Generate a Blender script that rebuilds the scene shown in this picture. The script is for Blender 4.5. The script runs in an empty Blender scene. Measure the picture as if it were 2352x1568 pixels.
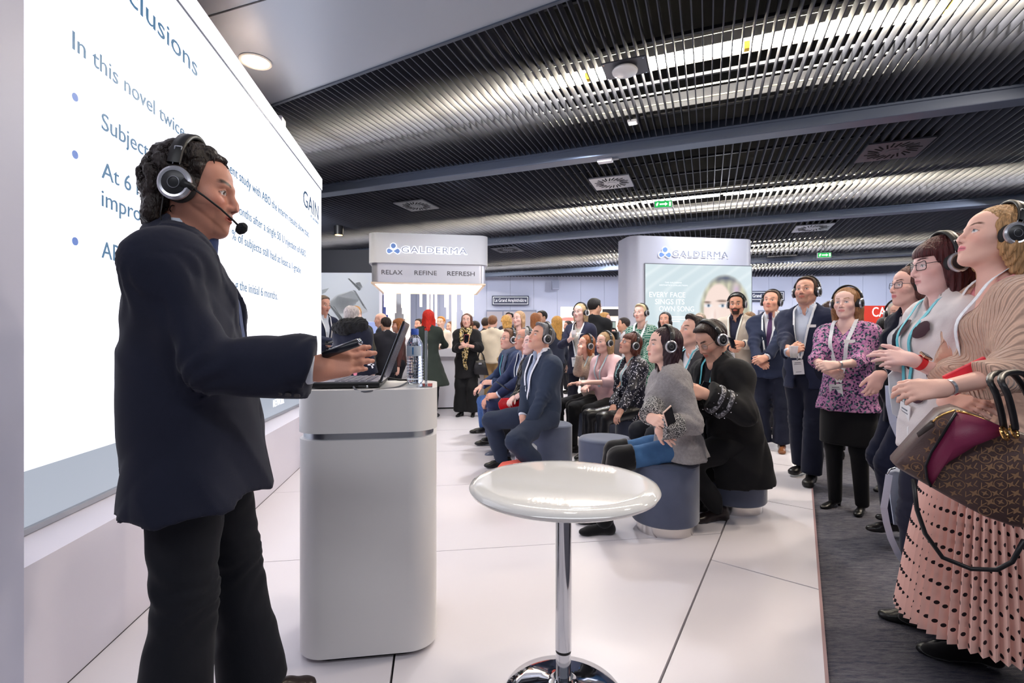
import bpy, bmesh, math, random
import numpy as np
from mathutils import Vector, Matrix

# ------------------------------------------------------------------ camera, world, exposure
SC = bpy.context.scene
COL = SC.collection
CAM_H = 1.22            # eye height of the photographer
FPX = 1150.0            # focal length for a 2352 pixel wide frame
cam_data = bpy.data.cameras.new('camera')
cam_data.sensor_width = 36.0
cam_data.lens = FPX / 2352.0 * 36.0
cam_data.clip_start = 0.05
cam_data.clip_end = 200
cam = bpy.data.objects.new('camera', cam_data)
cam.location = (0, 0, CAM_H)
cam.rotation_euler = (math.pi / 2, 0, 0)
COL.objects.link(cam)
SC.camera = cam
world = bpy.data.worlds.new('hall_light')
world.use_nodes = True
world.node_tree.nodes['Background'].inputs[0].default_value = (0.86, 0.88, 1.0, 1)
world.node_tree.nodes['Background'].inputs[1].default_value = 0.22
SC.world = world
SC.view_settings.view_transform = 'Standard'
SC.view_settings.look = 'None'
SC.view_settings.gamma = 1
SC.view_settings.exposure = 0.0
SC.view_settings.use_curve_mapping = False

LAMP_GAIN = 0.5
def lamp(name, kind, loc, aim, energy, color=(1, 1, 1), size=0.3, spot=None, size_y=None):
    d = bpy.data.lights.new(name, kind)
    d.energy = energy * LAMP_GAIN
    d.color = color
    if kind == 'AREA':
        d.size = size
        if size_y:
            d.shape = 'RECTANGLE'; d.size_y = size_y
        else:
            d.shape = 'DISK'
    elif kind == 'SPOT':
        d.spot_size = math.radians(spot or 60); d.spot_blend = 0.6; d.shadow_soft_size = size
    o = bpy.data.objects.new(name, d)
    o.location = loc
    o.rotation_euler = (Vector(aim) - Vector(loc)).to_track_quat('-Z', 'Y').to_euler()
    COL.objects.link(o)
    return o

# unseen area lamps added to light the hall; they have no fixtures
WARM = (1.0, 0.86, 0.70)
COOL = (0.93, 0.95, 1.0)
UNSEEN_LAMPS = [((2.6, 2.4, 3.60), (1.0, 3.0, 0), 72, WARM), ((5.0, 3.8, 3.70), (2.8, 4.4, 0), 170, WARM),
              ((0.4, 2.2, 3.62), (0.0, 2.6, 0), 34, WARM), ((1.0, 6.4, 3.72), (0.6, 6.0, 0), 170, COOL),
              ((3.6, 8.6, 3.72), (3.2, 7.8, 0), 110, COOL), ((-0.8, 7.6, 3.72), (-0.8, 8.4, 0.6), 80, COOL),
              ((5.5, 11.5, 3.72), (5.0, 12.5, 0), 300, COOL), ((0.5, 12.5, 3.72), (0.5, 13.5, 0), 300, COOL),
              ((8.5, 8.0, 3.72), (7, 8, 0), 300, COOL),
              ((-2.0, 16.2, 3.72), (-2.0, 19, 1.2), 150, COOL), ((3.0, 16.2, 3.72), (3.0, 19, 1.2), 165, COOL), ((9.0, 16.2, 3.72), (9.0, 19, 1.2), 270, COOL),
              ((14.0, 16.2, 3.72), (14.0, 19, 1.4), 380, COOL), ((-4.2, 9.3, 3.6), (-4.0, 12, 1.4), 150, COOL)]

lamp('unseen_fill_row', 'AREA', (0.6, -0.9, 3.55), (0.6, 0.6, 0), 150, COOL, 6.0, size_y=0.4)      # unseen fill lamp added over the photographer, stretched to soften shadows

# ------------------------------------------------------------------ materials
def lin(c):
    return tuple(((v / 255.0) / 12.92 if v / 255.0 <= 0.04045 else ((v / 255.0 + 0.055) / 1.055) ** 2.4) for v in c)

_mats = {}
def M(name, rgb=(200, 200, 200), rough=0.5, metal=0.0, spec=0.5, emit=None, strength=0.0, bump=None, var=None,
      trans=0.0, alpha=1.0, coat=0.0, sheen=0.0, attr=None, ior=1.45, stretch=None):
    """procedural principled material; bump=(scale,strength), var=(scale,amount) colour mottling"""
    if name in _mats:
        return _mats[name]
    m = bpy.data.materials.new(name)
    m.use_nodes = True
    nt = m.node_tree
    b = nt.nodes['Principled BSDF']
    c = lin(rgb)
    b.inputs['Base Color'].default_value = (*c, 1)
    b.inputs['Roughness'].default_value = rough
    b.inputs['Metallic'].default_value = metal
    b.inputs['Specular IOR Level'].default_value = spec
    b.inputs['IOR'].default_value = ior
    if trans: b.inputs['Transmission Weight'].default_value = trans
    if coat: b.inputs['Coat Weight'].default_value = coat
    if sheen:
        b.inputs['Sheen Weight'].default_value = sheen
        b.inputs['Sheen Roughness'].default_value = 0.4
    if alpha < 1: b.inputs['Alpha'].default_value = alpha
    if emit is not None:
        b.inputs['Emission Color'].default_value = (*lin(emit), 1)
        b.inputs['Emission Strength'].default_value = strength
    N, L = nt.nodes, nt.links
    tc = mp = None
    if bump or var:
        tc = N.new('ShaderNodeTexCoord')
        mp = N.new('ShaderNodeMapping')
        if stretch: mp.inputs['Scale'].default_value = stretch
        L.new(tc.outputs['Object'], mp.inputs['Vector'])
    src = None
    if attr:
        a = N.new('ShaderNodeAttribute'); a.attribute_name = attr
        src = a.outputs['Color']
        L.new(src, b.inputs['Base Color'])
    if var:
        t = N.new('ShaderNodeTexNoise'); t.inputs['Scale'].default_value = var[0]; t.inputs['Detail'].default_value = 3
        L.new(mp.outputs[0], t.inputs['Vector'])
        mr = N.new('ShaderNodeMapRange')
        mr.inputs[1].default_value = 0.3; mr.inputs[2].default_value = 0.7
        mr.inputs[3].default_value = 1 - var[1]; mr.inputs[4].default_value = 1 + var[1]
        L.new(t.outputs['Fac'], mr.inputs[0])
        mx = N.new('ShaderNodeVectorMath'); mx.operation = 'SCALE'
        if src is not None: L.new(src, mx.inputs[0])
        else: mx.inputs[0].default_value = c
        L.new(mr.outputs[0], mx.inputs['Scale'])
        L.new(mx.outputs[0], b.inputs['Base Color'])
    if bump:
        t = N.new('ShaderNodeTexNoise'); t.inputs['Scale'].default_value = bump[0]; t.inputs['Detail'].default_value = 4
        L.new(mp.outputs[0], t.inputs['Vector'])
        bp = N.new('ShaderNodeBump'); bp.inputs['Strength'].default_value = bump[1]; bp.inputs['Distance'].default_value = 0.01
        L.new(t.outputs['Fac'], bp.inputs['Height'])
        L.new(bp.outputs['Normal'], b.inputs['Normal'])
    _mats[name] = m
    return m

def cloth(rgb, rough=0.85, kind='wool'):
    key = 'cloth_%s_%d_%d_%d' % (kind, *rgb)
    if kind == 'knit': return M(key, rgb, 0.95, bump=(170, 0.55), var=(60, 0.14), sheen=0.25, spec=0.2)
    if kind == 'leather': return M(key, rgb, 0.32, bump=(60, 0.15), spec=0.5)
    if kind == 'denim': return M(key, rgb, 0.85, bump=(260, 0.25), var=(7, 0.22), spec=0.25)
    if kind == 'velvet': return M(key, rgb, 0.8, bump=(90, 0.1), var=(5, 0.12), sheen=0.35, spec=0.2)
    if kind == 'gloss': return M(key, rgb, 0.22, bump=(18, 0.5), spec=0.6)
    return M(key, rgb, rough, bump=(700, 0.10), var=(9, 0.06), spec=0.28, sheen=0.08)

# ------------------------------------------------------------------ objects
def put(o, parent=None, label=None, cat=None, group=None, kind=None):
    COL.objects.link(o)
    if parent is not None: o.parent = parent
    if label: o['label'] = label
    if cat: o['category'] = cat
    if group: o['group'] = group
    if kind: o['kind'] = kind
    return o

def mesh_from(name, verts, faces, smooth=False):
    me = bpy.data.meshes.new(name)
    me.from_pydata([tuple(v) for v in verts], [], faces)
    if smooth:
        me.polygons.foreach_set('use_smooth', [True] * len(me.polygons))
    me.update()
    return me

def obj(name, me, mat=None, parent=None, loc=None, rot=None, **kw):
    o = bpy.data.objects.new(name, me)
    if mat is not None and me is not None and not me.materials: me.materials.append(mat)
    if loc is not None: o.location = loc
    if rot is not None: o.rotation_euler = rot
    return put(o, parent, **kw)

def empty(name, loc=(0, 0, 0), rz=0.0, **kw):
    o = bpy.data.objects.new(name, None)
    o.location = loc; o.rotation_euler = (0, 0, rz); o.empty_display_size = 0.1
    return put(o, **kw)

def box_me(name, sx, sy, sz, bevel=0.0, seg=2, cz=0.0):
    """box centred in x,y; z from cz to cz+sz"""
    bm = bmesh.new()
    bmesh.ops.create_cube(bm, size=1)
    for v in bm.verts:
        v.co = Vector((v.co.x * sx, v.co.y * sy, (v.co.z + 0.5) * sz + cz))
    if bevel:
        bmesh.ops.bevel(bm, geom=bm.edges[:], offset=bevel, segments=seg, affect='EDGES', profile=0.5)
    me = bpy.data.meshes.new(name); bm.to_mesh(me); bm.free()
    return me

def prism_me(name, pts, z0, z1, smooth=False):
    n = len(pts)
    v = [(x, y, z0) for x, y in pts] + [(x, y, z1) for x, y in pts]
    f = [tuple(range(n - 1, -1, -1)), tuple(range(n, 2 * n))] + [(i, (i + 1) % n, n + (i + 1) % n, n + i) for i in range(n)]
    me = mesh_from(name, v, f)
    return me

def rrect(sx, sy, r, seg=8):
    pts = []
    for cx, cy, a0 in ((sx/2-r, sy/2-r, 0), (-sx/2+r, sy/2-r, 90), (-sx/2+r, -sy/2+r, 180), (sx/2-r, -sy/2+r, 270)):
        for i in range(seg + 1):
            a = math.radians(a0 + 90 * i / seg)
            pts.append((cx + r * math.cos(a), cy + r * math.sin(a)))
    return pts

def lathe_me(name, prof, n=48, smooth=True, cap=True):
    v, f = [], []
    for r, z in prof:
        for i in range(n):
            a = 2 * math.pi * i / n
            v.append((r * math.cos(a), r * math.sin(a), z))
    for k in range(len(prof) - 1):
        for i in range(n):
            j = (i + 1) % n
            f.append((k*n+i, k*n+j, (k+1)*n+j, (k+1)*n+i))
    if cap:
        f.append(tuple(range(n - 1, -1, -1)))
        f.append(tuple(range((len(prof) - 1) * n, len(prof) * n)))
    me = mesh_from(name, v, f, smooth)
    if smooth: me.set_sharp_from_angle(angle=math.radians(40))
    return me

def tube_me(name, pts, r, n=8, closed=False, smooth=True):
    """tube along a polyline; r scalar or list"""
    P = [Vector(p) for p in pts]
    m = len(P)
    R = r if isinstance(r, (list, tuple)) else [r] * m
    v, f = [], []
    up = Vector((0.13, 0.27, 0.95)).normalized()
    for i in range(m):
        a = P[(i - 1) % m] if (closed or i > 0) else P[0]
        b = P[(i + 1) % m] if (closed or i < m - 1) else P[-1]
        t = (b - a).normalized()
        s = t.cross(up)
        if s.length < 1e-4: s = t.cross(Vector((1, 0, 0)))
        s.normalize(); q = s.cross(t)
        for k in range(n):
            an = 2 * math.pi * k / n
            v.append(P[i] + (s * math.cos(an) + q * math.sin(an)) * R[i])
    for i in range(m if closed else m - 1):
        for k in range(n):
            j = (i + 1) % m; l = (k + 1) % n
            f.append((i*n+k, i*n+l, j*n+l, j*n+k))
    if not closed:
        f.append(tuple(range(n - 1, -1, -1))); f.append(tuple(range((m-1)*n, m*n)))
    return mesh_from(name, v, f, smooth)

def join_me(name, parts):
    """parts: list of (mesh, Matrix) -> one mesh"""
    v, f, sm = [], [], []
    for me, mx in parts:
        o = len(v)
        v += [tuple(mx @ w.co) for w in me.vertices]
        for p in me.polygons:
            f.append([o + i for i in p.vertices]); sm.append(p.use_smooth)
    me = mesh_from(name, v, f)
    me.polygons.foreach_set('use_smooth', sm)
    return me

_fonts = {}
def text(name, body, mat, size, parent=None, mx=None, width=None, extrude=0.002, align='LEFT', spacing=1.0, offset=0.0, **kw):
    """flat lettering; local x along the line, y up; mx places it"""
    cu = bpy.data.curves.new(name, 'FONT')
    cu.body = body; cu.size = size; cu.extrude = extrude; cu.align_x = align; cu.space_character = spacing
    cu.resolution_u = 3; cu.offset = offset
    tmp = bpy.data.objects.new(name, cu)
    COL.objects.link(tmp)
    bpy.context.view_layer.update()
    me = bpy.data.meshes.new_from_object(tmp.evaluated_get(bpy.context.evaluated_depsgraph_get()))
    bpy.data.objects.remove(tmp); bpy.data.curves.remove(cu)
    me.name = name
    me.materials.clear(); me.materials.append(mat)
    o = bpy.data.objects.new(name, me)
    put(o, parent, **kw)
    sx = 1.0
    if width:
        xs = [v.co.x for v in me.vertices]
        sx = width / max(max(xs) - min(xs), 1e-4)
        off = {'LEFT': -min(xs), 'CENTER': 0}[align]
        for v in me.vertices: v.co.x = (v.co.x + off) * sx
    if mx is not None:
        o.matrix_local = mx
    return o

def frame(origin, xdir, zdir=(0, 0, 1)):
    """matrix with local x along xdir, local y along zdir, local z = x cross y (facing out)"""
    x = Vector(xdir).normalized(); y = Vector(zdir).normalized(); z = x.cross(y)
    m = Matrix.Identity(4)
    for i, c in enumerate((x, y, z)):
        for r in range(3): m[r][i] = c[r]
    m.translation = Vector(origin)
    return m

def GX(px, Y):            # world x of a point seen in pixel column px at distance Y
    return (px - 1176.0) / FPX * Y
def GZ(py, Y):
    return CAM_H - (py - 784.0) / FPX * Y
def FY(py, z=0.0):        # distance of a floor point seen in pixel row py
    return (CAM_H - z) * FPX / (py - 784.0)
# ================================================================== THE SETTING
E1 = Vector((-0.152, 1, 0)).normalized()      # along the screen wall, away from the camera
E2 = Vector((1, 0.152, 0)).normalized()       # across the stand, to the right
E3 = Vector((0.577, 1, 0)).normalized()       # edge of the stand floor
CZ = 3.80                                     # underside of the slat ceiling

# ---- floor of the stand: pale panels with open joints on a dark sub floor
m_panel = M('floor_panel', (218, 213, 219), 0.33, spec=0.45, var=(1.3, 0.012), bump=(3, 0.012))
m_sub = M('floor_joint', (70, 66, 70), 0.8)
edge0 = Vector((1.12, 1.79, 0))               # a point of the stand edge
seamA0 = Vector((0.526, 1.79, 0))
nE3 = Vector((E3.y, -E3.x, 0))                # to the right of the edge
def clip(poly, p0, n):
    out = []
    for i in range(len(poly)):
        a, b = poly[i], poly[(i + 1) % len(poly)]
        da, db = (a - p0).dot(n), (b - p0).dot(n)
        if da <= 0: out.append(a)
        if da * db < 0: out.append(a + (b - a) * (da / (da - db)))
    return out
def ctr(poly): return sum(poly, Vector()) / len(poly)
floor = obj('floor', mesh_from('floor', [edge0 - E3*6 - E2*12 + Vector((0,0,-0.035)), edge0 - E3*6 + Vector((0,0,-0.035)),
            edge0 + E3*22 + Vector((0,0,-0.035)), edge0 + E3*22 - E2*34 + Vector((0,0,-0.035))], [(0, 1, 2, 3)]), m_sub, kind='structure')
def panel(poly):
    if len(poly) < 3: return
    c = ctr(poly)
    q = []
    for p in poly:                             # shrink for the joint
        d = (c - p); q.append(p + d * min(0.5, 0.0055 / max(d.length, .01)))
    me = prism_me('panel', [(p.x, p.y) for p in q], -0.03, 0.0)
    obj('panel', me, m_panel, floor)
seam0 = Vector((-0.448, 1.888, 0))
rowY = [-3.7, -2.35, -1.0, 0.28, 1.63, 2.98, 4.33, 5.68, 7.03, 8.38, 9.73, 11.08, 12.43, 13.78, 15.13, 16.48, 17.83, 19.18]
for r in range(len(rowY) - 1):
    for c in range(-3, 6):
        def node(i, j):
            p = Vector((0, rowY[i], 0)); a = seam0 + E2 * (2.44 * j)
            # intersection of line (p,E2) and line (a,E1)
            d = a - p; t = d.dot(Vector((-E1.y, E1.x, 0))) / E2.dot(Vector((-E1.y, E1.x, 0)))
            return p + E2 * t
        poly = [node(r, c), node(r, c + 1), node(r + 1, c + 1), node(r + 1, c)]
        poly = clip(poly, seamA0, nE3)
        if len(poly) >= 3: panel(poly)
sw = (edge0 - seamA0).dot(nE3)
cs = Vector((0.765, -0.644, 0))
for k in range(-3, 14):                        # the oblique strip along the stand edge
    a = Vector((1.113, 2.80, 0)) + E3 * (1.35 * k); b = a + E3 * 1.35
    poly = [a, a + cs * (sw / cs.dot(nE3)), b + cs * (sw / cs.dot(nE3)), b]
    panel(poly)
m_trim = M('edge_trim', (150, 118, 120), 0.5)
e_a, e_b = edge0 - E3 * 5, edge0 + E3 * 20
obj('trim_1', prism_me('trim', [(p.x, p.y) for p in (e_a, e_a + nE3*0.012, e_b + nE3*0.012, e_b)], -0.03, 0.001), m_trim, kind='structure')

# ---- hall carpet
mc = M('hall_carpet', (84, 86, 98), 0.95, spec=0.15, bump=(240, 0.7))
nt = mc.node_tree; b = nt.nodes['Principled BSDF']
tc = nt.nodes.new('ShaderNodeTexCoord'); mp = nt.nodes.new('ShaderNodeMapping'); mp.inputs['Scale'].default_value = (16, 90, 16)
mp.inputs['Rotation'].default_value = (0, 0, 0.25)
n1 = nt.nodes.new('ShaderNodeTexNoise'); n1.inputs['Scale'].default_value = 1.0; n1.inputs['Detail'].default_value = 6; n1.inputs['Roughness'].default_value = 0.75
cr = nt.nodes.new('ShaderNodeValToRGB')
cr.color_ramp.elements[0].position = 0.32; cr.color_ramp.elements[0].color = (*lin((58, 60, 76)), 1)
cr.color_ramp.elements[1].position = 0.68; cr.color_ramp.elements[1].color = (*lin((116, 114, 120)), 1)
nt.links.new(tc.outputs['Object'], mp.inputs[0]); nt.links.new(mp.outputs[0], n1.inputs['Vector'])
nt.links.new(n1.outputs['Fac'], cr.inputs[0]); nt.links.new(cr.outputs[0], b.inputs['Base Color'])
obj('floor_carpet', mesh_from('carpet', [edge0 - E3*6 + Vector((0,0,-.03)), edge0 - E3*6 + E2*20 + Vector((0,0,-.03)),
    Vector((24, 24, -.03)), edge0 + E3*24 + Vector((0,0,-.03))], [(0, 1, 2, 3)]), mc, kind='structure')

# ---- back wall of the hall: panels with joints
m_wall = M('wall_panel', (176, 182, 206), 0.6, var=(0.6, 0.03))
m_joint = M('wall_joint', (112, 118, 140), 0.8)
wall_back = obj('wall_back', box_me('wall_back', 44, 0.1, 4.2, cz=-0.03), m_joint, loc=(6, 20.1, 0), kind='structure')
pan = box_me('wall_panel', 0.93, 0.04, 2.34)
pan_b = box_me('wall_panel_low', 0.93, 0.04, 1.1)
for i in range(38):
    x = -9.0 + 0.94 * i
    o = obj('panel', pan, m_wall, wall_back, loc=(x - 6, -0.06, 1.6 + 0.0))
    if not (2.0 < x < 4.9):
        obj('panel', pan_b, m_wall, wall_back, loc=(x - 6, -0.06, 0.48))
        obj('panel', pan_b, m_wall, wall_back, loc=(x - 6, -0.06, -0.64))
# recessed doors in the back wall
m_door = M('hall_door', (150, 146, 158), 0.5)
m_steel = M('brushed_steel', (190, 192, 198), 0.3, metal=1.0)
for n, (px0, px1) in enumerate(((1117, 1232), (1742, 1802))):
    x0, x1 = GX(px0, 19.95), GX(px1, 19.95)
    d = obj('door_%d' % (n + 1), box_me('door_frame', x1 - x0, 0.06, 2.5), m_joint, loc=((x0 + x1) / 2, 19.94, -0.03), kind='structure')
    w = (x1 - x0) / 3
    for k in range(3):
        lf = obj('door_leaf', box_me('door_leaf', w - 0.05, 0.05, 2.42, 0.01), m_door, d, loc=((k - 1) * w, -0.03, 0.02))
        obj('handle', tube_me('handle', [(w*.35, -.05, .95), (w*.35, -.08, .95), (w*.35, -.08, 1.15), (w*.35, -.05, 1.15)], .012), m_steel, lf)
# left and right limits of the hall
obj('wall_left', box_me('wall_left', 0.1, 30, 4.2, cz=-0.03), M('wall_dark', (46, 46, 54), 0.8), loc=(-12, 8, 0), kind='structure')
obj('wall_right', box_me('wall_right', 0.1, 34, 4.2, cz=-0.03), m_wall, loc=(20, 6, 0), kind='structure')

# ---- slat ceiling
U = Vector((0.391, 1, 0)).normalized()        # direction of the slats
W = Vector((U.y, -U.x, 0))                    # across the slats
def UW(s, t, z): 
    p = U * s + W * t
    return Vector((p.x, p.y, z))
ang_u = math.atan2(U.y, U.x)
m_slat = M('slat_metal', (66, 69, 80), 0.6, metal=0.0, spec=0.2)
m_black = M('plenum_black', (14, 14, 16), 0.9, spec=0.1)
ceiling = obj('ceiling', prism_me('ceiling', [(-30, -20), (30, -20), (30, 40), (-30, 40)], 4.75, 4.85), m_black, kind='structure')
bays = [(1.2, 6.55, -6.6, 4.6), (6.80, 11.45, -10.4, 6.6), (11.72, 17.2, -15, 10), (17.45, 22.6, -21, 13)]
SP = 0.080
for k, (s0, s1, t0, t1) in enumerate(bays):
    ln = s1 - s0
    n = int((t1 - t0) / SP)
    me = box_me('slat', ln, 0.010, 0.095)
    if k < 2:
        skip = 1
        sp = SP if k == 0 else 0.105
        n = int((t1 - t0) / sp)
        for i in range(n):
            c = UW((s0 + s1) / 2, t0 + i * sp, CZ)
            obj('slat', me, m_slat, ceiling, loc=c, rot=(0, 0, ang_u))
    else:
        sp = 0.115
        n = int((t1 - t0) / sp)
        parts = []
        for i in range(n):
            parts.append((me, Matrix.Translation(UW((s0 + s1) / 2, t0 + i * sp, CZ)) @ Matrix.Rotation(ang_u, 4, 'Z')))
        obj('far_slats', join_me('far_slats', parts), m_slat, ceiling, kind='stuff')
    # carrier rails above the slats
    m_car = M('carrier', (58, 60, 66), 0.5, metal=0.3)
    ns = 7
    for j in range(ns):
        s = s0 + (j + 0.5) * ln / ns
        bar = box_me('carrier', 0.03, t1 - t0, 0.03)
        obj('carrier', bar, m_car, ceiling, loc=UW(s, (t0 + t1) / 2, CZ + 0.10), rot=(0, 0, ang_u))
# beams between the slat fields
m_beam = M('beam_grey', (88, 98, 118), 0.45, metal=0.2)
for k, s in enumerate((6.57, 11.5, 17.25)):
    L_ = 44
    bm_ = obj('beam', box_me('beam', 0.22, L_, 0.24, 0.012), m_beam, ceiling, loc=UW(s + 0.11, -2, CZ - 0.13), rot=(0, 0, ang_u))
    obj('beam_lip', box_me('beam_lip', 0.03, L_, 0.025), m_beam, ceiling, loc=UW(s - 0.015, -2, CZ - 0.02), rot=(0, 0, ang_u))
# rows of light above the slats: tube with two pale reflectors
m_tube = M('light_tube', (255, 250, 240), 0.5, emit=(255, 244, 226), strength=120.0)
m_refl = M('reflector', (236, 232, 220), 0.4)
m_ytab = M('tube_socket', (214, 176, 40), 0.5)
for k, (s, t0, t1) in enumerate(((5.30, -8.5, 5.0), (10.45, -13, 8.0), (16.3, -10.3, 7.5), (20.2, -1.0, 8))):
    ln = t1 - t0
    r = empty('light_row', UW(s, (t0 + t1) / 2, CZ + 0.26), ang_u, label=['long fluorescent light row above the slats nearest the screen',
        'second fluorescent light row, beyond the first grey beam', 'third light row, seen level with the sign tower tops', 'farthest light row, just in front of the back wall'][k],
        cat='ceiling light', group='light rows above the slats')
    nt_ = int(ln / 1.55)
    tb = tube_me('tube', [(0, -0.74, 0), (0, 0.74, 0)], 0.04, 8)
    for i in range(nt_):
        obj('tube', tb, m_tube, r, loc=(0, -ln/2 + (i + .5) * 1.55, 0))
        if k == 0: obj('socket', box_me('socket', .06, .05, .07), m_ytab, r, loc=(0, -ln/2 + i * 1.55, -0.04))
    obj('housing', box_me('housing', 0.46, ln, 0.03), m_refl, r, loc=(0, 0, 0.05))
    obj('shield', box_me('shield', 0.012, ln, 0.09), m_refl, r, loc=(-0.235, 0, -0.05))
    obj('shield', box_me('shield', 0.012, ln, 0.17), m_car, r, loc=(0.80, 0, -0.13))  # dark board added to stop the tube light spreading
    obj('reflector', box_me('reflector', 0.09, ln, 0.012), m_refl, r, loc=(0.40, 0, -0.12), rot=(0, -0.5, 0))
    obj('reflector', box_me('reflector', 0.06, ln, 0.012), m_refl, r, loc=(0.66, 0, -0.13), rot=(0, -0.35, 0))

# ---- smooth bulkhead over the stand with its downlight
m_bulk = M('bulkhead', (158, 164, 174), 0.36, metal=0.35, spec=0.5)
BZ = 3.70
ba, bb = Vector((-2.43, 5.19, 0)), Vector((0.13, 3.75, 0))
bd = (bb - ba).normalized()
q0, q1 = ba - bd * 7, bb + bd * 9
back = Vector((-bd.y, bd.x, 0)); back = back if back.y < 0 else -back
bulk = obj('ceiling_bulkhead', prism_me('bulkhead', [(p.x, p.y) for p in (q0, q1, q1 + back * 9, q0 + back * 9)], BZ, BZ + 0.09), m_bulk, kind='structure')
obj('edge_strip', prism_me('edge_strip', [(p.x, p.y) for p in (q0, q1, q1 - back * 0.03, q0 - back * 0.03)], BZ - 0.012, BZ + 0.10), M('edge_strip', (70, 78, 92), 0.4, metal=.3), bulk)
j0 = Vector((GX(480, 3.81), 3.81, 0)); j1 = Vector((GX(590, 3.65), 3.65, 0)); jd = (j1 - j0).normalized(); jn = Vector((-jd.y, jd.x, 0))
obj('joint', prism_me('joint', [(p.x, p.y) for p in (j0 - jd*2, j1 + jd*5, j1 + jd*5 + jn*.012, j0 - jd*2 + jn*.012)], BZ - 0.003, BZ + 0.002), M('bulk_joint', (52, 54, 60), .6), bulk)
dl = empty('ceiling_downlight', (GX(587, 4.43), 4.43, BZ), label='round white recessed downlight glowing in the grey bulkhead', cat='downlight')
obj('rim', lathe_me('rim', [(0.128, 0.0), (0.135, -0.006), (0.128, -0.014), (0.112, -0.010), (0.108, 0.0)], 40, cap=False), M('white_rim', (236, 232, 226), .4), dl)
obj('lens', lathe_me('lens', [(0.108, -0.004), (0.0005, -0.004)], 40), M('downlight_lens', (255, 240, 220), .3, emit=(255, 232, 206), strength=5.0), dl)
lamp('downlight_lamp', 'SPOT', (GX(587, 4.43), 4.43, BZ - 0.03), (GX(587, 4.43), 4.43, 0), 60, WARM, 0.1, 120)
for i, (p, a, e, c) in enumerate(UNSEEN_LAMPS):
    lamp('unseen_lamp', 'AREA', p, a, e, c, 0.34)

# ---- LED wall: plinth, near column, header, screen with the slide
def SPt(Y, z, off=0.0):       # point on the screen plane (off = towards the room)
    p = Vector((-1.535 - 0.152 * Y, Y, z)) + E2 * off
    return p
m_white = M('stand_white', (226, 224, 232), 0.38, spec=0.4)
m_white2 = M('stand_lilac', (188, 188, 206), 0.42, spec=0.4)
def wall_prism(name, Y0, Y1, o0, o1, z0, z1, mat, **kw):
    pts = [SPt(Y0, 0, o0), SPt(Y0, 0, o1), SPt(Y1, 0, o1), SPt(Y1, 0, o0)]
    return obj(name, prism_me(name, [(p.x, p.y) for p in pts], z0, z1), mat, **kw)
wall_prism('wall_screen', 0.6, 6.72, -0.55, -0.02, 0, 3.40, m_white, kind='structure')
YN, YE = 1.866, 6.706
scr = empty('led_screen', SPt(YN, 0.5), 0, label='huge white LED wall showing a conclusions slide behind the speaker', cat='screen')
scr.rotation_euler = (0, 0, 0)
def sprism(name, Y0, Y1, o0, o1, z0, z1, mat):
    o = wall_prism(name, Y0, Y1, o0, o1, z0, z1, mat, parent=scr)
    o.location = -Vector(scr.location)
    return o
m_led = M('led_white', (10, 10, 10), 0.3, emit=(243, 243, 255), strength=1.02)
nt = m_led.node_tree; b = nt.nodes['Principled BSDF']          # fine pixel grid of the panel
tc = nt.nodes.new('ShaderNodeTexCoord'); vm = nt.nodes.new('ShaderNodeSeparateXYZ')
nt.links.new(tc.outputs['Object'], vm.inputs[0])
acc = None
for ax in (1, 2):
    mu = nt.nodes.new('ShaderNodeMath'); mu.operation = 'MULTIPLY'; mu.inputs[1].default_value = 2 * math.pi / 0.0055
    si = nt.nodes.new('ShaderNodeMath'); si.operation = 'SINE'
    nt.links.new(vm.outputs[ax], mu.inputs[0]); nt.links.new(mu.outputs[0], si.inputs[0])
    if acc is None: acc = si
    else:
        ad = nt.nodes.new('ShaderNodeMath'); ad.operation = 'ADD'
        nt.links.new(acc.outputs[0], ad.inputs[0]); nt.links.new(si.outputs[0], ad.inputs[1]); acc = ad
mr = nt.nodes.new('ShaderNodeMapRange'); mr.inputs[1].default_value = -2; mr.inputs[2].default_value = 2
mr.inputs[3].default_value = 1.5; mr.inputs[4].default_value = 1.9
nt.links.new(acc.outputs[0], mr.inputs[0]); nt.links.new(mr.outputs[0], b.inputs['Emission Strength'])
m_led_grey = M('led_grey', (10, 10, 10), 0.3, emit=(172, 180, 194), strength=1.0)
sprism('display', YN - 0.9, YE, -0.03, 0.0, 0.735, 3.235, m_led)
sprism('slide_footer', YN - 0.9, YE, -0.03, 0.0, 0.525, 0.735, m_led_grey)
sprism('display_frame', YN - 0.9, YE, -0.03, 0.012, 0.50, 0.522, M('frame_grey', (150, 152, 162), .4))
sprism('display_frame', YN - 0.9, YE + .01, -0.03, 0.004, 3.235, 3.25, M('frame_grey2', (120, 124, 136), .4))
sprism('header', YN - 0.9, YE + .02, -0.03, 0.008, 3.25, 3.40, M('header_glow', (246, 246, 250), .4, emit=(246, 248, 255), strength=0.7))  # added emission makes the header look brightly lit
obj('wall_plinth', prism_me('plinth', [(p.x, p.y) for p in (SPt(YN - 0.9, 0, -.03), SPt(YN - .9, 0, 0.218), SPt(6.74, 0, 0.218), SPt(6.74, 0, -.03))], 0.0, 0.497), M('plinth_lilac', (212, 207, 218), .4), kind='structure')
obj('trim_2', prism_me('plinth_joint', [(p.x, p.y) for p in (SPt(YN - 0.9, 0, .21), SPt(YN - .9, 0, 0.2195), SPt(6.74, 0, 0.2195), SPt(6.74, 0, .21))], 0.0, 0.004), m_sub, kind='structure')
# near column: it stands proud, to the front of the plinth
cp = Vector((GX(55, 1.584), 1.584, 0))
cols = [cp, cp - E1 * 0.9, cp - E1 * 0.9 - E2 * 0.5, cp - E2 * 0.5]
obj('wall_column', prism_me('column', [(p.x, p.y) for p in cols], 0, 3.55), m_white2, kind='structure')

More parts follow.
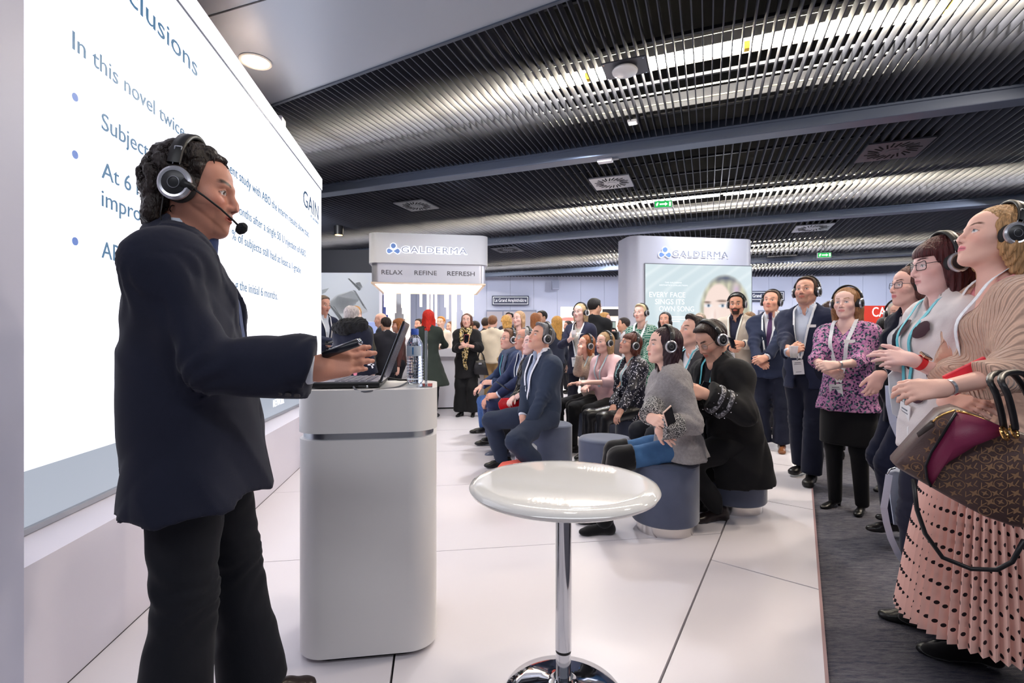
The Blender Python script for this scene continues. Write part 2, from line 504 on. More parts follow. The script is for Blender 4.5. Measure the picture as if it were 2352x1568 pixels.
m_txt = M('slide_blue', (10, 14, 20), 0.4, emit=(66, 122, 164), strength=0.8)
m_txt2 = M('slide_navy', (10, 14, 20), 0.4, emit=(58, 92, 128), strength=0.8)
m_bul = M('slide_bullet', (10, 14, 20), 0.4, emit=(92, 128, 206), strength=0.9)
m_wtxt = M('slide_white', (250, 250, 252), 0.4, emit=(250, 250, 255), strength=1.0)
def YS(px): return 1.535 / ((1176 - px) / FPX - 0.152)
def slide_text(body, px0, px1, z, size, mat=m_txt):
    """one line of the slide; every word is a part of its own"""
    Y0, Y1 = YS(px0), YS(px1)
    f = frame(SPt(Y0, z, 0.003) - scr.location, E1)
    o = text('slide_text', body, mat, size, scr, f, width=(Y1 - Y0) * 1.0115, extrude=0.001)
    if ' ' not in body: return
    me = o.data
    vs = [tuple(v.co) for v in me.vertices]; polys = [list(p.vertices) for p in me.polygons]
    iv = sorted((min(vs[i][0] for i in p), max(vs[i][0] for i in p)) for p in polys)
    gaps = []; hi = iv[0][1]
    for a, b_ in iv:
        if a > hi: gaps.append((a - hi, (a + hi) / 2))
        hi = max(hi, b_)
    cuts = sorted(c for _, c in sorted(gaps, reverse=True)[:body.count(' ')])
    words = {}
    for p in polys:
        k = sum(1 for c in cuts if sum(vs[i][0] for i in p) / len(p) > c)
        words.setdefault(k, []).append(p)
    for k in sorted(words):
        ids = sorted({i for p in words[k] for i in p}); mp_ = {i: n for n, i in enumerate(ids)}
        w = obj('slide_word', mesh_from('slide_word', [vs[i] for i in ids], [[mp_[i] for i in p] for p in words[k]]), mat, scr)
        w.matrix_local = f
    bpy.data.objects.remove(o)
slide_text('clusions', 292, 452, 2.915, 0.165)
slide_text('In this novel twice yearly rst', 165, 508, 2.455, 0.112)
slide_text('ent study with ABO the interim results show that:', 527, 709, 2.475, 0.108)
slide_text('Subjects a', 232, 372, 2.195, 0.112)
slide_text('onths after a single 50 U injection of ABO.', 549, 703, 2.212, 0.108)
slide_text('At 6 mo', 232, 352, 1.972, 0.112)
slide_text('% of subjects still had at least a 1-grade', 532, 690, 1.990, 0.108)
slide_text('improve', 232, 352, 1.842, 0.112)
slide_text('ABO', 232, 300, 1.605, 0.112)
slide_text('g the initial 6 months.', 540, 637, 1.622, 0.108)
slide_text('GAIN', 696, 731, 2.80, 0.27, m_txt2)
slide_text('BY GALDERMA', 713, 731, 2.74, 0.045, m_txt)
slide_text('NETWORK', 627, 652, 0.60, 0.10, m_wtxt)
for py in (223, 355, 554):
    d = obj('bullet', lathe_me('bullet', [(0.0175, 0), (0.0175, 0.002)], 20), m_bul, scr)
    d.matrix_local = frame(SPt(2.126, GZ(py, 2.126), 0.002) - scr.location, E1)

# white fluted box standing behind the screen, up to the bulkhead
fb = empty('fluted_box', (GX(612, 5.35), 5.35, 3.3), math.atan2(E2.y, E2.x), label='white fluted box reaching the bulkhead behind the LED wall', cat='box')
for k in range(4):
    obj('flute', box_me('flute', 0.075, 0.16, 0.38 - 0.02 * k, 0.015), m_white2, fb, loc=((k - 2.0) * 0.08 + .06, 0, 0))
# ================================================================== THINGS
m_chrome = M('chrome', (210, 212, 218), 0.06, metal=1.0)
m_alu = M('aluminium', (198, 200, 206), 0.25, metal=1.0)
m_blk = M('black_plastic', (20, 20, 23), 0.4)
m_gloss = M('gloss_white', (232, 231, 230), 0.06, coat=0.6, spec=0.5)
m_lect = M('lectern_white', (224, 222, 222), 0.35, metal=0.0, spec=0.5, bump=(400, 0.03))
ang2 = math.atan2(E2.y, E2.x)

# ---- lectern
LP = Vector((-0.590, 2.135, 0))
lect = empty('lectern', LP, ang2, label='white lectern with rounded corners and a silver groove, holding the laptop', cat='lectern')
obj('kick_base', prism_me('kick_base', rrect(0.47, 0.40, 0.09), 0.0, 0.035), m_blk, lect)
obj('body', prism_me('body', rrect(0.53, 0.46, 0.11, 14), 0.022, 0.845), m_lect, lect)
obj('groove_band', prism_me('groove_band', rrect(0.505, 0.435, 0.10, 14), 0.84, 0.885), m_alu, lect)
tp = obj('top_box', prism_me('top_box', rrect(0.535, 0.465, 0.112, 14), 0.872, 1.035), m_lect, lect)
for o in lect.children:
    o.data.polygons.foreach_set('use_smooth', [True] * len(o.data.polygons)); o.data.set_sharp_from_angle(angle=math.radians(35))
LT = 1.035
def on_lect(px, Y): return Vector((GX(px, Y), Y, LT))
# ---- laptop
lt = empty('laptop', Vector((GX(806, 2.13), 2.13, LT)), ang2, label='open black laptop with silver keyboard deck on the lectern', cat='laptop')
base = obj('base', box_me('base', 0.275, 0.36, 0.022, 0.005), m_blk, lt, loc=(0, 0, 0.004))
deck = obj('deck', box_me('deck', 0.262, 0.35, 0.002), M('deck_silver', (176, 170, 182), 0.32, metal=0.7), lt, loc=(0, 0, 0.0255))
obj('touchpad', box_me('touchpad', 0.07, 0.10, 0.001), M('pad', (150, 146, 160), .3, metal=.6), deck, loc=(-0.085, 0, 0.002))
key = box_me('key', 0.0145, 0.0165, 0.003, 0.001)
m_key = M('key', (120, 118, 128), 0.45)
for r in range(6):
    for c in range(15):
        obj('key', key, m_key, deck, loc=(-0.03 + r * 0.0245, -0.145 + c * 0.0205, 0.002))
lid = obj('lid', box_me('lid', 0.008, 0.36, 0.262, 0.003), m_blk, lt, loc=(0.138, 0, 0.022), rot=(0, math.radians(21), 0))
obj('lid_cover', box_me('lid_cover', 0.003, 0.345, 0.25, 0.001), M('lid_silver', (150, 156, 176), 0.22, metal=0.85), lid, loc=(0.0045, 0, 0.006))
obj('screen_glass', box_me('screen_glass', 0.002, 0.33, 0.22), M('lap_scr', (20, 22, 30), .15, emit=(190, 205, 235), strength=0.5), lid, loc=(-0.0045, 0, 0.022))
for s in (-1, 1): obj('hinge', tube_me('hinge', [(0.138, s*.12 - .03, .026), (0.138, s*.12 + .03, .026)], .008), m_blk, lt)
def cable(name, pts, r, mat, **kw):
    P = [Vector(p) for p in pts]; out = []
    for i in range(len(P) - 1):                 # Catmull-Rom
        a, b, c, d = P[max(i-1, 0)], P[i], P[i+1], P[min(i+2, len(P)-1)]
        for k in range(8):
            t = k / 8
            out.append(0.5 * ((2*b) + (c - a)*t + (2*a - 5*b + 4*c - d)*t*t + (3*b - a - 3*c + d)*t**3))
    out.append(P[-1])
    o = Vector(out[0]); me = tube_me(name, [p - o for p in out], r, 8)
    return obj(name, me, mat, loc=o, **kw)
def lp(px, py, Y, dz=0): return (GX(px, Y), Y, GZ(py, Y) + dz)
cable('power_cable', [lp(893, 868, 2.14), lp(915, 872, 2.16), lp(935, 873, 2.2), lp(938, 882, 2.22), lp(920, 887, 2.16), lp(900, 893, 2.05), lp(884, 897, 1.98)], 0.0045, m_blk, label='black power cable looping behind the laptop lid on the lectern', cat='cable')
cable('grey_cable', [lp(812, 888, 1.925), lp(818, 895, 1.91), lp(835, 899, 1.905), lp(855, 897, 1.91), lp(880, 893, 1.95), lp(915, 888, 2.02), lp(935, 878, 2.15)], 0.0035, M('grey_rubber', (96, 98, 106), .5), label='grey cable plugged into the near side of the laptop', cat='cable')
u = empty('usb_dongle', lp(832, 890, 1.925), ang2, label='small black USB plug in the laptop side', cat='plug')
obj('body', box_me('body', .03, .012, .008, .003), m_blk, u); obj('cap', box_me('cap', .008, .013, .009, .002), m_chrome, u, loc=(.019, 0, -.0005))
# ---- water bottle
bt = empty('water_bottle', (GX(953, 2.20), 2.20, LT), label='clear ribbed plastic water bottle with blue cap on the lectern', cat='bottle')
prof = [(0.026, 0.0), (0.032, 0.004)]
for i in range(8):
    z = 0.012 + i * 0.0125
    prof += [(0.0335, z), (0.0365, z + 0.004), (0.0365, z + 0.008), (0.0335, z + 0.0115)]
prof += [(0.0345, 0.118), (0.0355, 0.125), (0.0355, 0.168), (0.033, 0.178), (0.022, 0.203), (0.0145, 0.212), (0.0135, 0.228)]
m_pet = M('pet', (246, 250, 255), 0.04, trans=0.96, ior=1.12, spec=0.5)
obj('shell', lathe_me('shell', prof, 40), m_pet, bt)
obj('water', lathe_me('water', [(0.024, 0.004), (0.031, 0.008), (0.032, 0.11), (0.033, 0.165), (0.02, 0.2)], 32), M('water', (232, 242, 255), 0.02, trans=1.0, ior=1.2), bt)
obj('cap', lathe_me('cap', [(0.0165, 0.214), (0.0165, 0.238), (0.015, 0.241)], 32), M('cap_blue', (70, 104, 200), .4), bt)
m_lab = M('label_print', (214, 226, 240), 0.5); m_labd = M('label_dark', (84, 92, 108), 0.5); m_labb = M('label_blue', (66, 130, 190), .5)
def wrap(name, a0, a1, z0, z1, r, mat, par):
    n = 10; v = []; f = []
    for i in range(n + 1):
        a = math.radians(a0 + (a1 - a0) * i / n)
        v += [(r * math.cos(a), r * math.sin(a), z0), (r * math.cos(a), r * math.sin(a), z1)]
    for i in range(n): f.append((2*i, 2*i+2, 2*i+3, 2*i+1))
    return obj(name, mesh_from(name, v, f, True), mat, par)
lb = wrap('label', -150, -30, 0.122, 0.166, 0.0362, m_lab, bt)
wrap('stripe', -98, -88, 0.128, 0.160, 0.0366, m_labb, lb)
random.seed(5)
for i in range(16):
    a = random.uniform(-125, -70); z = random.uniform(0.02, 0.112)
    wrap('mountain_print', a, a + random.uniform(6, 22), z, z + random.uniform(.003, .007), 0.0372, m_labd, lb)
# ---- acrylic stand
ac = empty('acrylic_stand', (GX(979, 2.07), 2.07, LT), ang2, label='clear acrylic sign holder seen edge-on at the lectern end', cat='sign holder')
m_acr = M('acrylic', (206, 214, 224), 0.05, trans=0.7, ior=1.45)
obj('plate', box_me('plate', 0.010, 0.15, 0.225, 0.001), m_acr, ac, loc=(0, 0.02, 0.004))
obj('foot', box_me('foot', 0.05, 0.15, 0.004), m_acr, ac, loc=(0, 0.02, 0))

# ---- high table in front
tb = empty('bistro_table', (GX(1294, 1.73), 1.73, 0), label='glossy white round bistro table on a chrome pedestal', cat='table')
obj('table_top', lathe_me('table_top', [(0.001, 0.672), (0.06, 0.674), (0.16, 0.684), (0.26, 0.697), (0.305, 0.703), (0.320, 0.711), (0.325, 0.721), (0.319, 0.731), (0.30, 0.738), (0.27, 0.7395), (0.0005, 0.7365)], 96), m_gloss, tb)
obj('collar', lathe_me('collar', [(0.030, 0.655), (0.032, 0.676)], 40), m_gloss, tb)
obj('pole', lathe_me('pole', [(0.028, 0.16), (0.028, 0.66)], 48), m_chrome, tb)
obj('sleeve', lathe_me('sleeve', [(0.026, 0.05), (0.026, 0.15)], 48), m_chrome, tb)
obj('gap_ring', lathe_me('gap_ring', [(0.0265, 0.15), (0.0265, 0.16)], 48), m_blk, tb)
obj('base_plate', lathe_me('base_plate', [(0.20, 0.0), (0.205, 0.006), (0.20, 0.012), (0.15, 0.026), (0.09, 0.040), (0.055, 0.048), (0.040, 0.055), (0.034, 0.066)], 80), m_chrome, tb)

# ---- velvet stools
m_velvet = M('velvet_grey', (86, 93, 114), 0.75, bump=(40, 0.06), var=(6, 0.10), sheen=0.5, spec=0.2)
m_ring = M('steel_ring', (214, 210, 208), 0.22, metal=1.0)
st_body = lathe_me('stool_body', [(0.195, 0.062), (0.205, 0.066), (0.213, 0.078), (0.213, 0.425), (0.210, 0.440), (0.198, 0.450), (0.15, 0.455), (0.0005, 0.457)], 64)
st_seam = lathe_me('seam', [(0.2135, 0.432), (0.2150, 0.435), (0.2135, 0.438)], 64, cap=False)
st_ring = lathe_me('stool_ring', [(0.180, 0.0), (0.180, 0.064)], 64)
def stool(x, y, label):
    e = empty('velvet_stool', (x, y, 0), label=label, cat='stool', group='round velvet stools')
    bd_ = obj('cushion', st_body, m_velvet, e); obj('seam', st_seam, m_velvet, bd_); obj('ring_base', st_ring, m_ring, e)
    return e

# ---- canopy kiosk with hanging light rods
KO = Vector((-2.56, 8.90, 0))
def KP(a, b, z=0.0): return KO + E2 * a + E1 * b + Vector((0, 0, z))
kio = empty('kiosk_canopy', KP(1.075, 1.02), ang2, label='white square canopy lettered RELAX REFINE REFRESH with glowing rods beneath', cat='canopy')
KW, KD = 2.15, 2.04
m_sign = M('sign_white', (214, 215, 222), 0.45)
m_tier = M('tier_steel', (196, 196, 206), 0.33, metal=0.65)
def smooth35(o):
    o.data.polygons.foreach_set('use_smooth', [True] * len(o.data.polygons)); o.data.set_sharp_from_angle(angle=math.radians(35)); return o
hd = smooth35(obj('header', prism_me('header', rrect(KW, KD, 0.16, 12), 2.63, 3.165), m_sign, kio))
ti = smooth35(obj('steel_tier', prism_me('steel_tier', rrect(KW - 0.09, KD - 0.09, 0.13, 12), 2.285, 2.635), m_tier, kio))
m_glow = M('canopy_glow', (255, 246, 236), 0.4, emit=(255, 240, 222), strength=2.4)
obj('light_panel', prism_me('light_panel', rrect(KW - 0.22, KD - 0.22, 0.05, 4), 2.272, 2.29), m_glow, kio)
for s in (-1, 1):
    obj('edge_board', box_me('edge_board', 0.05, KD - 0.09, 0.03), M('cream_edge', (250, 228, 206), .5), kio, loc=(s * (KW - 0.15) / 2, 0, 2.258))
    obj('edge_board', box_me('edge_board', KW - 0.09, 0.05, 0.03), M('cream_edge'), kio, loc=(0, s * (KD - 0.15) / 2, 2.258))
m_rod = M('light_rod', (255, 248, 240), 0.2, emit=(255, 240, 224), strength=1.25)
m_rod2 = M('clear_rod', (240, 240, 244), 0.08, trans=0.6, emit=(255, 245, 235), strength=0.3)
random.seed(11)
rod_cache = {}
def rod(x, y, ln):
    k = round(ln, 2)
    if k not in rod_cache: rod_cache[k] = lathe_me('rod', [(0.024, -k), (0.024, 0.0)], 12)
    obj('light_rod', rod_cache[k], m_rod, kio, loc=(x, y, 2.272))
for i in range(7):                              # stepped clusters in the corners
    rod(-0.80 + 0.05 * (i % 4), -0.78 + 0.10 * i, 0.42 + 0.03 * i)
    rod(0.80 - 0.05 * (i % 4), -0.78 + 0.10 * i, 0.58 - 0.035 * (i % 4))
for x, y, ln in ((-0.50, -0.6, .42), (-.46, -.5, .62), (-0.16, -.62, .40), (-.03, -.5, .60), (0.04, -.4, .62), (0.30, -.6, .40), (0.34, -.5, .62), (0.62, -.62, .45), (.66, -.5, .62),
                 (.12, .3, .66), (-.55, .4, .48), (.48, -.78, .5)):
    rod(x, y, ln)
for x, y in ((-0.42, -0.30), (0.47, -0.30), (-0.82, 0.55), (0.75, 0.6)):
    obj('post', box_me('post', 0.10, 0.10, 1.30, 0.01), m_glow if False else M('post_white', (244, 240, 238), .4, emit=(255, 240, 226), strength=0.12), kio, loc=(x, y, 0.99))
def kiosk_text(par, body, a, z, width, size, mat, off=0.004, **kw):
    f = frame((a - KW / 2, -KD / 2 - off, z), (1, 0, 0))
    return text('lettering', body, mat, size, par, f, width=width, **kw)
m_halo = M('halo', (240, 244, 255), 0.4, emit=(236, 240, 255), strength=1.15)
m_let = M('letter_grey', (150, 154, 172), 0.4, metal=0.3)
m_logo = M('logo_blue', (120, 156, 222), 0.4)
m_ink = M('letter_ink', (70, 68, 74), 0.5)
def galderma(par, x, y, z, width, h):
    """back-lit logo: three drops and the word, on a face whose local normal is -y"""
    lgo = obj('logo', lathe_me('logo_disc', [(0.27*h, 0), (0.27*h, 0.012)], 24), m_logo, par)
    lgo.matrix_local = frame((x + 0.52*h, y - 0.014, z + 0.78*h), (1, 0, 0))
    glow = obj('logo_glow', lathe_me('logo_glow', [(0.34*h, 0), (0.34*h, 0.006)], 24), m_halo, par); glow.matrix_local = frame((x + 0.52*h, y - 0.004, z + 0.78*h), (1, 0, 0))
    for s in (-1, 1):
        for k, (mat, sc, o1, nm) in enumerate(((m_halo, 1.25, 0.006, 'logo_glow'), (m_logo, 1.0, 0.014, 'logo'))):
            q = [(-s * p[0] * sc, p[1] * sc) for p in DROP(h)]
            if s > 0: q = q[::-1]
            d_ = obj(nm, prism_me(nm, q, 0, 0.006), mat, par)
            d_.matrix_local = frame((x + 0.52*h + s * 0.42*h, y - o1, z + 0.22*h), (1, 0, 0))
    text('lettering_glow', 'GALDERMA', m_halo, h * 0.95, par, frame((x + 1.38*h - .012, y - 0.004, z + 0.10*h), (1, 0, 0)), width=width - 1.38*h + .024, extrude=0.001, spacing=1.12, offset=0.012)
    text('lettering', 'GALDERMA', m_let, h * 0.95, par, frame((x + 1.38*h, y - 0.016, z + 0.10*h), (1, 0, 0)), width=width - 1.38*h, extrude=0.005, spacing=1.12)
def DROP(h):
    out = []
    for i in range(20):
        a = 2 * math.pi * i / 20; r = 0.27 * h
        x_, y_ = r * math.cos(a), r * math.sin(a)
        if x_ > 0: y_ *= 1 - 0.75 * math.cos(a); x_ *= 1.5
        out.append((x_, y_))
    return out
galderma(hd, GX(894, 8.95) - KO.x - KW/2 - .01, -KD / 2, 2.80, 1.40, 0.165)
for body, a, w in (('RELAX', 0.21, 0.37), ('REFINE', 0.79, 0.40), ('REFRESH', 1.38, 0.50)):
    text('lettering', body, m_ink, 0.115, ti, frame((a - KW / 2 + 0.02, -KD/2 + 0.045 - 0.004, 2.425), (1, 0, 0)), width=w, extrude=0.003)
# counter below
def ring_me(name, sx, sy, r, th, z0, z1, seg=10):
    o, i_ = rrect(sx, sy, r, seg), rrect(sx - 2*th, sy - 2*th, max(r - th, 0.02), seg)
    n = len(o)
    v = [(x, y, z0) for x, y in o] + [(x, y, z0) for x, y in i_] + [(x, y, z1) for x, y in o] + [(x, y, z1) for x, y in i_]
    f = []
    for k in range(n):
        j = (k + 1) % n
        f += [(k, j, 2*n+j, 2*n+k), (n+j, n+k, 3*n+k, 3*n+j), (2*n+k, 2*n+j, 3*n+j, 3*n+k), (k, n+k, n+j, j)]
    return mesh_from(name, v, f)
ctr_ = empty('kiosk_counter', KP(1.10, 1.06), ang2, label='white square service counter with rounded corners under the canopy', cat='counter')
smooth35(obj('counter_top', ring_me('counter_top', 2.62, 2.40, 0.22, 0.42, 0.95, 1.10), m_white, ctr_))
smooth35(obj('counter_body', ring_me('counter_body', 2.46, 2.24, 0.18, 0.10, 0.03, 0.95), m_white, ctr_))
obj('kick', ring_me('kick', 2.40, 2.18, 0.16, 0.08, 0.0, 0.035), m_blk, ctr_)
obj('sloped_panel', mesh_from('sloped_panel', [(-1.15, -.8, 1.10), (-.35, -.8, 1.10), (-.35, -.3, 1.10), (-1.15, -.3, 1.10), (-.35, -.8, 1.28), (-.35, -.3, 1.28)],
    [(0, 1, 4), (3, 5, 2), (1, 2, 5, 4), (0, 4, 5, 3), (0, 3, 2, 1)]), m_white, ctr_)
t_ = empty('counter_terminal', KP(1.62, 0.20, 1.10), ang2 + 0.3, label='small grey terminal standing on the kiosk counter', cat='terminal')
obj('base', box_me('base', .16, .12, .02, .004), M('term_grey', (120, 122, 130), .4), t_); obj('screen', box_me('screen', .15, .015, .09, .004), M('term_d', (60, 62, 70), .3), t_, loc=(0, .03, .02), rot=(-.5, 0, 0))

# ---- sign tower with light box poster
TO = Vector((GX(1447, 9.0), 9.0, 0))
TW, TD = 2.46, 0.75
tow = empty('sign_tower', TO + E2 * TW / 2 + E1 * TD / 2, ang2, label='tall white sign tower with an illuminated portrait poster EVERY FACE SINGS ITS OWN SONG', cat='sign tower')
twb = smooth35(obj('tower_body', prism_me('tower_body', rrect(TW, TD, 0.20, 12), 0, 3.13), M('tower_lilac', (200, 202, 218), .42), tow))
lx0, lx1 = -TW/2 + 0.285, TW/2 - 0.085
lz0, lz1 = 0.35, 2.62
obj('light_frame', box_me('light_frame', lx1 - lx0 + 0.03, 0.02, lz1 - lz0 + 0.03), M('frame_dark', (110, 116, 126), .4), tow, loc=((lx0 + lx1) / 2, -TD/2 - 0.002, lz0 - 0.015))
# printed portrait: flat print, colour held per vertex
def poster_mesh():
    nx, nz = 120, 130
    X = np.linspace(lx0, lx1, nx); Z = np.linspace(lz0, lz1, nz)
    gx, gz = np.meshgrid(X, Z, indexing='ij')
    ppm = FPX / 9.15                              # poster pixels per metre
    u = 1480 + (gx - lx0) * (1727 - 1480) / (lx1 - lx0)
    v = 605 + (lz1 - gz) * ppm
    def C(c): return np.array(lin(c))
    def mix(col, m, c): return col * (1 - m[..., None]) + C(c) * m[..., None]
    def sm(x): return np.clip(x, 0, 1)
    col = np.ones(u.shape + (3,)) * C((206, 222, 228))
    col = mix(col, sm((u - 1560) / 160) * .4, (226, 236, 240))
    wv = np.sin((u + 0.6 * v) * 0.07 + 2 * np.sin(v * 0.03)) ** 8 * 0.35
    col = mix(col, wv, (240, 248, 250))
    # hair
    cx, cy = 1664, 712
    hairr = np.sqrt(((u - cx) / 62) ** 2 + ((v - cy) / 88) ** 2)
    hair = sm((1.0 - hairr) * 9) * sm((815 - v) / 30)
    strand = 0.5 + 0.5 * np.sin((u - cx) * 0.35 + (v - 640) * 0.06 * np.sign(u - cx - 6) + 1.5 * np.sin(v * .05))
    col = mix(col, hair, (206, 204, 178))
    col = mix(col, hair * strand * .55, (150, 146, 140))
    col = mix(col, hair * sm((648 - v) / 16) , (72, 84, 116))
    col = mix(col, hair * np.exp(-((u - 1690) / 8) ** 2 - ((v - 660) / 14) ** 2) * .7, (206, 176, 214))
    # face
    fx = 1648 + (v - 700) * -0.02
    fw = 36 - 0.0045 * np.clip(v - 700, 0, 200) ** 2 * .28
    face = sm((1 - np.sqrt(((u - fx) / np.maximum(fw, 8)) ** 2 + ((v - 712) / 68) ** 2)) * 10) * sm((u - 1612 + (v - 640) * .1) / 3)
    col = mix(col, face, (244, 222, 212))
    col = mix(col, face * np.exp(-((u - 1636) / 12) ** 2 - ((v - 725) / 22) ** 2) * .5, (252, 244, 240))
    def blob(x, y, a, b, c, k):
        nonlocal col
        m = np.exp(-(((u - x) / a) ** 2 + ((v - y) / b) ** 2) ** 2)
        col = mix(col, m * k, c)
    blob(1622, 690, 9, 2.6, (126, 104, 94), .9); blob(1657, 687, 14, 3.0, (126, 104, 94), .9)
    for ex in (1624, 1657):
        blob(ex, 698, 9, 4.2, (236, 240, 244), 1); blob(ex + 1, 698, 3.6, 3.9, (96, 130, 158), 1); blob(ex + 1, 698, 1.7, 1.9, (24, 28, 36), 1); blob(ex, 694.5, 9.5, 1.2, (90, 76, 72), .8)
    blob(1640, 722, 3.5, 14, (226, 192, 180), .5); blob(1634, 729, 2.2, 1.6, (150, 96, 88), .9); blob(1645, 730, 2.4, 1.6, (170, 116, 106), .8)
    blob(1640, 748, 14, 3.5, (206, 120, 122), .8); blob(1640, 752, 12, 3.5, (220, 140, 140), .8)
    verts = np.stack([gx, np.full_like(gx, -TD/2 - 0.0135), gz], -1).reshape(-1, 3)
    idx = np.arange(nx * nz).reshape(nx, nz)
    q = np.stack([idx[:-1, :-1], idx[1:, :-1], idx[1:, 1:], idx[:-1, 1:]], -1).reshape(-1, 4)
    me = np_mesh('poster', verts, q)
    a = me.color_attributes.new('col', 'FLOAT_COLOR', 'POINT')
    a.data.foreach_set('color', np.concatenate([col.reshape(-1, 3), np.ones((nx*nz, 1))], 1).astype(np.float32).ravel())
    return me
def np_mesh(name, verts, quads, smooth=False):
    me = bpy.data.meshes.new(name)
    n, m = len(verts), len(quads)
    k = quads.shape[1]
    me.vertices.add(n); me.vertices.foreach_set('co', np.ascontiguousarray(verts, np.float32).ravel())
    me.loops.add(m * k); me.loops.foreach_set('vertex_index', np.ascontiguousarray(quads, np.int32).ravel())
    me.polygons.add(m); me.polygons.foreach_set('loop_start', np.arange(0, m * k, k, dtype=np.int32))
    me.polygons.foreach_set('use_smooth', np.full(m, smooth))
    me.update(calc_edges=True); me.validate()
    return me
m_poster = M('poster_print', (10, 10, 10), 0.3)
nt = m_poster.node_tree; a_ = nt.nodes.new('ShaderNodeAttribute'); a_.attribute_name = 'col'
nt.links.new(a_.outputs['Color'], nt.nodes['Principled BSDF'].inputs['Emission Color']); nt.nodes['Principled BSDF'].inputs['Emission Strength'].default_value = 1.05
po = obj('poster', poster_mesh(), m_poster, tow)
def tower_text(body, px0, px1, py, size, mat=m_wtxt):
    k = (lx1 - lx0) / (1727 - 1480)
    x0 = lx0 + (px0 - 1480) * k
    text('lettering', body, mat, size, po, frame((x0, -TD/2 - 0.0145, lz1 - (py - 605) / (FPX / 9.15)), (1, 0, 0)), width=(px1 - px0) * k, extrude=0.0005)
m_wt2 = M('poster_white', (10, 10, 10), .4, emit=(250, 252, 255), strength=1.25)
tower_text('THE GALDERMA', 1524, 1563, 648, 0.035, m_wt2); tower_text('AESTHETICS COLLECTION', 1511, 1576, 654, 0.035, m_wt2)
tower_text('EVERY FACE', 1489, 1571, 680, 0.135, m_wt2); tower_text('SINGS ITS', 1502, 1569, 696, 0.135, m_wt2); tower_text('OWN SONG', 1511, 1591, 712, 0.135, m_wt2)
m_bar = m_wt2
for k, (a0, a1) in enumerate(((1536, 1577), (1536, 1574), (1536, 1558))):
    kk = (lx1 - lx0) / 247
    obj('text_line', box_me('text_line', (a1 - a0) * kk, 0.001, 0.018), m_wt2, po, loc=(lx0 + ((a0 + a1) / 2 - 1480) * kk, -TD/2 - 0.0145, lz1 - (726 + 5 * k - 605) / (FPX / 9.15)))
galderma(twb, GX(1523, 9.0) - TO.x - TW/2 - .02, -TD / 2, 2.755, 1.32, 0.165)

# ---- ice-cube wall on the far left, with small blue screen
IY = 12.0
ice = empty('picture_wall', (GX(770, IY), IY, 0), 0.03, label='pale grey wall printed with floating ice cubes, at the screen edge', cat='picture wall')
obj('board', box_me('board', 3.4, 0.12, 2.86), M('ice_grey', (194, 200, 208), .5), ice)
def ice_cube(px0, cubes):
    for q, shade in cubes:
        pts = [((GX(x, IY) - ice.location.x), GZ(y, IY)) for x, y in q]
        n = len(pts)
        me = mesh_from('ice_print', [(x, -0.064, z) for x, z in pts], [tuple(range(n))])
        obj('ice_print', me, M('ice_%d' % shade, (shade, shade + 5, shade + 10), .5), ice)
ice_cube(0, [(((754, 696), (775, 678), (812, 666), (838, 700), (846, 716), (800, 734), (784, 737)), 182), (((756, 697), (776, 680), (812, 668), (826, 690), (800, 716), (780, 722)), 212),
             (((812, 666), (818, 668), (844, 712), (838, 708)), 120), (((754, 696), (760, 700), (790, 732), (783, 736)), 112), (((766, 702), (770, 704), (788, 730), (784, 728)), 70),
             (((800, 640), (812, 628), (836, 630), (848, 646), (828, 667), (812, 660)), 196), (((800, 640), (804, 640), (830, 664), (826, 668)), 96), (((818, 650), (828, 648), (834, 660), (826, 664)), 130),
             (((742, 666), (758, 662), (750, 672), (742, 676)), 150)])
bs = empty('blue_screen', (GX(848, 11.2), 11.2, 1.0), label='small pale blue screen in front of the ice-cube wall', cat='screen')
obj('panel', box_me('panel', 0.34, 0.04, 0.66, 0.008), M('lap_blue', (20, 20, 30), .3, emit=(176, 190, 245), strength=.9), bs, loc=(0, 0, 0)); obj('stand', box_me('stand', .06, .06, 1.0), m_white, bs, loc=(0, 0.03, -1.0))
bc = empty('blue_column', (GX(889, 11.6), 11.6, 0), label='navy blue panel between white frames behind the kiosk', cat='panel')
obj('panel', box_me('panel', 0.16, 0.1, 2.3), M('navy_panel', (60, 76, 140), .5), bc)
for s in (-1, 1): obj('white_frame', box_me('white_frame', 0.07, 0.12, 2.4), m_white, bc, loc=(s * .13, 0, 0))
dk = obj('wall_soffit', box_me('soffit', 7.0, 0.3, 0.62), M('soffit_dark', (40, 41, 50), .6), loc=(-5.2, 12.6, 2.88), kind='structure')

# ---- lit booth in the back, with its picture and sign board
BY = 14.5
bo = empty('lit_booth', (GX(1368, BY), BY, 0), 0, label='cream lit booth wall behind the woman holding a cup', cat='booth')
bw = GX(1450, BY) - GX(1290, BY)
obj('back_panel', box_me('back_panel', bw, 0.1, 2.22), M('booth_cream_glow', (250, 236, 222), .5, emit=(255, 236, 214), strength=0.75), bo)  # cream panel glows by itself in place of lamp light on it
obj('dark_board', box_me('dark_board', 0.62, 0.06, 0.2, .01), M('board_dark', (46, 44, 48), .4), bo, loc=(GX(1407, BY) - bo.location.x, -0.1, GZ(726, BY)))
obj('shelf', box_me('shelf', 1.0, 0.25, 0.06), m_white, bo, loc=(.35, -.15, GZ(738, BY)))
obj('lip_print', lathe_me('lip_print', [(0.16, 0), (0.16, 0.01)], 20), M('lip', (214, 130, 120), .5), bo, loc=(GX(1306, BY) - bo.location.x, -.055, GZ(733, BY)), rot=(math.pi/2, 0, 0)).scale = (1.6, .35, 1)
text('lettering', 'R', M('ink_grey', (110, 106, 110), .5), 0.18, bo, frame((GX(1441, BY) - bo.location.x - .1, -.056, GZ(728, BY)), (1, 0, 0)))
obj('counter', box_me('counter', 1.1, .5, 1.0, .02), m_white, bo, loc=(.45, -.8, 0))

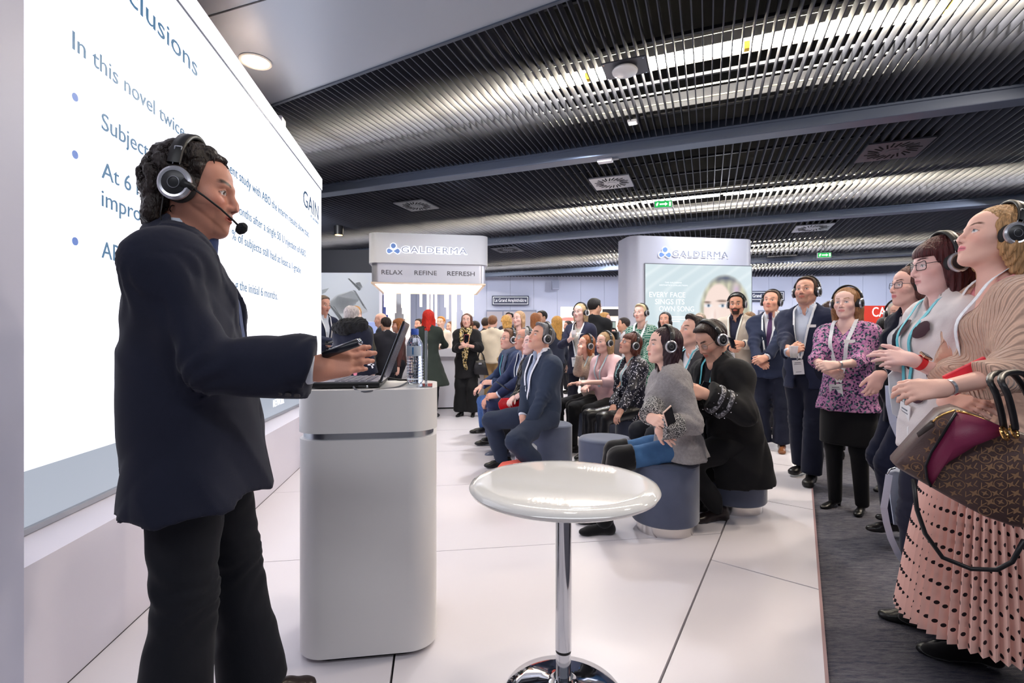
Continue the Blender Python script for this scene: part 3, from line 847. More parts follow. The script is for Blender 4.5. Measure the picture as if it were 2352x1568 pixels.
# ---- wall plaques
def plaque(px0, px1, py0, py1, label):
    Y = 19.86
    x0, x1, z0, z1 = GX(px0, Y), GX(px1, Y), GZ(py1, Y), GZ(py0, Y)
    e = empty('wall_plaque', ((x0 + x1) / 2, Y, z0), label=label, cat='sign')
    w, h = x1 - x0, z1 - z0
    m_navy = M('plaque_navy', (38, 46, 72), .45); m_pw = M('plaque_white', (232, 236, 246), .5)
    obj('plate', box_me('plate', w, 0.04, h, .02), m_navy, e)
    for nm, sx, sz, cx, cz in (('border', w*.93, .018, 0, h*.12), ('border', w*.93, .018, 0, h*.84)):
        obj(nm, box_me(nm, sx, .006, sz), m_pw, e, loc=(cx, -.022, cz))
    for s in (-1, 1): obj('border', box_me('border', .018, .006, h*.74), m_pw, e, loc=(s * w * .465, -.022, h*.12))
    text('lettering', 'Le Grand Amphithéâtre', m_pw, h * .5, e, frame((-w*.43, -.024, h*.36), (1, 0, 0)), width=w*.86, extrude=.003)
plaque(1130, 1215, 679, 701, 'navy plaque reading Le Grand Amphithéâtre beside the canopy')
plaque(1712, 1802, 668, 691, 'navy plaque reading Le Grand Amphithéâtre, half hidden by the sign tower')
RY = 11.0
rs = empty('red_sign', (GX(2010, RY), RY, 0), label='red panel with white capital letters behind the floral blouse', cat='sign')
obj('panel', box_me('panel', 1.2, .06, GZ(702, RY)), M('sign_red', (214, 58, 44), .5), rs)
text('lettering', 'CAS', m_wtxt, .30, rs, frame((GX(2001, RY) - rs.location.x, -.032, GZ(727, RY)), (1, 0, 0)), width=GX(2042, RY) - GX(2001, RY))
sp_ = empty('wall_speaker', (GX(1275, 19.8), 19.6, GZ(666, 19.8)), label='grey box loudspeaker high on the back wall', cat='speaker')
obj('case', box_me('case', .30, .3, .36, .02), M('spk', (150, 156, 178), .5), sp_); obj('grille', box_me('grille', .24, .02, .30, .005), M('spk2', (128, 134, 156), .6), sp_, loc=(0, -.155, .03))

# ---- ceiling fittings
m_diff = M('diffuser_grey', (150, 152, 160), .4, metal=.4)
m_diff_d = M('diffuser_dark', (60, 62, 70), .5, metal=.3)
def diffuser(px, py, size, label, mat):
    Y = (CZ - 0.012 - CAM_H) * FPX / (784 - py)
    e = empty('air_diffuser', (GX(px, Y), Y, CZ - 0.022), ang_u, label=label, cat='air vent', group='square swirl air vents in the ceiling')
    obj('plate', box_me('plate', size, size, 0.02), mat, e)
    bl = box_me('blade_slot', size * 0.20, size * 0.028, 0.004)
    for i in range(24):
        a = 2 * math.pi * i / 24
        r = size * (0.34 if i % 2 else 0.30)
        obj('blade_slot', bl, m_black, e, loc=(r * math.cos(a), r * math.sin(a), -0.003), rot=(0, 0, a + 0.25))
    obj('hub', lathe_me('hub', [(size*.10, -0.006), (size*.11, 0.0)], 20), mat, e)
diffuser(957, 472, 0.62, 'pale square swirl air vent above the canopy, left of the others', m_diff)
diffuser(1405, 419, 0.62, 'pale square swirl air vent between the first two light rows', m_diff)
diffuser(2050, 345, 0.72, 'dark square swirl air vent over the standing women', m_diff_d)
diffuser(1866, 523, 0.74, 'pale square swirl air vent beyond the second light row', m_diff)
diffuser(1166, 573, 0.74, 'dark square air vent just over the canopy top corner', m_diff_d)
diffuser(1792, 592, 0.8, 'faraway dark air vent right of the sign tower', m_diff_d)
# exit signs
m_exit = M('exit_green', (20, 150, 60), .4, emit=(40, 190, 90), strength=.9)
def exit_sign(px, py, Y, w, label):
    e = empty('exit_sign', (GX(px, Y), Y, GZ(py, Y)), -0.2, label=label, cat='exit sign', group='green exit signs')
    obj('case', box_me('case', w, .05, w * .42, .01), m_white, e, loc=(0, 0, 0)); obj('face', box_me('face', w * .92, .01, w * .34), m_exit, e, loc=(0, -.027, w * .04))
    mk = obj('arrow', mesh_from('arrow', [(-.06*w/.3, -.034, .05*w/.3), (.03*w/.3, -.034, .05*w/.3), (.03*w/.3, -.034, .03*w/.3), (.075*w/.3, -.034, .062*w/.3), (.03*w/.3, -.034, .095*w/.3), (.03*w/.3, -.034, .075*w/.3), (-.06*w/.3, -.034, .075*w/.3)], [(0, 1, 2, 3, 4, 5, 6)]), m_wtxt, e)
    obj('runner', mesh_from('runner', [(-.11*w/.3, -.034, .03*w/.3), (-.10*w/.3, -.034, .03*w/.3), (-.085*w/.3, -.034, .06*w/.3), (-.075*w/.3, -.034, .09*w/.3), (-.095*w/.3, -.034, .095*w/.3), (-.12*w/.3, -.034, .065*w/.3)], [(0, 1, 2, 3, 4, 5)]), m_wtxt, e)
    obj('door_mark', box_me('door_mark', .03*w/.3, .004, .07*w/.3), m_wtxt, e, loc=(.11*w/.3, -.034, .028*w/.3))
    obj('rod', tube_me('rod', [(0, 0, w*.42), (0, 0, max(CZ - GZ(py, Y) + .05, w * .5))], .008), m_diff, e)
exit_sign(1523, 478, 9.1, .32, 'green exit sign hanging between the two sign structures')
exit_sign(1893, 592, 12.5, .32, 'smaller far green exit sign right of the sign tower')
# wireless access point on its plate
ap = empty('access_point', (GX(1436, 4.72), 4.72, CZ - .01), ang_u, label='white rounded access point on a grey ceiling plate', cat='access point')
obj('plate', box_me('plate', .30, .40, .012), M('ap_plate', (84, 84, 92), .4, metal=.4), ap, loc=(0, 0, 0))
obj('body', lathe_me('body', [(0.001, -0.06), (0.08, -0.058), (0.115, -0.046), (0.12, -0.035), (0.112, -0.02), (0.07, -0.004)], 40), m_gloss, ap, loc=(-.02, 0, 0))
obj('foot', box_me('foot', .1, .12, .03, .004), m_white2, ap, loc=(.05, 0, -.03))
for sx in (-1, 1):
    for sy in (-1, 1): obj('screw', lathe_me('screw', [(.008, -.004), (.008, 0)], 10), m_chrome, ap, loc=(sx * .13, sy * .18, 0))
el = empty('emergency_light', (GX(1453, 5.9), 5.9, CZ - .01), ang_u, label='small square white emergency light between slats', cat='lamp')
obj('frame', box_me('frame', .11, .11, .03, .005), m_white, el); obj('lens', box_me('lens', .085, .085, .006), M('em_lens', (250, 250, 245), .3, emit=(250, 250, 240), strength=1.0), el, loc=(0, 0, -.005))
sd = empty('smoke_sensor', (GX(1390, 6.75), 6.75, CZ - .17), ang_u, label='pale rectangular sensor under the first grey beam', cat='sensor')
obj('case', box_me('case', .10, .20, .045, .01), m_white, sd); obj('stub', box_me('stub', .03, .08, .02), m_diff, sd, loc=(0, -.14, .02))
wl = empty('small_downlight', (GX(778, 11.2), 11.2, CZ - .20), 0, label='small warm downlight in the dark ceiling beyond the screen corner', cat='downlight')
obj('rim', lathe_me('rim', [(.10, 0), (.10, .2)], 20), m_blk, wl); obj('lens', lathe_me('lens', [(.08, -.002), (.0005, -.002)], 20), M('wl_lens', (255, 220, 150), .3, emit=(255, 225, 160), strength=3.0), wl)

# ---- video camera on its stand behind the audience
vc = empty('video_camera', (GX(1402, 7.9), 7.9, 0), 2.6, label='black video camera with flip-out monitor on a stand', cat='video camera')
obj('body', box_me('body', .26, .11, .13, .02), m_blk, vc, loc=(0, 0, 1.25)); obj('lens', tube_me('lens', [(.12, 0, 1.31), (.26, 0, 1.31)], .045, 16), m_blk, vc)
obj('monitor', box_me('monitor', .02, .18, .12, .005), m_blk, vc, loc=(-.05, 0, 1.42)); obj('monitor_glass', box_me('monitor_glass', .004, .14, .09), M('mon', (30, 32, 34), .2, emit=(170, 190, 180), strength=.6), vc, loc=(-.062, 0, 1.435))
obj('handle', tube_me('handle', [(-.1, 0, 1.38), (-.08, 0, 1.42), (.08, 0, 1.42), (.1, 0, 1.38)], .015), m_blk, vc)
for a in (0.3, 2.4, 4.5): obj('leg', tube_me('leg', [(0, 0, 1.25), (.35*math.cos(a), .35*math.sin(a), .01)], .016), m_blk, vc)
# ================================================================== SIGNED-DISTANCE MODELLING OF FIGURES
f32 = np.float32
def V(*a): return np.array(a if len(a) > 1 else a[0], dtype=np.float64)
def unit(v):
    v = np.asarray(v, float); return v / max(np.linalg.norm(v), 1e-9)

class Cone:
    """tapered capsule; sq=(axis,k) flattens along axis; cut_a/cut_b give flat ends; k = blend radius"""
    def __init__(s, a, b, ra, rb, sq=None, k=0.03, cut_a=False, cut_b=False):
        s.a, s.b, s.ra, s.rb, s.sq, s.k, s.ca, s.cb = V(a), V(b), ra, rb, sq, k, cut_a, cut_b
        m = max(ra, rb)
        s.lo, s.hi = np.minimum(s.a, s.b) - m, np.maximum(s.a, s.b) + m
    def d(s, X, Y, Z):
        a, ba = s.a, s.b - s.a
        px, py, pz = X - a[0], Y - a[1], Z - a[2]
        L2 = float(ba @ ba) + 1e-12
        t0 = (px * ba[0] + py * ba[1] + pz * ba[2]) / L2
        t = np.clip(t0, 0, 1)
        qx, qy, qz = px - t * ba[0], py - t * ba[1], pz - t * ba[2]
        d2 = qx * qx + qy * qy + qz * qz
        if s.sq is not None:
            n, k = s.sq
            c = qx * n[0] + qy * n[1] + qz * n[2]
            d2 = d2 + (k * k - 1) * c * c
        d = np.sqrt(d2) - (s.ra + (s.rb - s.ra) * t)
        L = math.sqrt(L2)
        if s.cb: d = np.maximum(d, (t0 - 1) * L)
        if s.ca: d = np.maximum(d, -t0 * L)
        return d

class Ell:
    def __init__(s, c, r, k=0.02, R=None):
        s.c, s.r, s.k, s.R = V(c), V(r), k, R
        m = max(r); s.lo, s.hi = s.c - m, s.c + m
    def d(s, X, Y, Z):
        x, y, z = X - s.c[0], Y - s.c[1], Z - s.c[2]
        if s.R is not None:
            R = s.R
            x, y, z = (R[0][0]*x + R[1][0]*y + R[2][0]*z, R[0][1]*x + R[1][1]*y + R[2][1]*z, R[0][2]*x + R[1][2]*y + R[2][2]*z)
        r = s.r
        k0 = np.sqrt((x/r[0])**2 + (y/r[1])**2 + (z/r[2])**2)
        k1 = np.sqrt((x/r[0]**2)**2 + (y/r[1]**2)**2 + (z/r[2]**2)**2) + 1e-9
        return k0 * (k0 - 1) / k1

def smin(a, b, k):
    h = np.maximum(k - np.abs(a - b), 0) / k
    return np.minimum(a, b) - h * h * k * 0.25

class Field:
    def __init__(s, prims, h, pad=0.03, lo=None, hi=None):
        s.h = h
        lo = np.min([p.lo for p in prims], 0) if lo is None else V(lo)
        hi = np.max([p.hi for p in prims], 0) if hi is None else V(hi)
        s.o = lo - pad
        n = np.ceil((hi - lo + 2 * pad) / h).astype(int) + 1
        s.n = n
        s.ax = [(s.o[i] + h * np.arange(n[i])).astype(f32) for i in range(3)]
        s.D = np.full(n, 0.2, f32)
        for p in prims: s.add(p)
    def sl(s, lo, hi):
        a = np.clip(np.floor((lo - s.o) / s.h).astype(int), 0, s.n); b = np.clip(np.ceil((hi - s.o) / s.h).astype(int) + 1, 0, s.n)
        return tuple(slice(a[i], b[i]) for i in range(3))
    def grid(s, sl):
        return s.ax[0][sl[0]][:, None, None], s.ax[1][sl[1]][None, :, None], s.ax[2][sl[2]][None, None, :]
    def add(s, p):
        m = p.k + 2.5 * s.h
        sl = s.sl(p.lo - m, p.hi + m)
        d = p.d(*s.grid(sl)).astype(f32)
        s.D[sl] = smin(s.D[sl], d, p.k)
    def sub(s, p, k=0.01):
        sl = s.sl(p.lo - k - 2*s.h, p.hi + k + 2*s.h)
        d = p.d(*s.grid(sl)).astype(f32)
        s.D[sl] = -smin(-s.D[sl], d, k)
    def sub_fn(s, fn):
        """remove where fn<0"""
        X, Y, Z = s.ax[0][:, None, None], s.ax[1][None, :, None], s.ax[2][None, None, :]
        s.D = np.maximum(s.D, -fn(X, Y, Z)).astype(f32)
    def keep_fn(s, fn):
        X, Y, Z = s.ax[0][:, None, None], s.ax[1][None, :, None], s.ax[2][None, None, :]
        s.D = np.maximum(s.D, fn(X, Y, Z)).astype(f32)
    def disp_fn(s, fn):
        X, Y, Z = s.ax[0][:, None, None], s.ax[1][None, :, None], s.ax[2][None, None, :]
        s.D = (s.D + fn(X, Y, Z)).astype(f32)
    def wrinkle(s, amp, seed=0, freq=34.0, n=6):
        m = np.abs(s.D) < amp * 3 + 2 * s.h
        ix = np.nonzero(m)
        P = np.stack([s.ax[i][ix[i]] for i in range(3)], 1)
        rs = np.random.RandomState(seed)
        w = np.zeros(len(P), f32); tot = 0
        for i in range(n):
            d = unit(rs.randn(3) * (1, 1, 1.1)); f = freq * (0.45 + 1.3 * rs.rand() * (i + 1) / n); ph = rs.rand() * 6.28
            d2, d3 = unit(rs.randn(3)), unit(rs.randn(3))
            r = 1 - np.abs(np.sin(P @ d * f * .5 + ph + 1.5 * np.sin(P @ d2 * f * .22 + ph)))
            mask = np.clip(.5 + .9 * np.sin(P @ d3 * 9 + ph * 2), 0, 1)
            w += (r ** 1.6 - .35) * mask * (1 if i % 2 else -1) * (24 / f) ** .5
        s.D[ix] += amp * w * 1.0
    def at(s, P):
        """nearest sample of the field at points"""
        i = np.clip(np.rint((P - s.o) / s.h).astype(int), 0, s.n - 1)
        return s.D[i[:, 0], i[:, 1], i[:, 2]]
    def mesh(s):
        """naive surface nets"""
        D, h = s.D, s.h
        D[0], D[-1] = 0.2, 0.2; D[:, 0], D[:, -1] = 0.2, 0.2; D[:, :, 0], D[:, :, -1] = 0.2, 0.2
        ins = D < 0
        I = ins.astype(np.uint8)
        c = (I[:-1, :-1, :-1] + I[1:, :-1, :-1] + I[:-1, 1:, :-1] + I[1:, 1:, :-1] + I[:-1, :-1, 1:] + I[1:, :-1, 1:] + I[:-1, 1:, 1:] + I[1:, 1:, 1:])
        act = np.nonzero((c > 0) & (c < 8))
        n = len(act[0])
        ids = np.full(c.shape, -1, np.int32); ids[act] = np.arange(n)
        val = {}
        for dx in (0, 1):
            for dy in (0, 1):
                for dz in (0, 1): val[dx, dy, dz] = D[act[0] + dx, act[1] + dy, act[2] + dz]
        acc = np.zeros((n, 3), f32); cnt = np.zeros(n, f32)
        corners = list(val)
        for ca in corners:
            for ax in range(3):
                if ca[ax] == 1: continue
                cb = list(ca); cb[ax] = 1; cb = tuple(cb)
                a, b = val[ca], val[cb]
                m = (a < 0) != (b < 0)
                t = np.where(m, a / np.where(m, a - b, 1), 0)
                for k in range(3):
                    acc[:, k] += np.where(m, ca[k] + (t if k == ax else 0), 0)
                cnt += m
        P = (np.stack(act, 1) + acc / cnt[:, None]) * h + s.o
        quads = []
        for ax in range(3):
            a = [slice(1, -1)] * 3
            s0 = list(a); s1 = list(a)
            s0[ax] = slice(0, -1); s1[ax] = slice(1, None)
            A, B = ins[tuple(s0)], ins[tuple(s1)]
            e = np.nonzero(A != B)
            if not len(e[0]): continue
            g = [e[i] + (0 if i == ax else 1) for i in range(3)]
            u, w = (ax + 1) % 3, (ax + 2) % 3
            def cid(du, dw):
                q = [g[0].copy(), g[1].copy(), g[2].copy()]
                q[u] = q[u] - du; q[w] = q[w] - dw
                return ids[q[0], q[1], q[2]]
            q = np.stack([cid(0, 0), cid(1, 0), cid(1, 1), cid(0, 1)], 1)
            flip = B[e]
            q[flip] = q[flip][:, ::-1]
            quads.append(q)
        Q = np.concatenate(quads) if quads else np.zeros((0, 4), np.int32)
        Q = Q[(Q >= 0).all(1)]
        return P, Q

def mesh_obj(name, P, Q, mat, parent, colors=None):
    me = np_mesh(name, P, Q, True)
    if colors is not None:
        a = me.color_attributes.new('col', 'FLOAT_COLOR', 'POINT')
        a.data.foreach_set('color', np.concatenate([colors, np.ones((len(P), 1))], 1).astype(f32).ravel())
    return obj(name, me, mat, parent)

def rotm(yaw, pitch, roll):
    """columns = fwd,left,up ; yaw + to the left, pitch + up, roll + towards the left shoulder"""
    y, p, r = map(math.radians, (yaw, pitch, roll))
    Rz = np.array([[math.cos(y), -math.sin(y), 0], [math.sin(y), math.cos(y), 0], [0, 0, 1]])
    Ry = np.array([[math.cos(-p), 0, math.sin(-p)], [0, 1, 0], [-math.sin(-p), 0, math.cos(-p)]])
    Rx = np.array([[1, 0, 0], [0, math.cos(-r), -math.sin(-r)], [0, math.sin(-r), math.cos(-r)]])
    return Rz @ Ry @ Rx

def ik(a, t, l1, l2, pole):
    a, t = V(a), V(t)
    v = t - a; L = np.linalg.norm(v); d = min(L, (l1 + l2) * 0.999); d = max(d, abs(l1 - l2) + 1e-3)
    u = v / max(L, 1e-6)
    end = a + u * d
    x = (l1 * l1 - l2 * l2 + d * d) / (2 * d)
    hh = math.sqrt(max(l1 * l1 - x * x, 0))
    p = V(pole) - u * float(V(pole) @ u)
    return a + u * x + unit(p) * hh, end

# ------------------------------------------------------------------ head
def head_prims(sex, age=0):
    m = sex == 'm'
    P = [Ell((-.014, 0, .026), (.098, .077, .091), .02), Ell((.028, 0, .042), (.061, .061, .052), .03),
         Ell((.024, 0, -.034), (.066, .060, .082), .03)]
    j = .030 if m else .026
    for s in (-1, 1):
        P += [Cone((-.004, s*(.047 if m else .043), -.052), (.060, s*.016, -.106), j, .019, k=.03),
              Ell((.060, s*.040, -.030), (.026, .024, .022), .03),
              Ell((-.012, s*.077, -.008), (.021, .008, .032), .008, R=rotm(s*18, -8, 0)),
              Ell((-.008, s*.075, -.034), (.011, .008, .011), .008)]
    P += [Ell((.075, 0, -.108), (.017, .019, .015), .02), Ell((.073, 0, -.066), (.024, .030, .028), .025)]
    br = .0085 if m else .0055
    P += [Cone((.082, -.034, .017), (.090, 0, .014), br, br, k=.018), Cone((.082, .034, .017), (.090, 0, .014), br, br, k=.018)]
    return P
def head_features(F, sex):
    for s in (-1, 1): F.sub(Ell((.099, s*.032, -.003), (.016, .019, .0125)), .016)
    for s in (-1, 1):
        F.add(Ell((.0745, s*.0315, -.0045), (.0125, .0140, .0115), .004))
        F.add(Cone((.0835, s*.044, -.001), (.0885, s*.031, .0045), .0032, .0034, k=.004)); F.add(Cone((.0885, s*.031, .0045), (.0865, s*.020, .0005), .0034, .003, k=.004))
        F.add(Cone((.0805, s*.043, -.0085), (.0860, s*.031, -.0125), .0028, .003, k=.005)); F.add(Cone((.0860, s*.031, -.0125), (.085, s*.020, -.0085), .003, .0028, k=.005))
    nb = .0085 if sex == 'm' else .0070
    F.add(Cone((.088, 0, .010), (.1125, 0, -.036), nb * .8, nb * 1.35, k=.014))
    for s in (-1, 1): F.add(Ell((.098, s*.0115, -.0425), (.0105, .0078, .0075), .010))
    F.add(Ell((.101, 0, -.045), (.010, .007, .006), .008))
    for s in (-1, 1): F.sub(Ell((.103, s*.0062, -.0495), (.005, .0032, .0035)), .003)
    F.add(Cone((.0865, -.021, -.0695), (.0975, -.004, -.0645), .003, .0055, k=.006)); F.add(Cone((.0865, .021, -.0695), (.0975, .004, -.0645), .003, .0055, k=.006))
    F.add(Cone((.0865, -.018, -.0735), (.0955, 0, -.0760), .004, .0068, k=.006)); F.add(Cone((.0865, .018, -.0735), (.0955, 0, -.0760), .004, .0068, k=.006))

def face_colors(Q, sp):
    """Q: points in head frame (unscaled) -> linear colours of the skin"""
    x, y, z = Q[:, 0], Q[:, 1], Q[:, 2]
    skin = np.array(lin(sp['skin'])); col = np.tile(skin, (len(Q), 1))
    ay = np.abs(y)
    def mix(m, c):
        nonlocal col
        m = np.clip(m, 0, 1)[:, None]; col = col * (1 - m) + np.array(lin(c)) * m
    def g(v, w): return np.exp(-(v / w) ** 2)
    fr = np.clip((x - .05) / .01, 0, 1)
    mix(.28 * g(ay - .045, .022) * g(z + .032, .022) * fr, (212, 110, 100))
    mix(.22 * g(y, .013) * g(z + .038, .014) * np.clip((x - .09) / .01, 0, 1), (205, 105, 95))
    if sp.get('beard', 0) > 0:
        jaw = np.clip((-.040 - z + .25 * np.clip(.06 - x, -.02, .08)) / .012, 0, 1) * np.clip((z + .128) / .01, 0, 1) * np.clip((x + .012) / .012, 0, 1)
        jaw = np.maximum(jaw * np.clip((x - .075 + (ay - .0) * 0) / .006 * (z < -.048) + (z < -.078) + (ay > .026), 0, 1), 0)
        mou = np.clip((x - .08) / .006, 0, 1) * g(z + .055, .0065) * np.clip((.03 - ay) / .006, 0, 1)
        mix(np.maximum(jaw, mou) * sp['beard'], sp.get('beard_col', sp['hair_col']))
    lip = np.clip((x - .083) / .004, 0, 1) * np.clip((.025 - ay) / .003, 0, 1) * np.clip((.0115 * np.sqrt(np.clip(1 - (ay / .027) ** 2, 0, 1)) - np.abs(z + .0705)) / .002, 0, 1)
    mix(lip * .85, sp.get('lips', tuple(int(v * k) for v, k in zip(sp['skin'], (.86, .62, .62)))))
    mix(np.clip((x - .083) / .004, 0, 1) * np.clip((.023 - ay) / .003, 0, 1) * g(z + .0700 + .02 * ay, .0013) * .8, (92, 40, 40))
    bc = sp.get('brow', sp['hair_col'])
    arch = .0225 + .006 * np.sin(np.clip((ay - .012) / .04, 0, 1) * 2.4) 
    mix(np.clip((x - .055) / .006, 0, 1) * np.clip((ay - .012) / .004, 0, 1) * np.clip((.052 - ay) / .008, 0, 1) * np.clip((sp.get('browt', .0052) - np.abs(z - arch)) / .0015, 0, 1) * .95, bc)
    # eyes
    gz = sp.get('gaze', (0, 0))
    for s in (-1, 1):
        dy, dz = y - s * .0315, z + .0035
        op = sp.get('eye', 1.0)
        lidh = .0068 * op * np.sqrt(np.clip(1 - (dy / .0145) ** 2, 0, 1))
        inside = np.clip((lidh - np.abs(dz)) / .0016, 0, 1) * (x > .07)
        mix(inside, (226, 222, 222))
        ir = np.sqrt((dy - gz[0] * .006) ** 2 + (dz - .001 - gz[1] * .004) ** 2)
        mix(inside * np.clip((.0064 - ir) / .0012, 0, 1), sp.get('iris', (70, 52, 40))); mix(inside * np.clip((.0026 - ir) / .001, 0, 1), (12, 10, 12))
        up = g(dz - np.maximum(lidh, .0008), .0017) * (np.abs(dy) < .0158) * (x > .068)
        mix(up * sp.get('lash', .85), (40, 28, 28))
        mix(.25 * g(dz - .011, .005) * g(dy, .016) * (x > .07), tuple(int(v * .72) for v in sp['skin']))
    mix(np.clip((x - .09) / .005, 0, 1) * g(ay - .0062, .0030) * g(z + .0485, .0025) * .8, (70, 30, 30))
    if sp.get('scalp', 0) > 0:                    # cropped hair tint
        line = np.maximum((z - .055) - (x - .052) * .9 * (x > .0), -9)
        hairm = np.clip((z - .050 - np.clip(x - .02, 0, 1) * .75) / .01, 0, 1)
        hairm = np.maximum(hairm, np.clip((-.012 - x) / .012, 0, 1) * np.clip((z + .05) / .015, 0, 1))
        hairm = np.maximum(hairm, np.clip((.030 - x) / .01, 0, 1) * np.clip((z - .012) / .01, 0, 1))
        hairm *= np.where(np.abs(y) > .079, .15, 1)
        mix(hairm * sp['scalp'], sp['hair_col'])
    return col

HAIR_MATS = {}
def hair_mat(rgb, curly=False, tip=None):
    key = 'hair_%d_%d_%d_%d' % (*rgb, curly)
    if key in _mats: return _mats[key]
    m = M(key, rgb, 0.42, bump=(1.0, 0.8), var=(1.0, 0.45), spec=0.35, stretch=(150, 150, 40) if curly else (190, 190, 16))
    return m

def hair_mesh(style, hs, h, seed, ng):
    """hair in the head frame (unscaled units); ng = up vector (gravity) in the head frame"""
    up = unit(ng)
    dn = -up
    back = unit(np.array([-1, 0, 0]) - up * float(np.array([-1, 0, 0]) @ up))
    side = np.cross(up, -back)
    cap = Ell((-.017, 0, .030), (.107, .087, .101), .02)
    P = [cap]
    long_ = style in ('long', 'wavy', 'bob', 'longback', 'mid')
    ln = {'long': .30, 'wavy': .34, 'bob': .17, 'longback': .30, 'mid': .24}.get(style, 0) * hs.get('len', 1.0)
    if long_:
        P += [Cone(V(-.060, 0, .03), V(-.066, 0, -.05) + dn * (ln - .08) + back * .02, .082, .060, sq=(back, 1.5), k=.05)]
        for s in (-1, 1):
            fwd = hs.get('front', .0)
            P += [Cone((-.02 + fwd*.3, s*.066, .05), (-.022 + fwd, s*.082, -.055), .036, .034, sq=(side, 1.5), k=.03)]
            e0 = V(-.022 + fwd, s*.082, -.055)
            P += [Cone(e0, e0 + dn * (ln - .10) + side * (-s) * (-.004) + back * .01, .034, .020 if style != 'bob' else .030, k=.03)]
        if style in ('wavy',):
            rs = np.random.RandomState(seed)
            for i in range(14):
                a = rs.uniform(-2.4, 2.4); r0 = V(-.03 - .06 * math.cos(a), .085 * math.sin(a), -.02)
                e1 = r0 + dn * rs.uniform(.12, ln) + V(rs.uniform(-.02, .03), rs.uniform(-.02, .02), 0)
                P += [Cone(r0, e1, .022, .012, k=.015)]
    if style == 'short':
        P += [Ell((.028, 0, .086), (.062, .062, .028), .03)]
        if hs.get('quiff'): P += [Ell((.062, .01, .094), (.036, .045, .022 * hs['quiff']), .02)]
    if style in ('curly', 'curlyshort'):
        rs = np.random.RandomState(seed)
        R = .110
        for i in range(190):
            d = unit(rs.randn(3) * (1, .9, 1) + (-.35, 0, .35))
            c = V(-.020, 0, .022) + d * (R - .010 * rs.rand()) * V(1.0, .86, .98)
            if c[0] > .045 and c[2] < .07: continue
            if c[2] < -.075 or (c[0] > -.005 and c[2] < -.02): continue
            P.append(Ell(c, (.019, .019, .019), .008))
        if style == 'curly':
            for i in range(90):
                a = rs.uniform(-1.35, 1.35); c = V(-.062 - .036 * math.cos(a), .078 * math.sin(a), rs.uniform(-.118, .02))
                P.append(Ell(c, (.021, .021, .023), .008))
    if style == 'bun':
        P += [Ell((-.115, 0, .035), (.035, .04, .035), .02)]
    if style == 'fringe' or hs.get('fringe'):
        P += [Ell((.062, 0, .048), (.034, .062, .042), .02)]
    F = Field(P, h, pad=.02)
    fl = hs.get('hairline', 0.0)
    low = hs.get('low', -.14 if style == 'curly' else -.055)
    def face(X, Y, Z):
        # region of the face to keep free (negative inside)
        if hs.get('fringe'):
            f = np.maximum(.030 - X, Z - .034)
            f = np.minimum(f, np.maximum(.062 - X, np.maximum(Z - .034, Z - .5)))
            return np.maximum(f, np.abs(Y) - hs.get('facew', .064))
        a = (Z - (.068 - fl)) * .85 - (X - .040) * .62       # plane of the hair line
        if long_:
            part = hs.get('part', 0.0)
            a = a + .9 * np.abs(Y - part) * .35
            return np.maximum(np.maximum(a, .004 + hs.get('front', 0) * .8 - X), np.abs(Y) - hs.get('facew', .066))
        wy = np.clip((np.abs(Y) - .045) / .018, 0, 1)
        a = (1 - wy) * a + wy * ((.034 + .22 * Z) - X)
        return np.maximum(a, -.02 - X)
    amp = hs.get('strand', .0022)
    if style in ('curly', 'curlyshort'):
        F.disp_fn(lambda X, Y, Z: .0028 * np.sin(X * 210 + 3 * np.sin(Z * 120)) * np.sin(Y * 190 + 2 * np.sin(X * 90)) * np.sin(Z * 230))
    elif style == 'wavy':
        F.disp_fn(lambda X, Y, Z: amp * 1.6 * np.sin(26 * np.arctan2(Y, X + .02) + 3.0 * np.sin(Z * 42)) + amp * np.sin(Z * 60 + 9 * np.arctan2(Y, X + .02)) * (Z < -.02))
    else:
        k_ = 30 if h < .005 else 16
        F.disp_fn(lambda X, Y, Z: amp * np.sin(k_ * np.arctan2(Y, X + .02) + 1.5 * np.sin(Z * 25 + X * 18)) * np.clip((np.abs(Y) + np.abs(X + .02)) / .05, 0, 1) * np.clip((.075 - X) / .06, .15, 1))
    F.sub_fn(face)
    if not long_ and style != 'bun_long':
        # free the ears and the neck
        F.sub(Ell((.004, .085, -.022), (.030, .03, .042)), .008); F.sub(Ell((.004, -.085, -.022), (.030, .03, .042)), .008)
        F.keep_fn(lambda X, Y, Z: np.maximum(low - Z, (X * .8 - .02 - Z * 0 ) - .2) + 0 * Y)
        F.sub_fn(lambda X, Y, Z: np.maximum(np.maximum(Z + .012, -.035 - X), -9) + 0 * Y)
    return F.mesh()

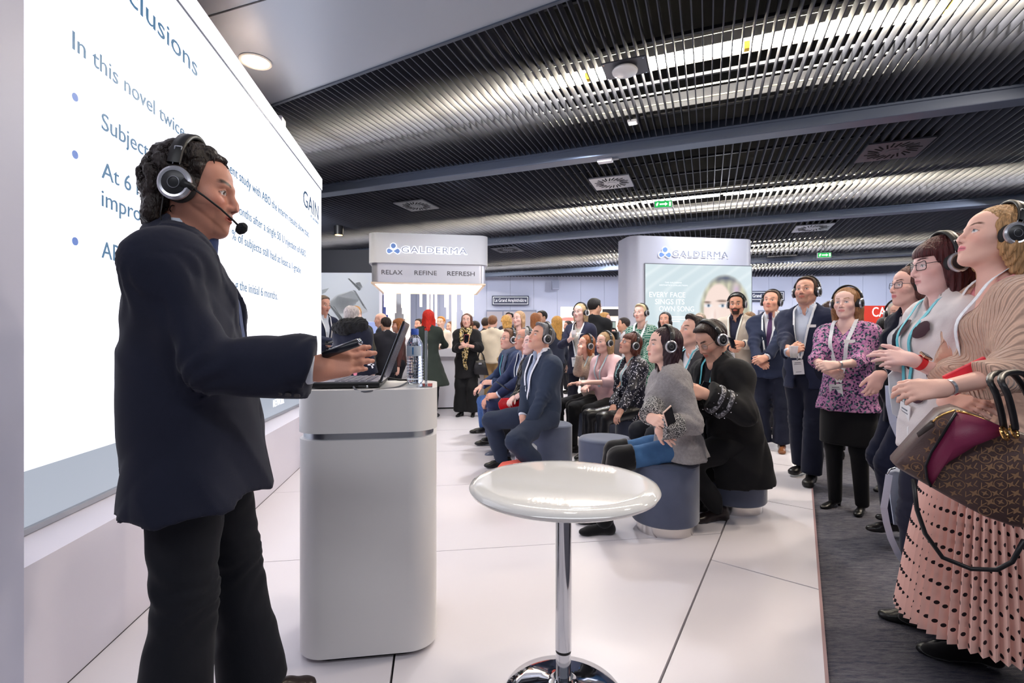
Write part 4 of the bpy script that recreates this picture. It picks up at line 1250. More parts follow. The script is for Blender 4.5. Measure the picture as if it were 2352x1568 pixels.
# ------------------------------------------------------------------ hands
def hand_cones(wrist, dirv, nrm, side, curl=.35, spread=.12, thumb=(.5, .3), sc=1.0, k=.006, curls=None):
    """side +1 = left hand. dirv along the fingers, nrm = back of the hand"""
    x = unit(dirv); z = unit(V(nrm) - x * float(V(nrm) @ x)); y = np.cross(z, x) * (-side)   # y to the thumb side
    # left hand, back up (z), fingers forward (x): thumb points to the right = -left
    W = V(wrist)
    def T(p): return W + (x * p[0] + y * p[1] + z * p[2]) * sc
    out = []
    ys = (.030, .010, -.010, -.028); ln = (.070, .078, .072, .056); kn = (.090, .094, .088, .080)
    rr = (.0092, .0094, .0090, .0080)
    for i in range(4):
        out.append(Cone(T((.004, ys[i] * .55, 0)), T((kn[i] - .004, ys[i], .001)), .0165 * sc, .0125 * sc, sq=(z, 1.12), k=.012))
        c = curls[i] if curls else curl
        a = 0.0; p = V(kn[i], ys[i], 0.0); sp = spread * (1.2 - .8 * i)
        for j, fr in enumerate((.44, .30, .26)):
            a += c * (0.9 if j == 0 else 1.25)
            d = V(math.cos(a) * math.cos(sp), math.sin(sp) * math.cos(a), -math.sin(a))
            q = p + d * ln[i] * fr
            out.append(Cone(T(p), T(q), rr[i] * sc * (1 - .10 * j), rr[i] * sc * (.92 - .10 * j), k=k))
            p = q
    t0 = V(.018, .022, -.004); ta, tb_ = thumb
    d = unit(V(math.cos(ta), math.sin(ta), -tb_ * .8)); p1 = t0 + d * .044
    out.append(Cone(T(t0), T(p1), .0150 * sc, .0118 * sc, k=.012))
    d2 = unit(V(math.cos(ta * .55), math.sin(ta * .55), -tb_)); p2 = p1 + d2 * .032
    out.append(Cone(T(p1), T(p2), .0112 * sc, .0100 * sc, k=k))
    d3 = unit(V(math.cos(ta * .3), math.sin(ta * .3), -tb_ * 1.1)); p3 = p2 + d3 * .026
    out.append(Cone(T(p2), T(p3), .0100 * sc, .0082 * sc, k=k))
    return out

# ------------------------------------------------------------------ head set (shared meshes, in head units)
_hp = {}
def hp_meshes():
    if _hp: return _hp
    n = 22; v = []; f = []
    for i in range(n + 1):                       # padded band over the crown
        a = math.pi * (0.07 + 0.86 * i / n)
        c = V(-.012, .100 * math.cos(a), .012 + .124 * math.sin(a)); nn = V(0, math.cos(a), math.sin(a))
        for dx, dr in ((-.017, 0), (-.014, .006), (.014, .006), (.017, 0), (.014, -.005), (-.014, -.005)):
            v.append(c + V(dx, 0, 0) + nn * dr)
    for i in range(n):
        for k in range(6):
            l = (k + 1) % 6; f.append((i*6+k, i*6+l, (i+1)*6+l, (i+1)*6+k))
    _hp['band'] = mesh_from('headband', v, f, True)
    _hp['pad'] = lathe_me('ear_pad', [(.018, .0), (.036, .001), (.0405, .008), (.0405, .020), (.036, .026)], 32)
    _hp['cup'] = lathe_me('ear_cup', [(.036, .024), (.037, .036), (.028, .043), (.0005, .044)], 32)
    _hp['ring'] = lathe_me('silver_ring', [(.0365, .030), (.0405, .033), (.0405, .040), (.0345, .0445), (.029, .043)], 8 * 4, cap=False)
    _hp['badge'] = lathe_me('round_emblem', [(.0135, .0445), (.0145, .0452), (.0135, .0456), (.0125, .0448)], 24, cap=False)
    _hp['arm'] = join_me('slider', [(tube_me('w', [(dx, 0, .036), (dx, .006, .062), (dx, .004, .095)], .0016, 6), Matrix()) for dx in (-.008, .008)] + [(tube_me('w', [(-.008, .004, .095), (.008, .004, .095)], .0016, 6), Matrix())])
    return _hp
m_hp_blk = M('headset_black', (22, 22, 25), .45); m_hp_sil = M('headset_silver', (205, 207, 216), .28, metal=.8); m_hp_pad = M('headset_pad', (30, 30, 34), .7)
m_hp_cap = M('headset_cap', (34, 35, 40), .35); m_hp_em = M('headset_emblem', (130, 132, 140), .4, metal=.6)
def headphones(mx, label, cap=None, low_detail=False):
    m = hp_meshes()
    e = empty('headphones', label=label, cat='headphones', group='lent listening headphones')
    e.matrix_world = mx
    obj('headband', m['band'], m_hp_blk, e)
    for s in (-1, 1):
        # cups: local z axis of the lathes -> outwards
        R = Matrix.Rotation(math.radians(-90 * s), 4, 'X')
        T = Matrix.Translation((-.006, s * .062, -.008))
        pd = obj('ear_pad', m['pad'], m_hp_pad, e); pd.matrix_local = T @ R
        cp_ = obj('ear_cup', m['cup'], cap or m_hp_cap, e); cp_.matrix_local = T @ R
        rg = obj('silver_ring', m['ring'], m_hp_sil, e); rg.matrix_local = T @ R
        if not low_detail:
            em = obj('emblem', m['badge'], m_hp_em, cp_)
            ar = obj('slider', m['arm'], m_hp_sil, e); ar.matrix_local = Matrix.Translation((-.008, s * .096, -.012)) @ Matrix.Rotation(math.radians(6 * s), 4, 'X') @ Matrix.Diagonal((1, s, 1, 1))
    return e
# ================================================================== PERSON BUILDER
m_skin = M('skin', (220, 180, 160), 0.48, spec=0.35, attr='col', bump=(330, 0.05))
m_skin.node_tree.nodes['Principled BSDF'].inputs['Subsurface Weight'].default_value = 0.0
RES = {0: dict(head=.0044, hair=.0056, cloth=.0110, hand=.0052), 1: dict(head=.0062, hair=.0086, cloth=.0150, hand=.0076), 2: dict(head=.0085, hair=.0125, cloth=.022, hand=.0115)}
_shoe = {}
def shoe_mesh(style):
    if style in _shoe: return _shoe[style]
    if style == 'pump':
        P = [Cone((.0, 0, .050), (.095, 0, .026), .026, .030, k=.02), Ell((.125, 0, .020), (.055, .034, .022), .02), Ell((-.035, 0, .055), (.030, .028, .030), .02), Cone((-.050, 0, .05), (-.052, 0, .0), .018, .012, k=.01)]
    elif style == 'boot':
        P = [Cone((-.02, 0, .045), (.11, 0, .030), .038, .036, k=.02), Ell((.135, 0, .024), (.052, .040, .028), .02), Ell((-.045, 0, .034), (.038, .036, .042), .02), Cone((-.02, 0, .06), (-.015, 0, .22), .044, .052, k=.03, cut_b=True)]
    elif style == 'sneaker':
        P = [Cone((-.02, 0, .045), (.10, 0, .032), .037, .038, k=.02), Ell((.125, 0, .028), (.055, .046, .032), .02), Ell((-.045, 0, .036), (.040, .038, .044), .02), Cone((-.02, 0, .05), (-.026, 0, .105), .040, .041, k=.02, cut_b=True)]
    else:
        P = [Cone((-.02, 0, .045), (.11, 0, .028), .036, .034, k=.02), Ell((.142, 0, .021), (.060, .038, .024), .02), Ell((-.045, 0, .034), (.038, .035, .042), .02), Cone((-.02, 0, .05), (-.028, 0, .095), .037, .037, k=.02, cut_b=True)]
    F = Field(P, .0075)
    F.sub_fn(lambda X, Y, Z: Z - .002 + 0 * X + 0 * Y)
    if style in ('dress', 'sneaker'):           # welt line of the sole
        F.disp_fn(lambda X, Y, Z: np.where(Z < .016, -.004, 0.0) + 0 * X + 0 * Y)
    p, q = F.mesh()
    _shoe[style] = np_mesh('shoe', p, q, True)
    return _shoe[style]

_gl = {}
def glasses_meshes(kind):
    if kind in _gl: return _gl[kind]
    w, h_, n = {'round': (.021, .019, 20), 'rect': (.026, .016, 20), 'cat': (.027, .018, 20)}[kind]
    parts = []; lens = []
    for s in (-1, 1):
        pts = []
        for i in range(n):
            a = 2 * math.pi * i / n
            e = .5 if kind != 'round' else 1.0
            cx = math.copysign(abs(math.cos(a)) ** e, math.cos(a)) * w; cz = math.copysign(abs(math.sin(a)) ** e, math.sin(a)) * h_
            pts.append((.101 - abs(s * .034 + cx) * .22, s * .034 + cx, -.004 + cz + (.004 if kind == 'cat' and abs(s*.034 + cx) > .045 and cz > 0 else 0)))
        parts.append((tube_me('rim', pts, .0017, 6, closed=True), Matrix()))
        lens.append(pts)
        parts.append((tube_me('temple', [(.088, s * .060, .004), (.05, s * .074, .006), (-.01, s * .080, .004), (-.03, s * .080, -.012)], .0016, 6), Matrix()))
    parts.append((tube_me('bridge', [(.0975, -.012, .002), (.103, 0, .005), (.0975, .012, .002)], .0015, 6), Matrix()))
    _gl[kind] = (join_me('glasses_frame', parts), [mesh_from('lens', pts, [tuple(range(len(pts)))]) for pts in lens])
    return _gl[kind]
m_lens = M('spectacle_lens', (235, 245, 250), .03, spec=.6, alpha=.18)

def torso_sdf(prims, P):
    d = np.full(len(P), .3)
    for p in prims: d = smin(d, p.d(P[:, 0], P[:, 1], P[:, 2]), max(p.k, 1e-3))
    return d

def person(label, yaw=180, H=1.75, sex='m', head_at=None, pos=None, sit=None, lean=0, tilt=0, twist=0, head=(0, 0, 0), hands=None, feet=None,
           skin=(222, 182, 162), hair=('short', (40, 30, 26), {}), top=None, inner=None, bottom=('trousers', (30, 32, 40)), shoes=('dress', (16, 15, 16)),
           tie=None, q=1, phones=None, glasses=None, lanyard=None, face=None, bulk=1.0, base_z=0.0, seed=1, decolte=False, extra=None, belly=0.0, bust=1.0, hand_res=None, neck_fwd=.02, shoulder=1.0, fine=1.0):
    R = {k_: v_ * fine for k_, v_ in RES[q].items()}
    s = H / 1.75; male = sex == 'm'
    hs = s * (1.0 if male else .965) * (face or {}).get('size', 1.0)
    hz = base_z
    # ---------------- skeleton (fwd, left, up)
    la, ti_ = math.radians(lean), math.radians(tilt)
    tu = unit(V(math.sin(la), math.sin(ti_), math.cos(la))); tl0 = V(0, 1, 0)
    tf = unit(np.cross(tl0, tu)); tl = np.cross(tu, tf)
    tw = math.radians(twist)
    sf, sl_ = tf * math.cos(tw) + tl * math.sin(tw), tl * math.cos(tw) - tf * math.sin(tw)     # shoulder frame
    pel = V(0, 0, (.945 * s if sit is None else sit + .105 * s))
    if sit is not None: pel = pel + V(0, 0, 0)
    wai, che, N = pel + tu * .14 * s, pel + tu * .30 * s, pel + tu * .525 * s
    shw = (.178 if male else .150) * s * shoulder * (1 + (bulk - 1) * .5)
    Sh = {1: N - tu * .084 * s + sl_ * shw, -1: N - tu * .084 * s - sl_ * shw}
    Hi = {k: pel + V(0, k * .088 * s, -.02 * s) for k in (1, -1)}
    nd = unit(tu + V(0, 0, .8))
    C = N + nd * .150 * s + sf * neck_fwd * s
    HR = rotm(*head)
    hands = hands or {}; feet = feet or {}
    # ---------------- world placement
    yr = math.radians(yaw)
    cr, sr = math.cos(yr), math.sin(yr)
    if head_at is not None:
        hx, hy = GX(head_at[0], head_at[1]), head_at[1]
        px_, py_ = hx - (cr * C[0] - sr * C[1]), hy - (sr * C[0] + cr * C[1])
    else: px_, py_ = pos
    root = empty('person', (px_, py_, hz), yr, label=label, cat='person')
    def w2l(p):                   # world point -> figure frame
        x, y = p[0] - px_, p[1] - py_
        return V(cr * x + sr * y, -sr * x + cr * y, p[2] - hz)
    def wd2l(d): return V(cr * d[0] + sr * d[1], -sr * d[0] + cr * d[1], d[2])
    for hd in list(hands.values()):
        if 'w' in hd: px1, py1, Y1 = hd['w']; hd['t'] = w2l((GX(px1, Y1), Y1, GZ(py1, Y1)))
        for kk in ('dir', 'nrm', 'pole'):
            if kk + 'w' in hd: hd[kk] = wd2l(hd[kk + 'w'])
    for ft in list(feet.values()):
        if 'w' in ft: px1, py1, Y1 = ft['w']; ft['t'] = w2l((GX(px1, Y1), Y1, GZ(py1, Y1)))
    El, Wr = {}, {}
    for k, nm in ((1, 'L'), (-1, 'R')):
        hd = hands.get(nm, {})
        t = hd.get('t')
        if t is None: t = (.05, k * .25, .86 * s) if sit is None else (.32, k * .14, sit + .20)
        t = V(*t)
        pole = hd.get('pole', (-.7, k * .7, -.3))
        El[k], Wr[k] = ik(Sh[k], t, .285 * s, .255 * s, pole)
    Kn, An = {}, {}
    for k, nm in ((1, 'L'), (-1, 'R')):
        ft = feet.get(nm, {})
        t = ft.get('t', (0.0, k * .10, .085) if sit is None else (.43 * s, k * .12, .085))
        t = V(t[0], t[1], t[2] if len(t) > 2 else .085)
        Kn[k], An[k] = ik(Hi[k], t, .422 * s, .422 * s, ft.get('pole', (1, k * .12, .15 if sit is None else 1)))
    # ---------------- clothing primitives
    wt = dict(hip=.158, hipd=.118, wai=.142, waid=.108, che=.160, ched=.115) if male else dict(hip=.162, hipd=.122, wai=.122, waid=.095, che=.136, ched=.102)
    for k in wt: wt[k] *= s * bulk
    wt['waid'] += belly * .8; wt['wai'] += belly * .5; wt['hipd'] += belly * .4
    def torso(i=0.0):
        a, b, c = wt['hip'] + i, wt['wai'] + i, wt['che'] + i
        P = [Cone(pel, wai, a, b, sq=(tf, a / (wt['hipd'] + i)), k=.05), Cone(wai, che, b, c, sq=(unit(tf + sf), c / (wt['ched'] + i)), k=.06),
             Cone(Sh[1] - sl_ * .015, Sh[-1] + sl_ * .015, (.049 if male else .042) * s + i * .7, (.049 if male else .042) * s + i * .7, k=.06),
             Cone(N - sf * .012, Sh[1] * .85 + N * .15 - tu * .006, .055 * s * (1 if male else .86) + i * .6, .043 * s * (1 if male else .9) + i * .6, k=.06), Cone(N - sf * .012, Sh[-1] * .85 + N * .15 - tu * .006, .055 * s * (1 if male else .86) + i * .6, .043 * s * (1 if male else .9) + i * .6, k=.06)]
        for k in (1, -1): P.append(Cone(Sh[k] - tu * .03 * s - sl_ * k * .015 * s, wai + sl_ * k * .055 * s, .052 * s * bulk + i, .05 * s * bulk + i, k=.07))
        if not male and bust > 0:
            for k in (1, -1):
                P.append(Ell(che + tu * .045 * s + sf * (.070 * s) + sl_ * k * .066 * s, V(.060, .062, .062) * s * bust + i * .7, .05))
        return P
    def arm(k, i=0.0, frm=0.0, to=1.0, cuff=.0):
        u = .043 * s * bulk ** .5 * (1 if male else .84); e = .042 * s * (1 if male else .84); w = .030 * s * (1 if male else .85)
        end = El[k] + (Wr[k] - El[k]) * to
        P = [Cone(Sh[k] - tu * .01 * s, El[k], u + i, e + i, k=.085)]
        if to > 0: P.append(Cone(El[k], end, e + i, w + i + cuff, k=.03, cut_b=True))
        return P
    def half_sleeve(k, i, fr):
        u = .050 * s * bulk ** .5 * (1 if male else .86)
        return [Cone(Sh[k], Sh[k] + (El[k] - Sh[k]) * fr, u + i, u * .95 + i, k=.045, cut_b=True)]
    def leg(k, i=0.0, flare=0.0, to=1.0):
        th = .086 * s * bulk * (1 if male else .98); kn = .060 * s; an = .040 * s
        P = [Cone(Hi[k], Kn[k], th + i, kn + i, k=.05)]
        end = Kn[k] + (An[k] - Kn[k]) * to
        P.append(Cone(Kn[k], end, kn + i, an + i + flare, k=.03, cut_b=True))
        return P
    # ---------------- body: head + hands + hidden core in one mesh
    fsp = dict(skin=skin, hair_col=hair[1], brow=tuple(int(v * .8) for v in hair[1]))
    fsp.update(face or {})
    nb_h = HR.T @ ((N - tu * .02 - C) / hs)
    up_h = HR.T @ V(0, 0, 1)
    hp = head_prims(sex)
    nr = (.056 if male else .046)
    neck = [Cone((-.022, 0, -.045), nb_h, nr, nr * 1.12, k=.03), Cone((.02, 0, -.07), nb_h + HR.T @ (sf * .015 / hs) , .03, nr * .8, k=.03)]
    if decolte:
        ce = HR.T @ ((che + tu * .08 * s - C) / hs); sfh = HR.T @ sf
        neck += [Cone(nb_h + .0, ce, .055, .125 * (1.1 if male else 1.0), sq=(sfh, 1.45), k=.05)]
        for k in (1, -1): neck.append(Cone(nb_h - HR.T @ (sf * .01), HR.T @ ((Sh[k] * .75 + N * .25 - tu * .004 - C) / hs), .044, .040, k=.05))
    Fh = Field(hp + neck, R['head'], pad=.012)
    head_features(Fh, sex)
    if (face or {}).get('mouth'):
        Fh.sub(Ell((.094, 0, -.071), (.016, .014, .0045)), .003)
    Ph, Qh = Fh.mesh()
    colh = face_colors(Ph, fsp)
    Pb = [(Ph * hs) @ HR.T + C]; Qb = [Qh]; Cb = [colh]
    off = len(Ph)
    sk = np.array(lin(skin))
    hr = hand_res or R['hand']
    nails = (face or {}).get('nails')
    for k, nm in ((1, 'L'), (-1, 'R')):
        hd = hands.get(nm, {})
        if hd.get('hide'): continue
        fd = unit(Wr[k] - El[k])
        dirv = V(hd['dir']) if 'dir' in hd else fd
        nrm = hd.get('nrm', (0, k * 1.0, 0) if sit is None else (0, 0, 1))
        if not bool(np.linalg.norm(np.cross(unit(dirv), unit(nrm))) > .1): nrm = (0, 0, 1) if abs(unit(dirv)[2]) < .8 else (0, k, 0)
        hcs = hand_cones(Wr[k], dirv, nrm, k, hd.get('curl', .42), hd.get('spread', .05), hd.get('thumb', (.55, .35)), s * (1.0 if male else .9), curls=hd.get('curls'))
        fa = hd.get('bare', .35)
        hcs.append(Cone(El[k] + (Wr[k] - El[k]) * (1 - fa), Wr[k] + unit(dirv) * .012, (.030 + .012 * fa) * s * (1 if male else .84), .0265 * s * (1 if male else .86), k=.02))
        if fa > .8: hcs.append(Cone(Sh[k] * .35 + El[k] * .65, El[k], .044 * s * (1 if male else .86), .040 * s * (1 if male else .86), k=.03))
        Fd = Field(hcs, hr, pad=.01); p_, q_ = Fd.mesh()
        c_ = np.tile(sk, (len(p_), 1)); 
        if nails:
            for i in range(4):
                tip = hcs[i * 4 + 3].b
                m_ = np.linalg.norm(p_ - (tip + unit(hcs[i*4+3].b - hcs[i*4+3].a) * .003), axis=1) < .0105
                c_[m_] = lin(nails)
        Pb.append(p_); Qb.append(q_ + off); Cb.append(c_); off += len(p_)
    core = [Cone(pel, che, .10 * s, .10 * s, sq=(tf, 1.3), k=.04), Cone(che, N, .08 * s, .04 * s, k=.04), Cone(Sh[1], Sh[-1], .035 * s, .035 * s, k=.04)]
    for k in (1, -1): core += [Cone(Sh[k], El[k], .036 * s, .03 * s, k=.02), Cone(El[k], Wr[k], .028 * s, .02 * s, k=.02), Cone(Hi[k], Kn[k], .06 * s, .04 * s, k=.02), Cone(Kn[k], An[k], .038 * s, .028 * s, k=.02)]
    if 'legs' in (extra or {}):
        F_ = Field(leg(1, -.004) + leg(-1, -.004), .009); p_, q_ = F_.mesh(); Pb.append(p_); Qb.append(q_ + off); Cb.append(np.tile(sk, (len(p_), 1))); off += len(p_)
    Fc = Field(core, .034); p_, q_ = Fc.mesh(); Pb.append(p_); Qb.append(q_ + off); Cb.append(np.tile(sk, (len(p_), 1)))
    mesh_obj('body', np.concatenate(Pb), np.concatenate(Qb), m_skin, root, np.concatenate(Cb))
    # ---------------- hair
    Hm = Matrix([[*(HR[i] * hs), C[i]] for i in range(3)] + [[0, 0, 0, 1]])
    st, hc, ho = hair
    if st not in ('none', 'scalp'):
        p_, q_ = hair_mesh(st, ho, R['hair'] * ho.get('fine', 1.0), seed, up_h)
        mesh_obj(ho.get('name', 'hair'), (p_ * hs) @ HR.T + C, q_, ho.get('mat') or hair_mat(hc, 'curly' in st), root)
    # ---------------- clothes
    def local(X, Y, Z):            # shoulder-frame coordinates about the neck base
        x, y, z = X - N[0], Y - N[1], Z - N[2]
        return (x * sf[0] + y * sf[1] + z * sf[2], x * sl_[0] + y * sl_[1] + z * sl_[2], x * tu[0] + y * tu[1] + z * tu[2])
    surf = torso(.004)
    seatcut = None if sit is None else (lambda X, Y, Z: np.maximum(Z - (sit + .006), X - .15) + 0 * Y)
    def garment(name, prims, mat, v=None, neck=.066, neckcut=True, wr=.004, lapel=0.0, neckz=.0, cutfn=None, fq=1.0, late=None, vent=None):
        allp = prims + (late or [])
        F = Field(prims, R['cloth'] * fq, lo=np.min([p.lo for p in allp], 0), hi=np.max([p.hi for p in allp], 0))
        if cutfn: F.sub_fn(cutfn)
        for p in (late or []): F.add(p)
        if seatcut and name != 'coat': F.sub_fn(seatcut)
        def joint_folds(c, d_in, d_out, rad, amp):      # creases that fan out from a bent joint
            bis = unit(unit(d_out) - unit(d_in)); ax2 = unit(unit(d_out) + unit(d_in))
            sl = F.sl(V(c) - rad * 2, V(c) + rad * 2)
            X, Y, Z = F.grid(sl)
            x, y, z = X - c[0], Y - c[1], Z - c[2]
            a = x * ax2[0] + y * ax2[1] + z * ax2[2]; b = x * bis[0] + y * bis[1] + z * bis[2]
            w = np.exp(-((x * x + y * y + z * z) / rad ** 2))
            ph = np.arctan2(a, b + rad * 1.1)
            F.D[sl] += (amp * w * np.sin(ph * 17 + 1.3 * np.sin(b * 40 + seed))).astype(f32)
        if q < 2 and wr and late:
            for k in (1, -1):
                joint_folds(El[k], El[k] - Sh[k], Wr[k] - El[k], .115 * s, .0048 * s)
                joint_folds(Sh[k] - tu * .05 * s, sl_ * k, El[k] - Sh[k], .12 * s, .0035 * s)
        if q < 2 and wr and name == 'trousers':
            for k in (1, -1): joint_folds(Kn[k], Kn[k] - Hi[k], An[k] - Kn[k], .13 * s, .0050 * s)
        if vent is not None:
            def vs_(X, Y, Z):
                pf, pl, pu = local(X, Y, Z)
                return np.where((pf < .02) & (pu < -.40 * s) & (pl > vent) & (pl < .3), -.007, 0.0)
            F.disp_fn(vs_)
        if wr: F.wrinkle(wr, seed + len(name))
        if v:                      # V opening: (half width at neck, depth of the point, half width below)
            hw, dp, lowv = v
            def vf(X, Y, Z):
                pf, pl, pu = local(X, Y, Z)
                hwv = np.where(pu > -dp, hw * np.clip((pu + dp) / dp, 0, 1.25), lowv * np.clip((-dp - pu) / .12, 0, 1))
                return np.maximum(np.abs(pl) - hwv, -pf)
            if lapel:
                def lf(X, Y, Z):
                    pf, pl, pu = local(X, Y, Z)
                    hwv = hw * np.clip((pu + dp) / dp, 0, 1.25)
                    wd = .062 * s * np.clip((pu + dp) / dp * 1.5, 0, 1) * np.clip(1.35 - np.clip(pu + .10, 0, 1) * 6, .5, 1)
                    inb = (np.abs(pl) < hwv + wd) & (pu > -dp) & (pf > -.02)
                    return np.where(inb, -lapel, 0.0)
                F.disp_fn(lf)
            F.sub_fn(vf)
        if neckcut:
            F.sub(Cone(N - tu * .012 + sf * .012 + tu * neckz, C, neck * s, neck * s, k=.01), .004)
        p, qd = F.mesh()
        return mesh_obj(name, p, qd, mat, root)
    kinds = {}
    if bottom:
        bk, bcol = bottom[0], bottom[1]; bo_ = bottom[2] if len(bottom) > 2 else {}
        bm_ = bo_.get('mat') or cloth(bcol, kind=bo_.get('fab', 'wool'))
        if bk == 'trousers':
            i = bo_.get('i', .010 if male else .004)
            pr = leg(1, i, bo_.get('flare', .012 if male else .004)) + leg(-1, i, bo_.get('flare', .012 if male else .004)) + [Cone(pel - V(0, 0, 0), wai - tu * .05 * s, wt['hip'] + i * .5, wt['wai'] + i * .5, sq=(tf, wt['hip'] / wt['hipd']), k=.05), Cone(Hi[1], Hi[-1], .09 * s * bulk, .09 * s * bulk, k=.05)]
            garment('trousers', pr, bm_, neckcut=False, wr=.006, fq=1.25)
        elif bk == 'skirt':
            hem = bo_.get('hem', .50); i = .012
            en = pel + V(0, 0, hem - pel[2])
            pr = [Cone(pel - tu * .03, wai - tu * .05, wt['hip'] + .002, wt['wai'] - .004, sq=(tf, wt['hip'] / wt['hipd']), k=.04), Cone(pel + tu * .01, en, wt['hip'] + i, bo_.get('hw', .17), sq=(tf, bo_.get('sq', 1.25)), k=.03, cut_a=True, cut_b=True)]
            garment('skirt', pr, bm_, neckcut=False, wr=.003)
            tl_ = bo_.get('tights')
            if tl_: garment('tights', leg(1, .002, .004, 1.10) + leg(-1, .002, .004, 1.10), cloth(tl_), neckcut=False, wr=0)
    if inner:
        ik_, ic = inner[0], inner[1]; io = inner[2] if len(inner) > 2 else {}
        im = io.get('mat') or cloth(ic, kind=io.get('fab', 'wool'))
        surf = torso(.006)
        pr = torso(.004)
        if ik_ == 'shirt':
            col_ = [Cone(N - tu * .01 + sf * .006, N + nd * .062 * s + sf * .010 * s, .070 * s, .063 * s, k=.012, cut_b=True)]
            garment('shirt', pr + col_, im, v=io.get('v', (.018, .075, 0)), neck=.056 if male else .049, wr=0, fq=.9)
        else:
            garment({'top': 'top', 'dress': 'dress'}.get(ik_, ik_), pr + ([Cone(N, N + nd * .07 * s + sf * .012, .062 * s, .056 * s, k=.02, cut_b=True)] if io.get('turtle') else []), im, v=io.get('v'), neck=io.get('neck', .066), neckz=io.get('neckz', 0), wr=.003, fq=.95)
    if top:
        tk, tc_ = top[0], top[1]; to_ = top[2] if len(top) > 2 else {}
        tm = to_.get('mat') or cloth(tc_, kind=to_.get('fab', 'wool'))
        i = to_.get('i', .020 if tk in ('jacket', 'coat') else .010)
        hem = to_.get('hem', -.15 if tk == 'jacket' else -.05) * s
        slv = to_.get('sleeve', .93)
        ai = to_.get('ai', .013 if tk in ('jacket', 'coat') else .009)
        surf = torso(i)
        pr = torso(i)
        hemw = to_.get('hemw', .012)
        if sit is None or tk == 'coat' or to_.get('drape'):
            en = pel + tu * hem if tk != 'coat' else pel + V(0, 0, hem)
            if sit is not None and tk == 'coat': en = pel + V(-.04, 0, hem)
            pr.append(Cone(wai, en, wt['wai'] + i, wt['hip'] + i + hemw, sq=(tf, to_.get('sq', (wt['hip'] + .0) / (wt['hipd']))), k=.04, cut_b=True))
        else:
            pr.append(Cone(pel - tu * .03, wai, wt['hip'] + i + .004, wt['wai'] + i, sq=(tf, wt['hip'] / wt['hipd'] * .95), k=.04))
        late = []
        for k in (1, -1):
            if slv >= 1.5: pass
            elif slv < 0: late += half_sleeve(k, ai, -slv)
            else: late += arm(k, ai, to=slv, cuff=to_.get('cuff', .010 if male else .006))
        if to_.get('collar'):      # high collar / cowl / fur
            cw = to_['collar']; pr.append(Cone(N - tu * .01, N + nd * cw[1] * s, cw[0] * s, cw[0] * .92 * s, k=.03, cut_b=True))
        if tk in ('jacket', 'coat', 'cardigan') and not to_.get('nocollar'):
            pr.append(Cone(N - tu * .015 - sf * .018, N + nd * .030 * s - sf * .018, .078 * s, .070 * s, k=.012, cut_b=True))
        body_cut = None
        hz_ = pel + tu * hem
        def hemcut(X, Y, Z):       # clear everything of the torso below the hem
            return (X - hz_[0]) * tu[0] + (Y - hz_[1]) * tu[1] + (Z - hz_[2]) * tu[2]
        garment(to_.get('name', tk), pr + to_.get('more', []), tm, v=to_.get('v'), neck=to_.get('neck', .070 if male else .064), neckz=to_.get('neckz', 0), wr=to_.get('wr', .008), lapel=to_.get('lapel', .006 if tk in ('jacket', 'coat') and to_.get('v') else 0),
                cutfn=hemcut if (sit is None and tk != 'coat') else None, late=late, vent=to_.get('vent'))
        if tk == 'jacket' and inner and slv > .8 and to_.get('shirt_cuff', True):
            for k in (1, -1):
                if hands.get('L' if k == 1 else 'R', {}).get('hide'): continue
                a_ = El[k] + (Wr[k] - El[k]) * (slv - .06); b_ = El[k] + (Wr[k] - El[k]) * (slv + .045)
                Fq = Field([Cone(a_, b_, .040 * s * (1 if male else .86), .037 * s * (1 if male else .86), cut_a=True, cut_b=True, k=.005)], min(.006, R['cloth'] * .8)); p_, q_ = Fq.mesh()
                mesh_obj('shirt_cuff', p_, q_, inner[2].get('mat') if len(inner) > 2 and inner[2].get('mat') else cloth(inner[1]), root)
    # ---------------- draping helpers on the chest
    def front(pl, pu, lift=.006, src=None):
        src = src or surf
        pf = np.linspace(.34, -.12, 116) * s
        A, B = np.meshgrid(np.arange(len(pl)), pf, indexing='ij')
        P = N + sl_ * np.asarray(pl)[A.ravel()][:, None] + tu * np.asarray(pu)[A.ravel()][:, None] + sf * B.ravel()[:, None]
        d = torso_sdf(src, P).reshape(A.shape)
        hit = np.argmax(d < lift, axis=1)
        hit = np.where((d < lift).any(1), hit, len(pf) - 1)
        return N + sl_ * np.asarray(pl)[:, None] + tu * np.asarray(pu)[:, None] + sf * pf[hit][:, None]
    def ribbon(name, pts, width, mat, par, th=.0022):
        P = np.asarray(pts, float); n = len(P)
        for _ in range(3): P[1:-1] = (P[:-2] + 2 * P[1:-1] + P[2:]) / 4
        T = np.gradient(P, axis=0)
        w = width if hasattr(width, '__len__') else [width] * n
        v = []; f = []
        for i in range(n):
            t = unit(T[i]); nn = unit(sf - t * float(sf @ t)); sd_ = np.cross(t, nn)
            for a, b in ((-1, 0), (1, 0), (1, 1), (-1, 1)): v.append(P[i] + sd_ * a * w[i] / 2 + nn * (b * th))
        for i in range(n - 1):
            for k in range(4): f.append((i*4+k, i*4+(k+1) % 4, (i+1)*4+(k+1) % 4, (i+1)*4+k))
        f += [(3, 2, 1, 0), ((n-1)*4, (n-1)*4+1, (n-1)*4+2, (n-1)*4+3)]
        return obj(name, mesh_from(name, v, f, False), mat, par)
    if tie:
        pu = np.linspace(.0, -.36 * s, 24); sh_ = torso(.006)
        pts = front(np.zeros(24), pu, .010, sh_)
        pts[:2] += sf * .006
        wv = [.034 * s - .010 * s * math.exp(-((i - 3) / 1.6) ** 2) + .030 * s * min(1, i / 22) for i in range(24)]
        ribbon('tie', pts, wv, cloth(tie), root, .005)
        kn = Field([Cone(pts[0] + tu * .012, pts[2], .021 * s, .014 * s, k=.01)], .006); p_, q_ = kn.mesh(); mesh_obj('tie_knot', p_, q_, cloth(tie), root)
